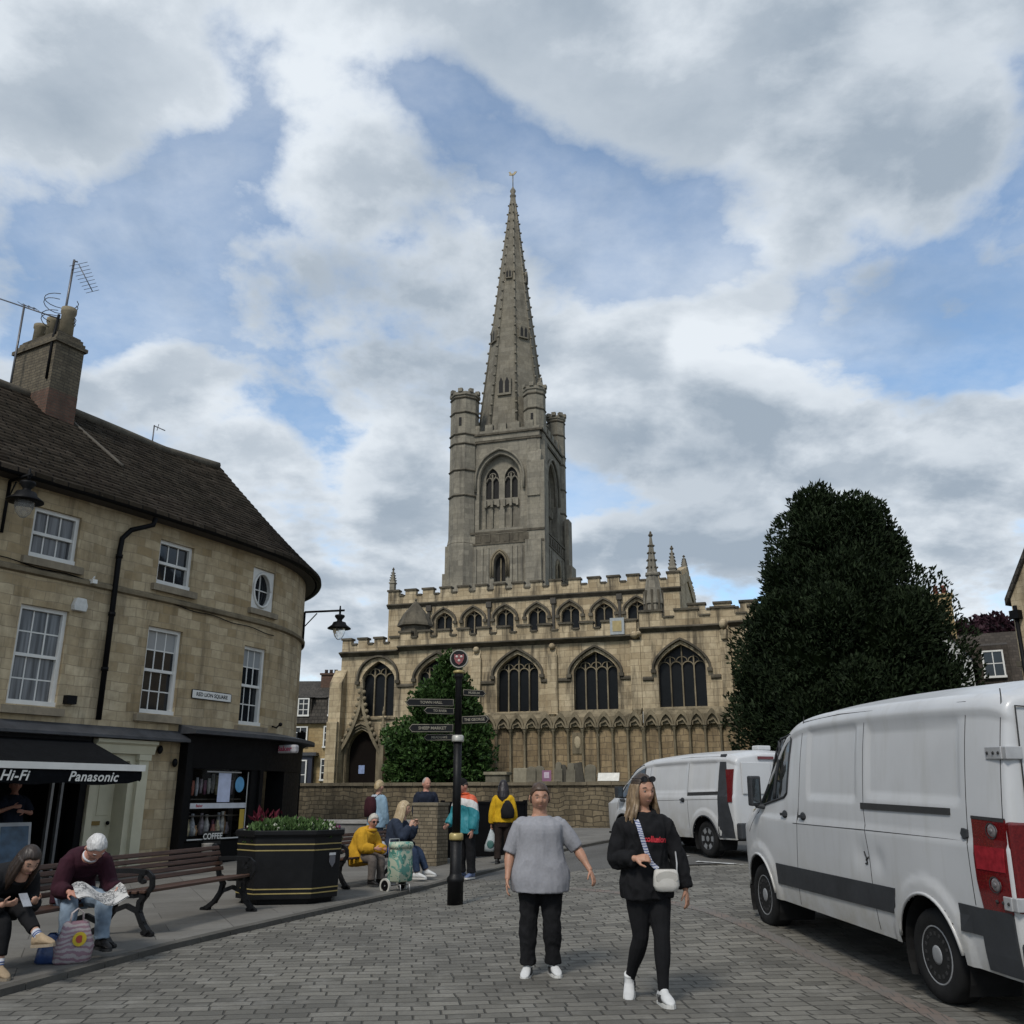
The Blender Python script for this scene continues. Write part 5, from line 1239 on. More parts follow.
# ================================================================== background houses
M_YST = stone('yellow_rubble', (.30,.21,.10), (.40,.30,.155), (.22,.165,.09), .5, .22, .012, stain=(.08,.06,.04), stain_amt=.4, bump=.4, seed=14)
M_RSL = stone('roof_slates', (.035,.031,.026), (.075,.066,.055), (.02,.018,.016), .3, .22, .02, stain=(.02,.018,.015), stain_amt=.5, pale=(.12,.11,.09), pale_amt=.3, bump=.5, seed=15)
M_RSLP = stone('pale_slates', (.10,.095,.085), (.16,.15,.13), (.06,.055,.05), .4, .25, .02, stain=(.05,.046,.04), stain_amt=.5, bump=.5, seed=16)
def small_window(parent, x, z, w_, h, y, cols=2, rows=2, m=None, name='window'):
    mb = MB(); f = .05
    mb.box(x-w_/2, x-w_/2+f*1.6, y-.1, y+.04, z-h/2, z+h/2); mb.box(x+w_/2-f*1.6, x+w_/2, y-.1, y+.04, z-h/2, z+h/2); mb.box(x-w_/2+f*1.6, x+w_/2-f*1.6, y-.1, y+.04, z+h/2-f*1.6, z+h/2); mb.box(x-w_/2-.03, x+w_/2+.03, y-.14, y+.04, z-h/2-.06, z-h/2+f)
    for i in range(1, cols): xx = x-w_/2+w_*i/cols; mb.box(xx-.022, xx+.022, y-.08, y, z-h/2+f, z+h/2-f*1.6)
    for i in range(1, rows): zz = z-h/2+h*i/rows; mb.box(x-w_/2+f*1.6, x+w_/2-f*1.6, y-.07, y-.005, zz-.022, zz+.022)
    o = mb.build(name, M_WHITE, parent)
    g = MB(); g.box(x-w_/2+f, x+w_/2-f, y-.03, y+.03, z-h/2+f*.5, z+h/2-f); g.build('pane', M_PANE, o); return o
HO = empty('mansard_house', (-12.5, 60, 0), radians(-4), 'yellow stone house with dark mansard roof and red chimney between corner building and church', 'house')
mb = MB(); mb.box(-7, 5, 0, 7, 0, 5.95); mb.build('wall', M_YST, HO)
mb = MB(); mb.prism([(-.25,5.9),(7.25,5.9),(6.6,7.55),(.45,7.55)], -7.1, 5.1, 'x'); mb.prism([(.3,7.55),(6.8,7.55),(3.5,9.0)], -7.05, 5.05, 'x')
RF = mb.build('roof', M_RSL, HO)
mb = MB(); mb.add([(-.5,.35,7.60),(5.04,.35,7.60),(5.04,2.4,8.52),(-.5,2.4,8.52)], [(0,1,2,3)]); 
mb = MB(); mb.box(-.45, .6, 2.2, 3.2, 7.9, 9.25); mb.box(-.53, .68, 2.12, 3.28, 9.25, 9.37); CHH = mb.build('chimney', M_BRKR, RF)
for x in (-.25,.08,.41):
    mb = MB(); mb.lathe([(.13,9.35),(.11,9.6),(.14,9.65)], 8, (x,2.7,0)); mb.build('chimney_pot', mat('pot_dark', (.06,.045,.04), .8), CHH)
for x in (-.85, 1.15):
    mb = MB(); mb.box(x-.5, x+.5, .0, 1.2, 6.35, 7.55); mb.prism([(-.1,7.55),(1.4,7.55),(1.4,7.75)], x-.6, x+.6, 'x'); d = mb.build('dormer', M_RSL, HO); small_window(d, x, 6.95, .75, 1.1, -.02, 2, 3)
for x, z, w_, h in ((-.95,5.15,.95,1.15),(1.1,5.1,1.1,1.3),(.75,3.1,.55,1.3),(-3.5,5.1,1,1.2)): small_window(HO, x, z, w_, h, -.01, 2, 3)
mb = MB(); mb.box(-1.5, .05, -.5, -.01, 0, 3.9); SF2 = mb.build('shop_bay', mat('navy_paint', (.012,.015,.03), .5), HO)
small_window(SF2, -.75, 2.75, 1.0, 1.8, -.52, 2, 2)
mb = MB(); mb.box(-1.75, .3, -.65, -.01, 3.9, 4.1); mb.build('cornice', M_LEADD, SF2)
# right: white gabled house with chimney and long brown roof
HG = empty('white_gable_house', (21.25, 46, 0), radians(-25), 'white gabled house with stone chimney and brown slate roof right of the yew', 'house')
mb = MB(); mb.prism([(-2.8,0),(1.5,0),(1.5,8.0),(-.3,10.4),(-2.8,7.9)], 0, 8, 'y'); mb.build('wall', mat('white_render', (.42,.42,.40), .8, 0, .15, 2), HG)
M_BRF = stone('brown_tiles', (.042,.035,.028), (.072,.06,.048), (.03,.024,.02), .25, .16, .012, stain=(.025,.02,.017), stain_amt=.5, pale=(.10,.075,.06), pale_amt=.3, bump=.5, seed=17)
mb = MB(); mb.hexa([(-.3,-.15,10.4),(1.75,-.15,7.65),(1.75,8.1,7.65),(-.3,8.1,10.4)], [(-.3,-.15,10.6),(1.8,-.15,7.85),(1.8,8.1,7.85),(-.3,8.1,10.6)]); mb.hexa([(-3.05,-.15,7.6),(-.3,-.15,10.4),(-.3,8.1,10.4),(-3.05,8.1,7.6)], [(-3.1,-.15,7.8),(-.3,-.15,10.6),(-.3,8.1,10.6),(-3.1,8.1,7.8)]); mb.build('roof', M_BRF, HG)
mb = MB(); mb.box(.0, 1.0, .6, 1.5, 9, 11.3); mb.box(-.08, 1.08, .52, 1.58, 11.3, 11.42); CC = mb.build('chimney', M_YST, HG)
for x in (.3,.7):
    mb = MB(); mb.lathe([(.13,11.4),(.11,11.85),(.15,11.9)], 8, (x,1,0)); mb.build('chimney_pot', mat('red_pot', (.20,.06,.04), .8), CC)
HR = empty('brown_roofed_house', (24.5, 47, 0), radians(-28), 'house under a long brown slate roof with one white dormer window, far right', 'house')
mb = MB(); mb.box(-3, 9, 0, 8, 0, 6.2); mb.build('wall', M_YST, HR)
mb = MB(); mb.prism([(-.3,6.0),(8.3,6.0),(4,10.1)], -3.1, 9.1, 'x'); mb.build('roof', M_BRF, HR)
mb = MB(); mb.prism([(.55,7.0),(3.4,7.0),(3.4,9.45),(.55,8.95)], -.75, .75, 'x'); d = mb.build('dormer', M_BRF, HR); small_window(d, 0, 8.0, 1.0, 1.35, .52, 2, 2)
mb = MB(); mb.tube([(-1.6,1.9,8.2),(-1.5,1.3,7.7),(-1.2,.9,7.3)], .05, 6); mb.build('vent_pipe', M_WHITE, HR)
# right edge: stone gable nearer
HE = empty('stone_gable_house', (15.15, 27.5, 0), radians(-62), 'honey stone gable with drainpipe at the right edge of the view', 'house')
mb = MB(); mb.prism([(0,0),(7,0),(7,7.3),(3.5,12.8),(0,7.3)], 0, 9, 'y'); mb.build('wall', M_LIME, HE)
mb = MB()
for p, q in (((-.12,7.15),(3.5,12.95)),((3.5,12.95),(7.12,7.15))):
    mb.hexa([(p[0],-.12,p[1]-.1),(q[0],-.12,q[1]-.1),(q[0],9.1,q[1]-.1),(p[0],9.1,p[1]-.1)], [(p[0],-.12,p[1]+.1),(q[0],-.12,q[1]+.1),(q[0],9.1,q[1]+.1),(p[0],9.1,p[1]+.1)])
mb.build('roof', M_RSL, HE)
mb = MB(); mb.box(-.09, 7.05, -.09, -.003, 5.2, 5.35); mb.build('string_course', M_TRIMD, HE)
mb = MB(); mb.tube([(.16,-.1,7.0),(.16,-.1,0)], .06, 8); mb.box(.02,.3,-.22,-.005,6.6,6.85); mb.build('downpipe', M_BLACKP, HE)
# ================================================================== vans
t = NT('van_white'); ob = t.obj()
f = t.noise(1.2, ob, 5); st = t.noise(1.2, t.mapping(ob, (5,5,.7)), 5, .6)
sepz = t.n('ShaderNodeSeparateXYZ'); t.link(ob, sepz.inputs[0])
low = t.math('MULTIPLY', t.ramp(sepz.outputs[2], (.95,.35)), t.ramp(t.noise(3, ob, 6, .7), (.3,.7)))
col = t.mix(t.ramp(f, (.3,.7)), (.43,.433,.435), (.50,.503,.505)); col = t.mix(t.ramp(st, (.52,.78,0,.4)), col, (.33,.32,.29)); col = t.mix(t.math('MULTIPLY', low, .85), col, (.27,.245,.19))
t.base(col); t.set(Roughness=t.ramp(st, (.3,.8,.28,.45)), Specular_IOR_Level=.4, Coat_Weight=.2, Coat_Roughness=.1); M_VAN = t.m
M_TRIMP = mat('grey_plastic', (.030,.032,.035), .6, 0, .2, 3, .2, 200, .3); M_RUB = mat('tyre_rubber', (.012,.012,.012), .85, 0, .3, 6, 0, 60, .2)
M_SEAM = mat('panel_gap', (.02,.02,.02), .9); M_VGL = glass('van_glass', (.008,.010,.011), .04, .5); M_STEEL = mat('steel_rim', (.27,.275,.28), .5, .3, .15, 6); M_ALLOY = mat('alloy_rim', (.30,.31,.32), .4, .5, .1, 6)
t = NT('tail_lens'); t.base(t.mix(t.ramp(t.noise(60, t.obj(), 2), (.3,.7)), (.075,.004,.006), (.13,.008,.009))); t.set(Roughness=.12, Coat_Weight=.5); M_LENS = t.m
M_CLEAR = mat('clear_lens', (.2,.18,.18), .15, .3, .2, 30)

def make_van(P, name, label, loc, rz, pitch):
    V = empty(name, loc, rz, label, 'van', 'white vans parked along the road'); V.rotation_euler = (pitch, 0, rz)
    ZT, ZBLT, W = P['ZT'], P['zb'], P['W']
    def ztop(y): return sinterp(P['top'], y)
    def plan(y): return sinterp(P['plan'], y)
    def sec(z): return sinterp(P['sec'], z)
    def zunmap(y, z): return z if z < ZBLT else ZBLT+(z-ZBLT)*(ZT-ZBLT)/max(.05, ztop(y)-ZBLT)
    def recess(y, z):
        d = 0
        for y0, y1, z0, z1, dep in P['recess']:
            e = .035; k = sst((y-y0)/e)*sst((y1-y)/e)*sst((z-z0)/e)*sst((z1-z)/e); d = max(d, dep*k)
        cz = P['crease']; d += .014*sst((z-cz)/.03)
        for y0, z0, r_ in P.get('dents', []): d += .02*math.exp(-((y-y0)**2+(z-z0)**2)/(r_*r_))
        for yw in (P['yr'], P['yf']):                              # flared wheel arch lips
            r = hypot(y-yw, z-P['rw'])
            if z > P['rw']-.05: d -= .022*sst((P['ra']+.13-r)/.03)*sst((r-P['ra']+.05)/.03)
        return d
    def sx(y, z, off=0): return -(W*plan(y)*sec(zunmap(y, z))-recess(y, z)+off)
    # ---- body
    ys = []; y = P['y0']
    while y < P['y1']: ys.append(y); y += .04
    ys.append(P['y1'])
    zs = [P['zs']+(P['zc']-P['zs'])*i/46 for i in range(47)]      # side heights up to the roof corner
    rings = []
    for y in ys:
        zt = ztop(y); row = []
        f = lambda z: z if z < ZBLT else ZBLT+(z-ZBLT)*(zt-ZBLT)/(ZT-ZBLT)
        for z in zs: zz = f(z); zz = min(zz, zt-.0) if z < ZBLT else zz; row.append((-(W*plan(y)*sec(z)-recess(y, zz)), y, min(zz, zt)))
        xe = W*plan(y)*sec(P['zc']); zc = row[-1][2]
        for i in range(1, 9):                                      # roof corner and crown
            a = pi/2*i/8; row.append((-(xe-.14+.14*cos(a)), y, min(zt, zc+(f(P['zc']+P['rc'])-zc)*sin(a))))
        for i in range(1, 6): x = (xe-.14)*(1-i/5); row.append((-x, y, min(zt, row[54][2]+(zt-row[54][2])*sin(pi/2*i/5))))
        full = row+[(-p[0], p[1], p[2]) for p in row[-2::-1]]; rings.append(full)
    n = len(rings[0]); mb = MB(smooth=True); vs = [p for r in rings for p in r]; fs = []; ms = []
    for i in range(len(rings)-1):
        for j in range(n-1):
            c = [vs[i*n+j], vs[i*n+j+1], vs[(i+1)*n+j+1], vs[(i+1)*n+j]]
            yc_, zc_ = sum(p[1] for p in c)/4, sum(p[2] for p in c)/4; xc_ = sum(p[0] for p in c)/4
            if abs(xc_) > W*.6 and any(hypot(yc_-yw, zc_-P['rw']) < P['ra'] for yw in (P['yr'], P['yf'])): continue
            g = 1 if (P['ws0'] < yc_ < P['ws1'] and zc_ > ztop(yc_)-.25 and abs(xc_) < W*plan(yc_)*.82) else 0
            fs.append((i*n+j, i*n+j+1, (i+1)*n+j+1, (i+1)*n+j)); ms.append(g)
    for f_, m_ in zip([0], [0]): pass
    b = len(mb.v); mb.v += [tuple(p) for p in vs]
    for f_, m_ in zip(fs, ms): mb.f.append(list(f_)); mb.m.append(m_); mb.s.append(True); mb.uv.append(None)
    # rear wall: rings shrink over a rounded edge, then flat doors
    r0 = rings[0]; zc0 = (P['zs']+ztop(P['y0']))/2
    def shr(dx, dy): return [(p[0]*(1-dx/abs(W)), P['y0']-dy, zc0+(p[2]-zc0)*(1-dx/1.1)) for p in r0]
    rear = [r0, shr(.012,.02), shr(.035,.035), shr(.07,.042), shr(.3,.05), shr(.6,.052), shr(.93*W,.053)]
    mb.loft([r[:] for r in rear], False, False, False, 0, True)
    r1 = rings[-1]; mb.add(r1, [tuple(range(n))], 0, False)
    mb.add([rings[i][0] for i in range(0, len(rings), 4)]+[rings[i][-1] for i in range(0, len(rings), 4)], [], 0)
    fl = MB(); fl.box(-W*.9, W*.9, P['y0']+.05, P['y1']-.35, P['zs']-.02, P['zs']+.02); fl.build('underbody', M_RUB, V)
    body = mb.build('body', [M_VAN, M_VGL], V)
    # ---- helper: panels, strips on the left side
    def panel(name_, poly, m, off=.006, thick=.012, parent=V, sides=(-1,), step=.12):
        bm = bmesh.new(); f_ = bm.faces.new([bm.verts.new((p[0], p[1], 0)) for p in poly])
        lo = [min(p[i] for p in poly) for i in (0,1)]; hi = [max(p[i] for p in poly) for i in (0,1)]
        for ax in (0, 1):
            q = lo[ax]+step
            while q < hi[ax]-.01:
                bmesh.ops.bisect_plane(bm, geom=bm.verts[:]+bm.edges[:]+bm.faces[:], plane_co=(q,0,0) if ax == 0 else (0,q,0), plane_no=(1,0,0) if ax == 0 else (0,1,0)); q += step
        bm.verts.ensure_lookup_table(); bm.verts.index_update()
        V2 = [v.co.copy() for v in bm.verts]; F2 = [[v.index for v in f.verts] for f in bm.faces]; E2 = [[v.index for v in e.verts] for e in bm.edges if len(e.link_faces) == 1]; bm.free()
        for sd_ in sides:
            pb = MB(smooth=False)
            A = [(sx(p.x, p.y, off)*-sd_, p.x, p.y) for p in V2]; B = [(sx(p.x, p.y, off-thick)*-sd_, p.x, p.y) for p in V2]; nn = len(A)
            pb.add(A+B, F2+[(e[0], e[1], nn+e[1], nn+e[0]) for e in E2])
            pb.build(name_, m, parent)
    def line(name_, pts, m, r, off=.0, parent=body, sub=8):
        L = []
        for a, b_ in zip(pts, pts[1:]):
            for i in range(sub): L.append((lerp(a[0], b_[0], i/sub), lerp(a[1], b_[1], i/sub)))
        L.append(pts[-1]); lb = MB(); lb.tube([(sx(p[0], p[1], off), p[0], p[1]) for p in L], r, 6); return lb.build(name_, m, parent)
    for sgn, pts in enumerate(P['seams']): line('door_seam', pts, M_SEAM, .0042, -.001)
    panel('side_window', P['win'], M_VGL, .004, .01, V, (-1, 1), .1); line('window_seal', P['win']+[P['win'][0]], M_TRIMP, .014, .003)
    if 'win_bar' in P: line('window_seal', P['win_bar'], M_TRIMP, .02, .004)
    for nm, poly, m, off, sides in P['panels']: panel(nm, poly, m, off, off+.02, V, sides)
    for y, z in P['handles']:
        hb = MB(); hb.obox((sx(y, z, .02), y, z), (.03,.13,.028)); hb.sphere((sx(y, z, .0)-.004, y, z), (.014,.07,.045), 10, 6); hb.build('door_handle', M_TRIMP, V, bevel=.006)
    # ---- wheel housings, lips, wheels
    for yw, nm in ((P['yr'], 0), (P['yf'], 1)):
        nseg = 20
        for sd_ in (-1, 1):
            wl = MB(); ring = [[(sd_*(W*1.0*xx), yw+P['ra']*1.0*cos(a), P['rw']+P['ra']*1.0*sin(a)) for xx in (.965, .55)] for a in [-.5+(pi+1)*i/nseg for i in range(nseg+1)]]
            wl.grid(ring); wl.add([r[1] for r in ring], [tuple(range(len(ring)))]); wl.build('wheel_arch', M_RUB, V)
        for sd_ in (-1, 1):
            lip = MB(); P_ = [Vector((sx(yw+(P['ra'])*cos(a), max(P['zs'], P['rw']+P['ra']*sin(a)), .004)*-sd_, yw+P['ra']*cos(a), P['rw']+P['ra']*sin(a))) for a in [-.25+(pi+.5)*i/26 for i in range(27)] if P['rw']+P['ra']*sin(a) > P['zs']-.0]
            lip.tube(P_, .014, 6); lip.build('arch_lip', M_TRIMP if P.get('darklip') else M_VAN, body)
            wo = empty('wheel', (sd_*P['xw'], yw, P['rw'])); wo.parent = V; wo.rotation_euler = (0, 0, pi/2 if sd_ < 0 else -pi/2)
            R_ = P['rw']; tw_ = .115
            def lat(prof, nn=32): # lathe about local +Y (outwards)
                m2 = MB(); m2.loft([[(r*cos(2*pi*k/nn), yy, r*sin(2*pi*k/nn)) for k in range(nn)] for r, yy in prof], True, True, True, None, True); return m2
            ri = R_*.62
            # local +y points outwards from the van
            ty = lat([(ri, -tw_), (R_*.93, -tw_), (R_*.985, -tw_*.75), (R_, -tw_*.4), (R_, tw_*.4), (R_*.985, tw_*.75), (R_*.93, tw_*.98), (ri*1.12, tw_*1.02), (ri, tw_*.9)])
            ty.build('tyre', M_RUB, wo)
            if P['rim'] == 'steel':
                rm = lat([(ri, -.05), (ri*1.02, tw_*.9), (ri*.96, tw_*.95), (ri*.90, tw_*.55), (ri*.86, tw_*.5), (ri*.80, tw_*.72), (ri*.62, tw_*.85), (ri*.5, tw_*.55), (ri*.36, tw_*.5), (ri*.33, tw_*.9), (ri*.24, tw_*.95), (.005, tw_*.95)])
                ro = rm.build('rim', M_STEEL, wo)
                sl_ = MB()
                for k in range(16):
                    a = 2*pi*k/16; sl_.obox((ri*.73*cos(a), tw_*.80, ri*.73*sin(a)), (ri*.13, .03, ri*.11), Matrix.Rotation(-a, 3, 'Y'))
                sl_.build('rim_slots', M_SEAM, ro)
                bo = MB()
                for k in range(6): a = 2*pi*k/6; bo.sphere((ri*.42*cos(a), tw_*.55, ri*.42*sin(a)), .016, 6, 4)
                bo.build('wheel_bolts', M_STEEL, ro)
            else:
                rm = lat([(ri, -.05), (ri*1.03, tw_*.92), (ri*.95, tw_*.95), (ri*.9, tw_*.4), (.01, tw_*.3)]); ro = rm.build('rim', M_TRIMP, wo)
                sp_ = MB()
                for k in range(6):
                    a = 2*pi*k/6; d_ = Vector((cos(a), 0, sin(a))); t_ = Vector((-sin(a), 0, cos(a))); up = Vector((0,1,0))
                    p0_, p1_ = d_*ri*.15, d_*ri*.93
                    sp_.hexa([p0_+t_*.03+up*tw_*.55, p1_+t_*.055+up*tw_*.65, p1_-t_*.055+up*tw_*.65, p0_-t_*.03+up*tw_*.55], [p0_+t_*.03+up*tw_*.85, p1_+t_*.05+up*tw_*.95, p1_-t_*.05+up*tw_*.95, p0_-t_*.03+up*tw_*.85])
                sp_.lathe([(.0,0)], 3) if False else None
                sp_.loft([[(r*cos(2*pi*k/16), yy, r*sin(2*pi*k/16)) for k in range(16)] for r, yy in [(ri*.25, tw_*.5), (ri*.25, tw_*.9), (.005, tw_*.93)]])
                sp_.build('spokes', M_ALLOY, ro)
    # ---- mirrors
    for sd_ in (-1, 1):
        y, z = P['mirror']; x0 = sx(y, z)
        mm = MB(); mm.obox(((x0-.05-P['mw']/2)*-sd_, y+.05, z+.08), (P['mw'],.12,P['mh'])); mm.tube([(x0*-sd_, y-.02, z-.1), ((x0-.12)*-sd_, y+.04, z-.08)], .035, 6)
        mo = mm.build('door_mirror', M_TRIMP, V, bevel=.035)
        g = MB(); g.box(min((x0-.08)*-sd_, (x0-.03-P['mw'])*-sd_), max((x0-.08)*-sd_, (x0-.03-P['mw'])*-sd_), y-.018, y-.012, z+.08-P['mh']*.4, z+.08+P['mh']*.4); g.build('mirror_glass', mat('mirror_glass', (.25,.28,.3), .05, .9), mo)
    return V, body, sx, panel, line, ztop
# -------------------------------------------------- near van
P1 = dict(mw=.13, mh=.34, ZT=2.46, zb=1.05, W=.993, zs=.36, zc=2.16, rc=.17, y0=-1.07, y1=4.58, rw=.345, ra=.45, yr=.03, yf=3.6, xw=.845, rim='steel', ws0=2.85, ws1=3.8, crease=1.22,
  top=[(-1.07,2.40),(-.9,2.44),(0,2.47),(1.5,2.465),(2.4,2.41),(2.8,2.28),(3.2,1.92),(3.7,1.47),(4.0,1.33),(4.3,1.18),(4.48,.98),(4.58,.80)],
  plan=[(-1.07,.982),(-.9,.995),(-.5,1.0),(1,1.0),(3.2,1.0),(3.7,.985),(4.1,.94),(4.35,.86),(4.5,.74),(4.58,.6)],
  sec=[(.3,.955),(.5,.985),(.8,1.0),(1.2,1.0),(1.5,.985),(1.9,.945),(2.16,.905),(2.3,.88)],
  recess=[(1.12,2.2,1.46,2.16,.02),(-.56,.92,1.5,2.14,.02)], dents=[(1.05,1.0,.12),(.75,.98,.10)],
  seams=[[(2.36,2.30),(2.40,1.5),(2.55,.38)],[(.98,2.28),(.98,1.4),(.9,.9),(.87,.40)],[(-.64,2.2),(-.63,1.22),(-.65,.8)],[(2.36,2.24),(1.5,2.28),(-.64,2.26)],[(2.55,1.19),(.98,1.22),(-.64,1.24)],[(3.3,1.72),(3.62,1.3),(3.95,1.02)],[(-1.045,2.33),(-1.045,1.86),(-1.04,1.42)]],
  win=[(3.16,1.96),(3.02,2.08),(2.68,2.12),(2.66,2.05),(2.72,1.50),(2.80,1.45),(3.55,1.33),(3.58,1.37)], win_bar=[(3.06,2.06),(3.1,1.42)],
  panels=[('side_trim', [(3.09,.74),(3.06,.53),(.55,.575),(.50,.78)], M_TRIMP, .012, (-1,1)), ('side_trim', [(-.44,.79),(-.46,.6),(-.70,.6),(-.70,.79)], M_TRIMP, .012, (-1,1)),
          ('bumper_corner', [(-.70,.79),(-.70,.38),(-1.06,.38),(-1.06,.80)], M_TRIMP, .014, (-1,1)),
          ('sliding_rail', [(1.02,1.455),(1.02,1.40),(-.42,1.415),(-.42,1.465)], M_SEAM, .010, (-1,)),
          ('tail_light', [(-.70,1.42),(-.72,.98),(-.76,.79),(-1.065,.79),(-1.065,1.41)], M_LENS, .012, (-1,1)),
          ('lens_reflection', [(-.735,1.22),(-.74,1.06),(-1.05,1.06),(-1.05,1.22)], mat('reflection_red', (.24,.018,.025), .12, 0, .3, 20), .016, (-1,1)), ('lamp_edge', [(-.70,1.425),(-.70,1.405),(-1.06,1.395),(-1.06,1.42)], M_SEAM, .015, (-1,1)),  # lighter red band paints the pinkish reflection across the middle of the lens
          ('fuel_cap', [(-.58,1.33),(-.56,1.29),(-.59,1.25),(-.64,1.27),(-.64,1.32)], M_TRIMP, .02, (-1,))],
  handles=[(2.78,1.27),(2.30,1.27)], mirror=(3.45,1.42))
rz1 = atan2(.1157, .993); right = Vector((.993, .1157, 0)); o1 = Vector((3.35, 7.93, .0))+right*.95
V1, B1_, sx1, pan1, line1, zt1 = make_van(P1, 'parked_van', 'nearest white panel van with grey side trim and a dented sliding door, at right', o1, rz1, radians(1.6))
# rear details: lamp lenses, doors, hinges, bumper, roof marker
for z in (1.33, .97):
    m2 = MB(); m2.sphere((sx1(-.92, z, .006), -.93, z), (.014,.058,.048), 12, 8); lr_ = m2.build('lamp_reflector', M_CLEAR, V1)
    m2 = MB(); m2.loft([[(sx1(-.92, z, .017), -.93+r_*1.2*cos(2*pi*j/20), z+r_*sin(2*pi*j/20)) for j in range(20)] for r_ in (.047,.056)], True, False, False); m2.build('reflector_ring', M_SEAM, lr_)
    m2 = MB(); m2.sphere((sx1(-.92, z, .012)-.006, -.93, z), (.008,.022,.018), 8, 6); m2.build('bulb', mat('bulb_grey', (.12,.11,.11), .3), lr_)
for sd_ in (-1, 1):
    m2 = MB(); m2.box(min(sd_*.80, sd_*.962), max(sd_*.80, sd_*.962), -1.122, -1.06, .80, 1.40); m2.build('tail_light', M_LENS, V1, bevel=.02)
    for z in (1.87, .86):
        h = MB(); x = sx1(-1.04, z, .006)*-sd_ if sd_ > 0 else sx1(-1.04, z, .006)
        h.box(min(x, x+.02*sd_), max(x, x+.02*sd_), -1.09, -.9 if z > 1 else -1.0, z-.045, z+.045); h.box(min(x-.12*sd_, x+.01*sd_), max(x-.12*sd_, x+.01*sd_), -1.135, -1.09, z-.045, z+.045); ho = h.build('door_hinge', mat('hinge_steel', (.38,.38,.38), .4, .3), V1, bevel=.006)
        hb = MB(); 
        for yy in (-.93,-1.0,-1.06): hb.sphere((x+.02*sd_, yy, z), .013, 6, 4)
        hb.build('hinge_bolts', M_SEAM, ho)
m2 = MB(); m2.box(-.97, .97, -1.22, -1.07, .36, .62); m2.build('rear_bumper', M_TRIMP, V1, bevel=.03)
for x0, x1 in ((-.84,-.06),(.06,.84)):
    m2 = MB()
    P_ = [(x0,.78),(x1,.78),(x1,2.16),(x0+.04,2.2)]
    m2.tube([(p[0], -1.125, p[1]) for p in P_]+[(P_[0][0], -1.125, P_[0][1])], .007, 5); m2.build('door_seam', M_SEAM, B1_)
    a, c = x0+.1, x1-.08
    m2 = MB(); m2.box(a, c, -1.135, -1.117, 1.38, 2.06); m2.build('door_panel', M_VAN, V1, bevel=.02)
m2 = MB(); m2.box(-.3, .3, -1.14, -1.06, 2.335, 2.40); m2.build('brake_light', M_TRIMP, V1, bevel=.015)
m2 = MB(); m2.box(-.26, .26, -1.135, -1.122, .84, .95); m2.build('number_plate', mat('plate_yellow', (.45,.33,.02), .4), V1)
m2 = MB()
for q in ([(1.02,1.03),(.98,.985),(.96,.94)], [(.99,.96),(.93,.99)], [(1.0,.93),(.95,.935)]): m2.tube([(sx1(p[0], p[1], .001), p[0], p[1]) for p in q], .009, 5)
m2.build('scrape_mark', M_SEAM, B1_)
# -------------------------------------------------- far van
P2 = dict(mw=.16, mh=.24, ZT=1.94, zb=.95, W=.95, zs=.33, zc=1.70, rc=.16, y0=-.83, y1=4.38, rw=.325, ra=.41, yr=.07, yf=3.22, xw=.80, rim='alloy', ws0=2.7, ws1=3.6, crease=1.08, darklip=True,
  top=[(-.83,1.86),(-.6,1.92),(.5,1.95),(1.6,1.94),(2.3,1.89),(2.7,1.76),(3.1,1.50),(3.5,1.26),(3.8,1.12),(4.1,.97),(4.28,.82),(4.38,.64)],
  plan=[(-.83,.975),(-.6,.99),(0,1.0),(2.5,1.0),(3.2,.985),(3.7,.945),(4.1,.85),(4.28,.72),(4.38,.56)],
  sec=[(.3,.95),(.5,.985),(.8,1.0),(1.05,1.0),(1.3,.975),(1.6,.925),(1.72,.90),(1.9,.86)],
  recess=[(.68,1.95,1.15,1.72,.018),(-.32,.55,1.17,1.72,.018)],
  seams=[[(2.05,1.80),(2.1,1.1),(2.2,.36)],[(.62,1.80),(.62,1.1),(.6,.36)],[(2.2,1.0),(.6,1.02),(-.4,1.03)],[(2.05,1.78),(.6,1.82),(-.4,1.80)],[(3.3,1.2),(3.45,.95),(3.5,.8)]],
  win=[(3.1,1.42),(2.75,1.64),(2.4,1.73),(2.3,1.69),(2.3,1.16),(3.2,1.06),(3.36,1.14)],
  panels=[('rear_pillar', [(-.40,1.84),(-.39,1.0),(-.36,.36),(-.80,.36),(-.80,.62),(-.70,.98),(-.62,1.55),(-.56,1.84)], M_TRIMP, .006, (-1,1)),
          ('tail_light', [(-.60,1.56),(-.66,1.3),(-.70,.98),(-.82,.98),(-.82,1.56)], M_LENS, .014, (-1,1)),
          ('sliding_rail', [(.62,1.16),(.62,1.10),(-.4,1.115),(-.4,1.17)], M_SEAM, .010, (-1,))],
  handles=[(2.2,1.02),(.78,1.02)], mirror=(3.12,1.1))
d2 = Vector((-.385, .923, 0)); r2 = Vector((.923, .385, 0)); o2 = Vector((3.66, 18.3, 0))-d2*.0+r2*.92; o2.z = G(o2.x-.4, o2.y)-.0
V2, B2_, sx2, pan2, line2, zt2 = make_van(P2, 'parked_van', 'smaller white van with black rear pillar parked beyond, near the churchyard wall', o2-d2*.07, atan2(.385, .923), math.atan2(G(2.4,21.4)-G(3.9,18.5), 3.1))
m2 = MB(); m2.box(-.9, .9, -.99, -.84, .34, .62); m2.build('rear_bumper', M_TRIMP, V2, bevel=.03)
m2 = MB(); m2.tube([(0,-.89,.66),(0,-.895,1.78)], .007, 5); m2.build('door_seam', M_SEAM, B2_)
m2 = MB(); m2.box(-.52, -.1, -.905, -.89, .74, .86); m2.build('number_plate', mat('plate_yellow2', (.42,.32,.03), .4), V2)
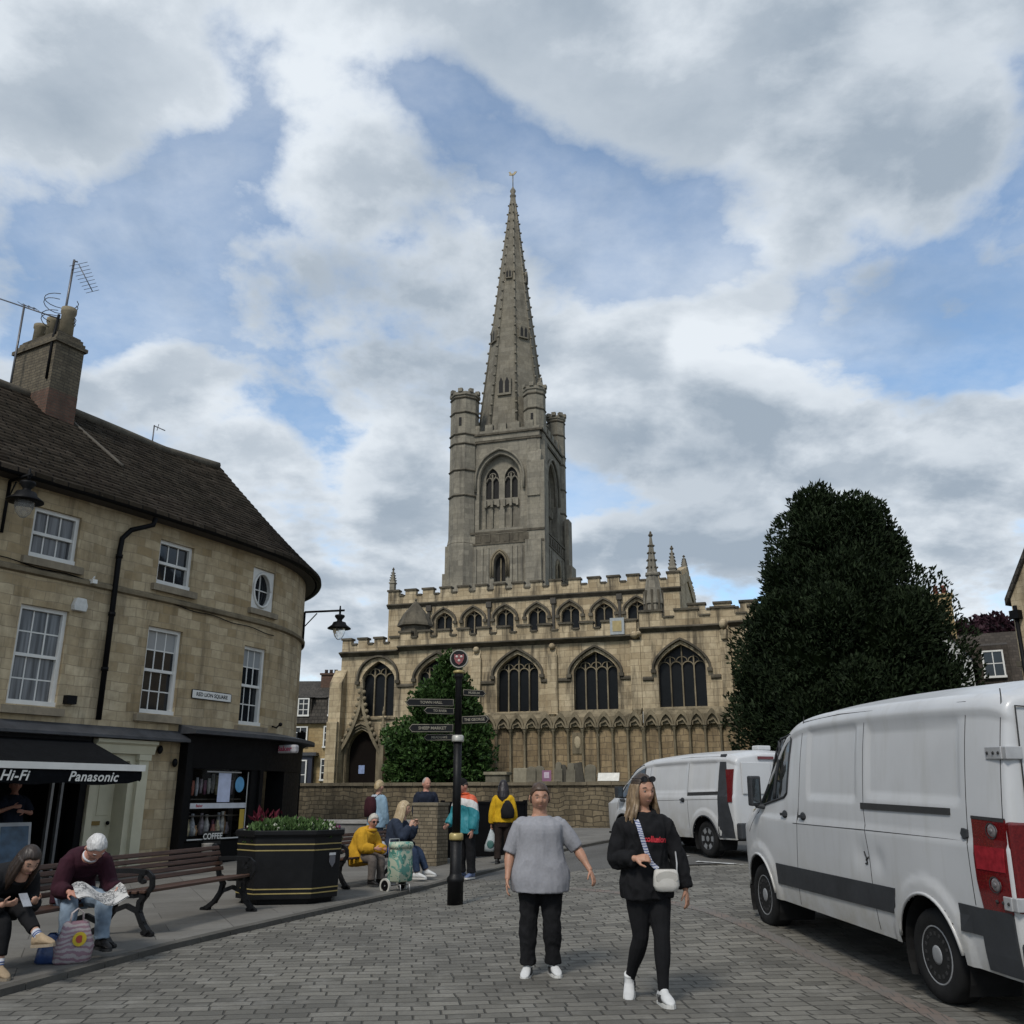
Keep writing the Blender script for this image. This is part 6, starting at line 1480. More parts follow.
m2 = MB(); m2.box(-.35, .0, -.905, -.885, 1.74, 1.79); m2.build('brake_light', M_LENS, V2)
for a, c in ((-.74,-.08),(.08,.74)):
    m2 = MB(); m2.box(a, c, -.905, -.886, 1.12, 1.68); m2.build('door_panel', M_VAN, V2, bevel=.02)
m2 = MB(); m2.box(.05,.35,-.4,-.2,1.93,2.02); m2.build('roof_vent', M_VAN, V2, bevel=.02)
# -------------------------------------------------- hatchback half hidden behind the wall, far left
CA = empty('parked_car', (-14.0, 53.5, 1.45), radians(80), 'silver hatchback behind the churchyard wall in front of the yellow house', 'car')
mb = MB(smooth=True); rings = []
for y, zt, w_ in [(-2.0,.75,.6),(-1.9,.95,.75),(-1.5,1.0,.82),(-1.2,1.05,.84),(0,.95,.85),(1.1,.92,.85),(1.7,.8,.8),(1.95,.6,.65)]:
    rings.append([(-w_,y,.25),(-w_,y,zt*.75),(-w_*.95,y,zt*.97),(-w_*.7,y,zt),(w_*.7,y,zt),(w_*.95,y,zt*.97),(w_,y,zt*.75),(w_,y,.25)])
mb.loft(rings); CBd = mb.build('body', mat('silver_paint', (.30,.31,.32), .3, .4), CA)
mb = MB(smooth=True); rings = []
for y, zt, w_ in [(-1.75,1.0,.78),(-1.35,1.42,.66),(-.6,1.5,.63),(.1,1.46,.63),(.95,.95,.76)]: rings.append([(-.8,y,.9),(-w_,y,zt*.97),(-w_*.8,y,zt),(w_*.8,y,zt),(w_,y,zt*.97),(.8,y,.9)])
mb.loft(rings); mb.build('cabin_glass', M_VGL, CA)
mb = MB(); mb.box(-.6,.6,-1.35,.1,1.475,1.51); mb.build('roof', mat('silver_roof', (.30,.31,.32), .3, .4), CA, bevel=.02)
for y in (-1.3, 1.25):
    for sd_ in (-1, 1):
        mb = MB(); mb.loft([[(sd_*(.72+.12*q), y+.31*cos(2*pi*k/20), .31+.31*sin(2*pi*k/20)) for k in range(20)] for q in (0,1)]); wv_ = mb.build('wheel', M_RUB, CA)
        mb = MB(); mb.loft([[(sd_*(.80+.05*q), y+.19*cos(2*pi*k/20), .31+.19*sin(2*pi*k/20)) for k in range(20)] for q in (0,1)]); mb.build('rim', M_ALLOY, wv_)
# ================================================================== street furniture
M_IRON = mat('cast_iron', (.0055,.0055,.006), .5, 0, .3, 8, .15, 90, .22)
t = NT('bench_slats'); ob = t.obj(); g_ = t.noise(3, t.mapping(ob, (1.2,18,18)), 5, .6)
t.base(t.mix(t.ramp(g_, (.3,.7)), (.030,.014,.009), (.085,.042,.026))); t.set(Roughness=.5, Specular_IOR_Level=.4); M_SLAT = t.m
GB = 'slatted benches along the kerb'
def bench(p0, p1, label, nout=None, h0=.055):
    """front legs stand on p0, p1; the seat faces the square (right of p0->p1)"""
    a = Vector((p0[0], p0[1], 0)); b = Vector((p1[0], p1[1], 0)); d = (b-a).normalized(); nr = Vector((d.y, -d.x, 0)); L = (b-a).length
    c = (a+b)/2; z = G(c.x, c.y)+h0; B = empty('park_bench', (c.x, c.y, z), atan2(d.y, d.x), label, 'bench', GB)
    # local: x along the bench, -y = front (front legs at y=0)
    def wood(name, y0, y1, z0, z1, rx=0):
        m = MB(); cy, cz = (y0+y1)/2, (z0+z1)/2; m.obox((0, cy, cz), (L+.12, y1-y0, z1-z0), Matrix.Rotation(rx, 3, 'X')); return m
    for i in range(5):
        y = .0+i*.098; m = wood('', y, y+.07, .435-.012*i*.6, .467-.012*i*.6); m.build('seat_slat', M_SLAT, B, bevel=.006)
    for i in range(5):
        t = i/4; y = lerp(.46, .55, t); z_ = lerp(.53, .79, t); m = wood('', y-.016, y+.016, z_-.025, z_+.025, -.32); m.build('back_slat', M_SLAT, B, bevel=.006)
    for x in (-L/2, L/2):
        m = MB()
        def S2(pts, w_=.045, th=.05):
            for p, q in zip(pts, pts[1:]): m.bar((x, p[0], p[1]), (x, q[0], q[1]), th, w_, (1,0,0))
            for p in pts: m.loft([[(x+sx_*th/2, p[0]+w_/2*cos(2*pi*k/8), p[1]+w_/2*sin(2*pi*k/8)) for k in range(8)] for sx_ in (-1,1)])
        S2([(-.06,.03),(.02,.12),(.09,.24),(.08,.34),(.02,.42)], .075); S2([(.62,.03),(.50,.12),(.42,.24),(.40,.34),(.44,.42)], .075)
        S2([(.02,.42),(.16,.405),(.3,.40),(.46,.42),(.51,.60),(.575,.82)], .055); S2([(.09,.24),(.25,.30),(.42,.24)], .04)
        S2([(-.10,.02),(.0,.03)], .05); S2([(.58,.03),(.68,.02)], .05)
        S2([(.02,.42),(-.05,.50),(-.04,.60),(.03,.655),(.10,.63),(.11,.57),(.06,.55)], .04); S2([(.03,.655),(.25,.665),(.5,.655)], .045)
        m.build('bench_end', M_IRON, B)
    return B
bench((-4.62,8.05), (-4.16,10.28), 'brown slatted bench at left where the girl and the old man sit')
bench((-4.05,11.02), (-3.50,13.2), 'empty brown slatted bench between the old man and the black planter')
bench((-2.74,16.05), (-1.86,18.1), 'bench beyond the planter where two women sit')

# octagonal planter
PL = empty('flower_planter', (-3.28, 14.55, G(-3.28,14.55)+.055), radians(10), 'big black octagonal planter with double gold lines and a small crest', 'planter')
OCT = [(-.52,-.80),(.40,-.80),(.82,-.38),(.82,.38),(.40,.80),(-.52,.80),(-.84,.38),(-.84,-.38)]
OCT = [(p[0]*.9, p[1]*.9) for p in OCT]
def octr(k, z): return [(p[0]*k, p[1]*k, z) for p in OCT]
mb = MB(); mb.loft([octr(.95,.07), octr(.99,.90)], True, True, False); mb.loft([octr(1.02,.90), octr(1.04,.93), octr(1.04,.985), octr(.95,.985), octr(.94,.86)], True, False, True)
mb.build('tub', M_IRON, PL, bevel=.008)
mb = MB(); mb.loft([octr(.84,.0), octr(.86,.075)]); mb.build('plinth', M_IRON, PL)
M_GOLD = mat('gold_line', (.33,.26,.10), .4, .2)
for z in (.14,.20,.71,.79):
    k = lerp(.95,.99,(z-.07)/.83)+.006; mb = MB(); mb.loft([octr(k,z), octr(k+.001,z+.016)], True, False, False); mb.build('gold_line', M_GOLD, PL)
# crest on the right front face
a, b = Vector((.36,-.72,0)), Vector((.738,-.342,0)); tx = (b-a).normalized(); nn = tx.cross(Vector((0,0,1))); o = (a+b)/2*.955+Vector((0,0,.56))+nn*.012+tx*.1
mb = MB(); mb.prism([(-.055,.07),(-.055,-.02),(0,-.09),(.055,-.02),(.055,.07)], 0, .012, 'z'); cr = mb.build('crest', mat('crest_grey', (.10,.10,.11), .4), PL); cr.data.transform(basis(o, tx, (0,0,1)))
mb = MB(); mb.prism([(-.06,.075),(.06,.075),(.06,.11),(-.06,.11)], 0, .014, 'z'); c2 = mb.build('crest_band', mat('crest_white', (.5,.5,.5), .4), cr); c2.data.transform(basis(o, tx, (0,0,1)))
mb = MB(); mb.loft([octr(.93,.84), octr(.93,.88)]); mb.build('soil', mat('soil', (.02,.015,.01), .95), PL)
FLo = [(-.3,-.3,.90,.34,.36,.13),(.15,-.35,.90,.38,.30,.13),(.32,.2,.90,.32,.36,.14),(-.25,.35,.90,.4,.32,.14),(0,0,.92,.5,.42,.17)]
f_ = foliage('bedding_leaves', FLo, 2300, .085, .055, leaf_mat('bedding_leaf', (.02,.04,.012), (.09,.15,.05), .5), PL, .5, .75, 4, .25, 0, 0, mat('bedding_inside', (.01,.02,.006), .9), .84)
foliage('pink_flowers', [(-.1,.35,.94,.45,.3,.15),(.3,.4,.94,.35,.25,.14)], 300, .05, .05, leaf_mat('pink_petal', (.10,.015,.05), (.20,.05,.12), .5), PL, .6, None, 6, .2)
foliage('white_flowers', [(.3,-.25,.95,.36,.36,.12),(-.3,-.3,.95,.36,.36,.12)], 110, .045, .05, leaf_mat('white_petal', (.35,.36,.28), (.5,.5,.42), .5), PL, .6, None, 9, .2)
f_ = foliage('dark_red_plants', [(-.45,.1,1.0,.18,.2,.2),(-.2,.25,.98,.16,.18,.18)], 90, .13, .05, leaf_mat('cordyline', (.05,.008,.014), (.12,.018,.03), .5), PL, 1.0, None, 12, .2)

# finger post
SPX, SPY = -.82, 14.32; z0 = G(SPX, SPY)
SG = empty('finger_post', (SPX, SPY, z0), 0, 'black finger post with gold bands, direction arms and round crest on top', 'signpost')
mb = MB(); mb.lathe([(0.115,-.02),(0.115,.30),(0.126,.31),(0.126,.36),(0.092,.40),(0.085,.43),(0.083,.90)], 16); mb.lathe([(0.074,.94),(0.073,2.30)], 16); mb.lathe([(0.063,2.36),(0.059,3.20),(0.074,3.24),(0.092,3.26),(0.067,3.32),(0.037,3.40)], 16)
POST = mb.build('post', M_IRON, SG)
for v_ in POST.data.vertices:
    if v_.co.z > .93: v_.co.x *= .84; v_.co.y *= .84
mb = MB(); mb.lathe([(0.100,.88),(0.104,.90),(0.104,.96),(0.081,.98)], 16); mb.build('gold_band', M_GOLD, SG)
mb = MB(); mb.lathe([(0.089,2.28),(0.092,2.30),(0.092,2.36),(0.070,2.38)], 16); mb.build('silver_band', mat('silver_band', (.36,.35,.31), .4, .2), SG)
mb = MB(); mb.lathe([(0.037,3.30),(0.089,3.31),(0.089,3.34),(0.037,3.36)], 14); mb.build('gold_band', M_GOLD, SG)
yv_ = lambda r, y, n=28: [(r*cos(2*pi*k/n), y, 3.53+r*sin(2*pi*k/n)) for k in range(n)]
mb = MB(); mb.loft([yv_(.14,-.03), yv_(.14,.03)]); DSK = mb.build('crest_disc', M_IRON, SG)
mb = MB(); mb.loft([yv_(.125,-.035), yv_(.14,-.035), yv_(.14,.035), yv_(.125,.035)], True, False, False); mb.build('disc_rim', mat('rim_grey', (.25,.24,.2), .4), DSK)
mb = MB(); mb.prism([(-.075,3.60),(-.075,3.53),(-.05,3.47),(0,3.435),(.05,3.47),(.075,3.53),(.075,3.60),(.03,3.585),(0,3.60),(-.03,3.585)], -.042, -.03, 'y'); SH = mb.build('crest_shield', mat('crest_red', (.20,.05,.05), .5), DSK)
for x, z in ((-.035,3.56),(.035,3.56),(0,3.5)):
    mb = MB(); mb.sphere((x,-.044,z), (.022,.008,.02), 8, 5); mb.build('crest_charge', mat('charge_pale', (.45,.40,.36), .5), SH)
M_LET = mat('sign_lettering', (.22,.20,.15), .5)
def arm(z, ang, L, txt, h=.115, low=0):
    d = Vector((cos(ang), sin(ang), 0)); up = Vector((0,0,1)); o = d*.068+Vector((0,0,z))
    n_ = d.cross(up); pl = [(0,-h/2),(L-.05,-h/2),(L,0),(L-.05,h/2),(0,h/2)]
    m = MB(); m.prism(pl, -.012, .012, 'z'); ao = m.build('direction_arm', M_IRON, SG); M_ = basis(o, d, up); ao.data.transform(M_)
    m = MB(); q = [(.01,-h/2+.009),(L-.055,-h/2+.009),(L-.012,0),(L-.055,h/2-.009),(.01,h/2-.009)]
    for s_ in (-1, 1): m.tube([(p[0], p[1], .013*s_) for p in q+[q[0]]], .0055, 4)
    e = m.build('arm_edging', M_LET, ao); e.data.transform(M_)
    flip = n_.y > 0            # lettering on the side facing the camera
    tdir = d if d.x > 0 else -d
    m = text_mesh('lettering', txt, h*.5, M_LET, ao, basis(o+d*(L*.47)+tdir.cross(up)*.016, tdir, up), .001, 0, .001)
    return ao
# arms: angle pi = to the left
arm(2.86, radians(186), .74, 'TOWN HALL'); arm(2.73, radians(200), .48, 'TO RIVER', .10); arm(2.48, radians(183), .68, 'SHEEP MARKET', .125); arm(2.35, radians(168), .47, 'MEADOWS', .10)
arm(3.02, radians(28), .40, 'MUSEUM', .10); arm(2.60, radians(-24), .46, 'THE GEORGE', .115)

# stone pier, metal barrier, low wall
PR = stone('pier_stone', (.13,.105,.07), (.23,.19,.13), (.08,.066,.046), .2, .075, .010, stain=(.05,.043,.033), stain_amt=.4, pale=(.27,.23,.16), pale_amt=.4, bump=.6, seed=21)
px, py = -1.77, 21.1
mb = MB(); mb.box(-.29,.29,-.29,.29,-.1,1.27); o = mb.build('stone_pier', PR, None, (px,py,G(px,py)), (0,0,radians(-20))); T(o, 'square pier of small pale stones beside the black barrier', 'pillar')
mb = MB(); mb.box(-.31,.31,-.31,.31,1.272,1.33); mb.build('coping', plain_stone('pier_cap', (.20,.17,.12), .2, .3, 2), o)
bx, by = -.6, 22.3
BR = empty('metal_barrier', (bx,by,G(bx,by)), radians(34), 'black metal barrier panels beside the stone pier behind the man in the orange jacket', 'barrier')
mb = MB(); mb.box(-1.15,1.1,-.03,.03,.08,1.22); mb.build('panel', M_BLACKP, BR)
for x in (-1.15,-.4,.35,1.1):
    mb = MB(); mb.box(x-.03,x+.03,-.05,.05,-.05,1.3); mb.build('post', M_BLACKP, BR)
mb = MB(); mb.box(-1.15,1.1,-.05,.05,1.22,1.27); mb.build('top_rail', M_BLACKP, BR)
lx, ly = -3.35, 23.4
LW = MB(); LW.box(-2.6,1.2,-.2,.2,-.1,.70); o = LW.build('low_wall', plain_stone('low_wall_grey', (.17,.165,.155), .2, .3, 3), None, (lx,ly,G(lx,ly)+.03), (0,0,radians(-6))); T(o, 'low grey wall with pale coping behind the far bench', 'wall')
mb = MB(); mb.box(-2.62,1.22,-.24,.24,.702,.78); mb.build('coping', plain_stone('low_coping', (.30,.29,.27), .15, .2, 4), o)
# dark sign pole by the corner building
qx, qy = -6.05, 27.2
SPN = empty('traffic_sign', (qx,qy,G(qx,qy)), 0, 'thin black sign pole seen from behind at the end of the corner building', 'road sign')
mb = MB(); mb.tube([(0,0,-.1),(0,0,2.9)], .045, 10); mb.build('pole', M_BLACKP, SPN)
mb = MB(); mb.box(-.12,.12,-.06,-.03,2.45,2.86); mb.build('sign_plate', M_BLACKP, SPN)

for o_ in PL.children:
    if 'flowers' in o_.name or 'plants' in o_.name or 'leaves' in o_.name: o_['kind'] = 'stuff'
# ================================================================== people
def V3(*a): return Vector(a)
def rem(mb, name, m, voxel, parent=None, smooth=3, wr=0, wscale=9, seed=0, stretch=(1,1,.6)):
    o = mb.build(name+'_tmp', m, merge=False)
    r = o.modifiers.new('r', 'REMESH'); r.mode = 'VOXEL'; r.voxel_size = voxel; r.use_smooth_shade = True
    s_ = o.modifiers.new('s', 'SMOOTH'); s_.iterations = smooth; s_.factor = .5
    bpy.context.view_layer.update(); dg = bpy.context.evaluated_depsgraph_get()
    me = bpy.data.meshes.new_from_object(o.evaluated_get(dg)); old = o.data
    bpy.data.objects.remove(o); bpy.data.meshes.remove(old)
    me.name = name; me.materials.clear()
    for q in (m if isinstance(m, (list, tuple)) else [m]): me.materials.append(q)
    if wr:
        me.calc_loop_triangles() if False else None
        nn = [v.normal.copy() for v in me.vertices]; sc_ = Vector(stretch)*wscale
        for v, n_ in zip(me.vertices, nn):
            p = Vector((v.co.x*sc_.x+seed*3.7, v.co.y*sc_.y, v.co.z*sc_.z)); q = noise.noise(p)+.5*noise.noise(p*2.3)
            v.co += n_*(wr*(1-abs(q)*2.2)*.8)
    me.polygons.foreach_set('use_smooth', [True]*len(me.polygons)); me.polygons.foreach_set('material_index', [0]*len(me.polygons))
    ob_ = bpy.data.objects.new(name, me); COL.objects.link(ob_)
    if parent: ob_.parent = parent
    return ob_
def skin_mat(name, c):
    t = NT(name); ob = t.obj(); t.base(t.mix(t.ramp(t.noise(22, ob, 4), (.3,.7)), [q*.88 for q in c], [min(1, c[0]*1.08), c[1]*1.0, c[2]*1.0]))
    t.set(Roughness=.5, Subsurface_Weight=.08, Subsurface_Radius=(.01,.004,.002), Specular_IOR_Level=.35); return t.m
def cloth(name, c, var=.18, scale=14, rough=.9, weave=.25):
    t = NT(name); ob = t.obj(); f = t.noise(scale, ob, 5); t.base(t.mix(t.ramp(f, (.3,.7)), [q*(1-var) for q in c], [q*(1+var) for q in c]))
    t.set(Roughness=rough, Specular_IOR_Level=.2, Sheen_Weight=0); t.bump(t.noise(45, ob, 4), weave, .006); return t.m
def hair_mat(name, c1, c2, stretch=(60,60,6)):
    t = NT(name); ob = t.obj(); f = t.noise(1, t.mapping(ob, stretch), 4, .6); t.base(t.mix(t.ramp(f, (.3,.7)), c1, c2)); t.set(Roughness=.45, Specular_IOR_Level=.4); t.bump(f, .6, .006); return t.m
SK_A = skin_mat('skin_fair', (.40,.24,.17)); SK_B = skin_mat('skin_tan', (.36,.20,.13)); SK_C = skin_mat('skin_pink', (.42,.22,.16))
M_EYE = mat('eye_dark', (.03,.025,.02), .2); M_EYEW = mat('eye_white', (.13,.105,.09), .4); M_LIP = mat('lips', (.22,.10,.085), .5); M_SOLE = mat('shoe_sole', (.5,.49,.46), .7); M_DSOLE = mat('dark_sole', (.02,.02,.02), .8)

class Sk: pass
def skeleton(H, pel, neck, hipyaw=0, shyaw=0, bend=(0,0,0), head=((0,-1,0),(0,0,1)), arms=None, legs=None, shw=.108, hipw=.05):
    """arms/legs: {+1: (dir, dir, dir)}; +1 = the person's left (+x). Directions in person space (facing -y)"""
    k = Sk(); k.H = H; k.P = Vector(pel); k.N = k.P+Vector(neck).normalized()*.325*H
    k.mid = (k.P+k.N)/2+Vector(bend)*H
    rot = lambda a: Vector((cos(a), sin(a), 0))
    k.lh = rot(hipyaw); k.ls = rot(shyaw)
    up = (k.N-k.P).normalized(); k.ls = (k.ls-up*k.ls.dot(up)).normalized()
    k.hf = Vector(head[0]).normalized(); hu = Vector(head[1]); k.hu = (hu-k.hf*hu.dot(k.hf)).normalized(); k.hr = k.hf.cross(k.hu)
    nd = (Vector(neck).normalized()*.4+k.hu*.6).normalized()
    k.q = H/1.7*1.20; k.HC = k.N+nd*.030*H+k.hu*.064*H
    k.S, k.E, k.Wr, k.Hd, k.Hp, k.Kn, k.An, k.Ft = {}, {}, {}, {}, {}, {}, {}, {}
    for s in (-1, 1):
        k.S[s] = k.spine(.285) if False else None
    def spine(t):   # t in H units from the hip joints to the neck base
        u = max(-.3, t/.325); a, b, c = k.P, k.mid*2-(k.P+k.N)/2, k.N
        if u < 0: d = (b-a).normalized(); return a+d*(t*H)
        return a*(1-u)**2+b*2*u*(1-u)+c*u*u
    k.spine = spine
    for s in (-1, 1):
        k.S[s] = spine(.272)+k.ls*(shw*H*s*.92)
        u_, f_, h_ = [Vector(q).normalized() for q in arms[s]]
        k.E[s] = k.S[s]+u_*.172*H; k.Wr[s] = k.E[s]+f_*.148*H; k.Hd[s] = h_
        t_, s2, ft = [Vector(q).normalized() for q in legs[s]]
        k.Hp[s] = k.P+k.lh*(hipw*H*s); k.Kn[s] = k.Hp[s]+t_*.245*H; k.An[s] = k.Kn[s]+s2*.237*H; k.Ft[s] = ft
    return k
def limb(mb, J, prof, n=12):
    """J: joints; prof: [(t, r)] with t 0..len(J)-1"""
    pts = []; rr = []; N_ = 9*(len(J)-1)
    t0, t1 = prof[0][0], prof[-1][0]
    for i in range(N_+1):
        t = lerp(t0, t1, i/N_); k = min(len(J)-2, max(0, int(t))); f = t-k; p = J[k].lerp(J[k+1], f)
        # soften the bend at inner joints
        for j in range(1, len(J)-1):
            d = t-j
            if abs(d) < .18: q = (1-abs(d)/.18)**2*.045; p = p+((J[j-1]-J[j])+(J[j+1]-J[j]))*q*.5
        pts.append(p); rr.append(sinterp(prof, t))
    mb.tube(pts, rr, n)
TORSO = [(-.075,.078,.070),(-.03,.098,.078),(.0,.100,.078),(.05,.094,.070),(.11,.080,.060),(.16,.080,.062),(.215,.089,.070),(.25,.096,.070),(.275,.092,.062),(.295,.074,.052),(.310,.054,.044),(.325,.040,.040)]
def torso(mb, k, t0, t1, bw=1, bd=1, add=0, flare=0, belly=0, chest=0, n=28, hips=1, straight=None):
    H = k.H; rings = []; M_ = 18
    for i in range(M_+1):
        t = lerp(t0, t1, i/M_); c = k.spine(t); d = (k.spine(t+.01)-k.spine(t-.01)).normalized()
        f = sst(t/.29); lat = (k.lh.lerp(k.ls, f)); lat = (lat-d*lat.dot(d)).normalized(); fw = lat.cross(d)*-1
        if fw.dot(Vector((0,-1,0))) < -.5: pass
        top = 1-sst((t-.27)/.05)
        tt = t if straight is None else max(t, 0.)
        ww = sinterp([(a, b) for a, b, q in TORSO], tt); dd_ = sinterp([(a, q) for a, b, q in TORSO], tt)
        if straight and t < .24: ww = lerp(ww, .097, straight); dd_ = lerp(dd_, .074, straight)
        w_ = ww*H*lerp(1, bw, top)+add; dp = dd_*H*lerp(1, bd, top)+add
        w_ *= 1+(hips-1)*math.exp(-((t-.0)/.08)**2)
        fl = flare*sst((.2-t)/.25); w_ += fl; dp += fl
        row = []
        for j in range(n):
            a = 2*pi*j/n; ca, sa = cos(a), sin(a)
            x = w_*abs(ca)**.85*(1 if ca > 0 else -1); y = dp*abs(sa)**.85*(1 if sa > 0 else -1)
            if sa > 0: y += belly*H*math.exp(-((t-.08)/.075)**2)*sa**2+chest*H*math.exp(-((t-.215)/.04)**2)*(math.exp(-((ca-.45)/.28)**2)+math.exp(-((ca+.45)/.28)**2))
            row.append(c+lat*x+fw*y)
        rings.append(row)
    mb.loft(rings)
def head_mesh(mb, k, sc=1, jaw=1, fat=0):
    H = k.H; q = k.q*sc; n, m = 40, 32; rings = []
    for i in range(m+1):
        el = -pi/2+pi*i/m; row = []
        for j in range(n):
            az = 2*pi*j/n; x, y, z = cos(el)*sin(az), -cos(el)*cos(az), sin(el)
            px, py, pz = x*.074, y*.095, z*.115
            if z < 0:
                px *= 1-.30*(-z)**1.3*jaw+fat*.12*(-z); py = py*(1-.18*(-z)**1.5) if y < 0 else py*(1-.42*(-z)**1.1)
            if y < 0:
                fr = (-y)**2
                g = lambda cx_, cz_, sx_, sz_: math.exp(-((x-cx_)/sx_)**2-((z-cz_)/sz_)**2)
                d_ = .020*math.exp(-(x/.13)**2)*math.exp(-((z+.20)/.13)**2)+.010*math.exp(-(x/.10)**2)*math.exp(-((z+.02)/.14)**2)
                d_ += -.011*(g(.36,.04,.2,.11)+g(-.36,.04,.2,.11))+.005*math.exp(-((z-.20)/.09)**2)*math.exp(-(x/.5)**2)
                d_ += .006*math.exp(-(x/.26)**2)*(math.exp(-((z+.47)/.055)**2)+math.exp(-((z+.60)/.06)**2))-.003*math.exp(-((z+.535)/.025)**2)*math.exp(-(x/.25)**2)
                d_ += .009*math.exp(-(x/.3)**2)*math.exp(-((z+.80)/.12)**2)+(.004+.008*fat)*(g(.48,-.25,.2,.2)+g(-.48,-.25,.2,.2))
                py -= d_*fr**.5
            v = k.HC+k.hr*(-px*q)+k.hf*(-py*q)+k.hu*(pz*q); row.append(v)
        rings.append(row)
    mb.loft(rings)
    for s in (-1, 1):
        c = k.HC+k.hr*(.074*q*s)+k.hf*(-.008*q)+k.hu*(-.012*q)
        for a, b, r in ((0,0,.016),(.0,.02,.013),(.002,-.018,.010)): mb.sphere(c+k.hu*b*q+k.hr*(s*.004), r*q, 8, 6)
def hp(k, x, y, z):     # point in head space (x to the person's left, y forward, z up), metres at H=1.7
    q = k.q; return k.HC+k.hr*(x*q)+k.hf*(y*q)+k.hu*(z*q)
def hand(mb, k, s, curl=.5, thumb_in=.3, palm=None):
    H = k.H; w_ = k.Wr[s]; h = k.Hd[s]; q = H/1.7
    pn = Vector(palm) if palm else Vector((-s, 0, 0)); pn = (pn-h*pn.dot(h)).normalized(); side = h.cross(pn).normalized()   # across the palm
    if side.dot(Vector((0,-1,.25))) < 0: side = -side         # thumb towards the front by default
    L = .088*q
    rings = []
    for t, a, b in [(0,.021,.017),(.3,.030,.016),(.7,.038,.014),(1,.036,.011)]:
        c = w_+h*(L*t); rings.append([c+side*(a*q*cos(2*pi*j/12))+pn*(b*q*sin(2*pi*j/12)) for j in range(12)])
    mb.loft(rings)
    lens = [.066,.076,.071,.056]
    for i, ln in enumerate(lens):
        off = (.027-.018*i)*q; p = w_+h*(L*.95)+side*off; d = h.copy(); pts = [w_+h*(L*.6)+side*off*.9, p]; cur = 0
        for sg, f in enumerate((.45,.32,.27)):
            cur += curl*(.35+.35*sg)*(1+.12*i); dd = h*cos(cur)+pn*sin(cur); p = p+dd*(ln*f*q); pts.append(p)
        mb.tube(pts, [.0095*q,.0092*q,.0088*q,.0080*q,.0062*q], 8)
    b = w_+h*(.022*q)+side*(.022*q); d1 = (h*.62+side*.75+pn*.2*thumb_in).normalized(); d2 = (h*.9+side*.25+pn*thumb_in).normalized()
    mb.tube([w_+h*(.01*q)+side*.008*q, b+d1*.018*q, b+d1*.045*q, b+d1*.045*q+d2*.028*q, b+d1*.045*q+d2*.048*q], [.014*q,.013*q,.0105*q,.0095*q,.007*q], 8)
    return w_+h*(L*.9)+pn*.03*q
def body(k, name, skin, voxel=.006, curl=(.5,.5), palm=(None,None), bw=1, bd=1, jaw=1, fat=0, feet=False, arm=1):
    mb = MB(smooth=True); H = k.H
    torso(mb, k, -.07, .33, bw*.9, bd*.9, 0)
    for s in (-1, 1):
        limb(mb, [k.S[s], k.E[s], k.Wr[s]], [(0,.024*H*arm),(.35,.027*H*arm),(.85,.0225*H*arm),(1,.022*H*arm),(1.25,.0235*H*arm),(1.7,.018*H),(2,.0155*H)])
        mb.sphere(k.S[s]-k.ls*(.01*H*s), .027*H, 10, 8)
        limb(mb, [k.Hp[s], k.Kn[s], k.An[s]], [(0,.05*H),(.5,.042*H),(.95,.03*H),(1.3,.031*H),(1.7,.023*H),(2,.02*H)])
        ft = k.Ft[s]; mb.tube([k.An[s]+Vector((0,0,.0)), k.An[s]+ft*.03*H-Vector((0,0,.020*H)), k.An[s]+ft*.055*H-Vector((0,0,.024*H))], [.019*H,.015*H,.009*H], 10)
        hand(mb, k, s, curl[0 if s < 0 else 1], .5, palm[0 if s < 0 else 1])
    mb.tube([k.N-(k.HC-k.N)*.3, k.N, k.N.lerp(k.HC, .45)-k.hf*.005, k.HC-k.hf*.015*H/1.7-k.hu*.03], [.05*H*.8,.036*H*lerp(1,1.2,fat),.031*H*lerp(1,1.25,fat),.034*H], 14)
    head_mesh(mb, k, 1, jaw, fat)
    o = rem(mb, name, skin, voxel, None, 2)
    # eyes, brows, mouth
    for s in (-1, 1):
        e = MB(smooth=True); e.sphere(hp(k, s*.030, .0745, .006), .0098*k.q, 8, 6); eo = e.build('eye', M_EYEW, o)
        e = MB(smooth=True); e.sphere(hp(k, s*.030, .0785, .006), .0064*k.q, 8, 6); e.build('iris', M_EYE, eo)
    m_ = MB(smooth=True); m_.tube([hp(k,-.023,.079,-.0575), hp(k,-.010,.0885,-.0555), hp(k,0,.091,-.0575), hp(k,.010,.0885,-.0555), hp(k,.023,.079,-.0575)], [.0015,.0036,.0038,.0036,.0015], 6); m_.build('mouth', M_LIP, o)
    return o
def brows(k, o, m):
    for s in (-1, 1):
        b = MB(smooth=True); b.tube([hp(k,s*.014,.0885,.026), hp(k,s*.032,.086,.032), hp(k,s*.048,.074,.028)], [.003,.0042,.002], 5); b.build('eyebrow', m, o)
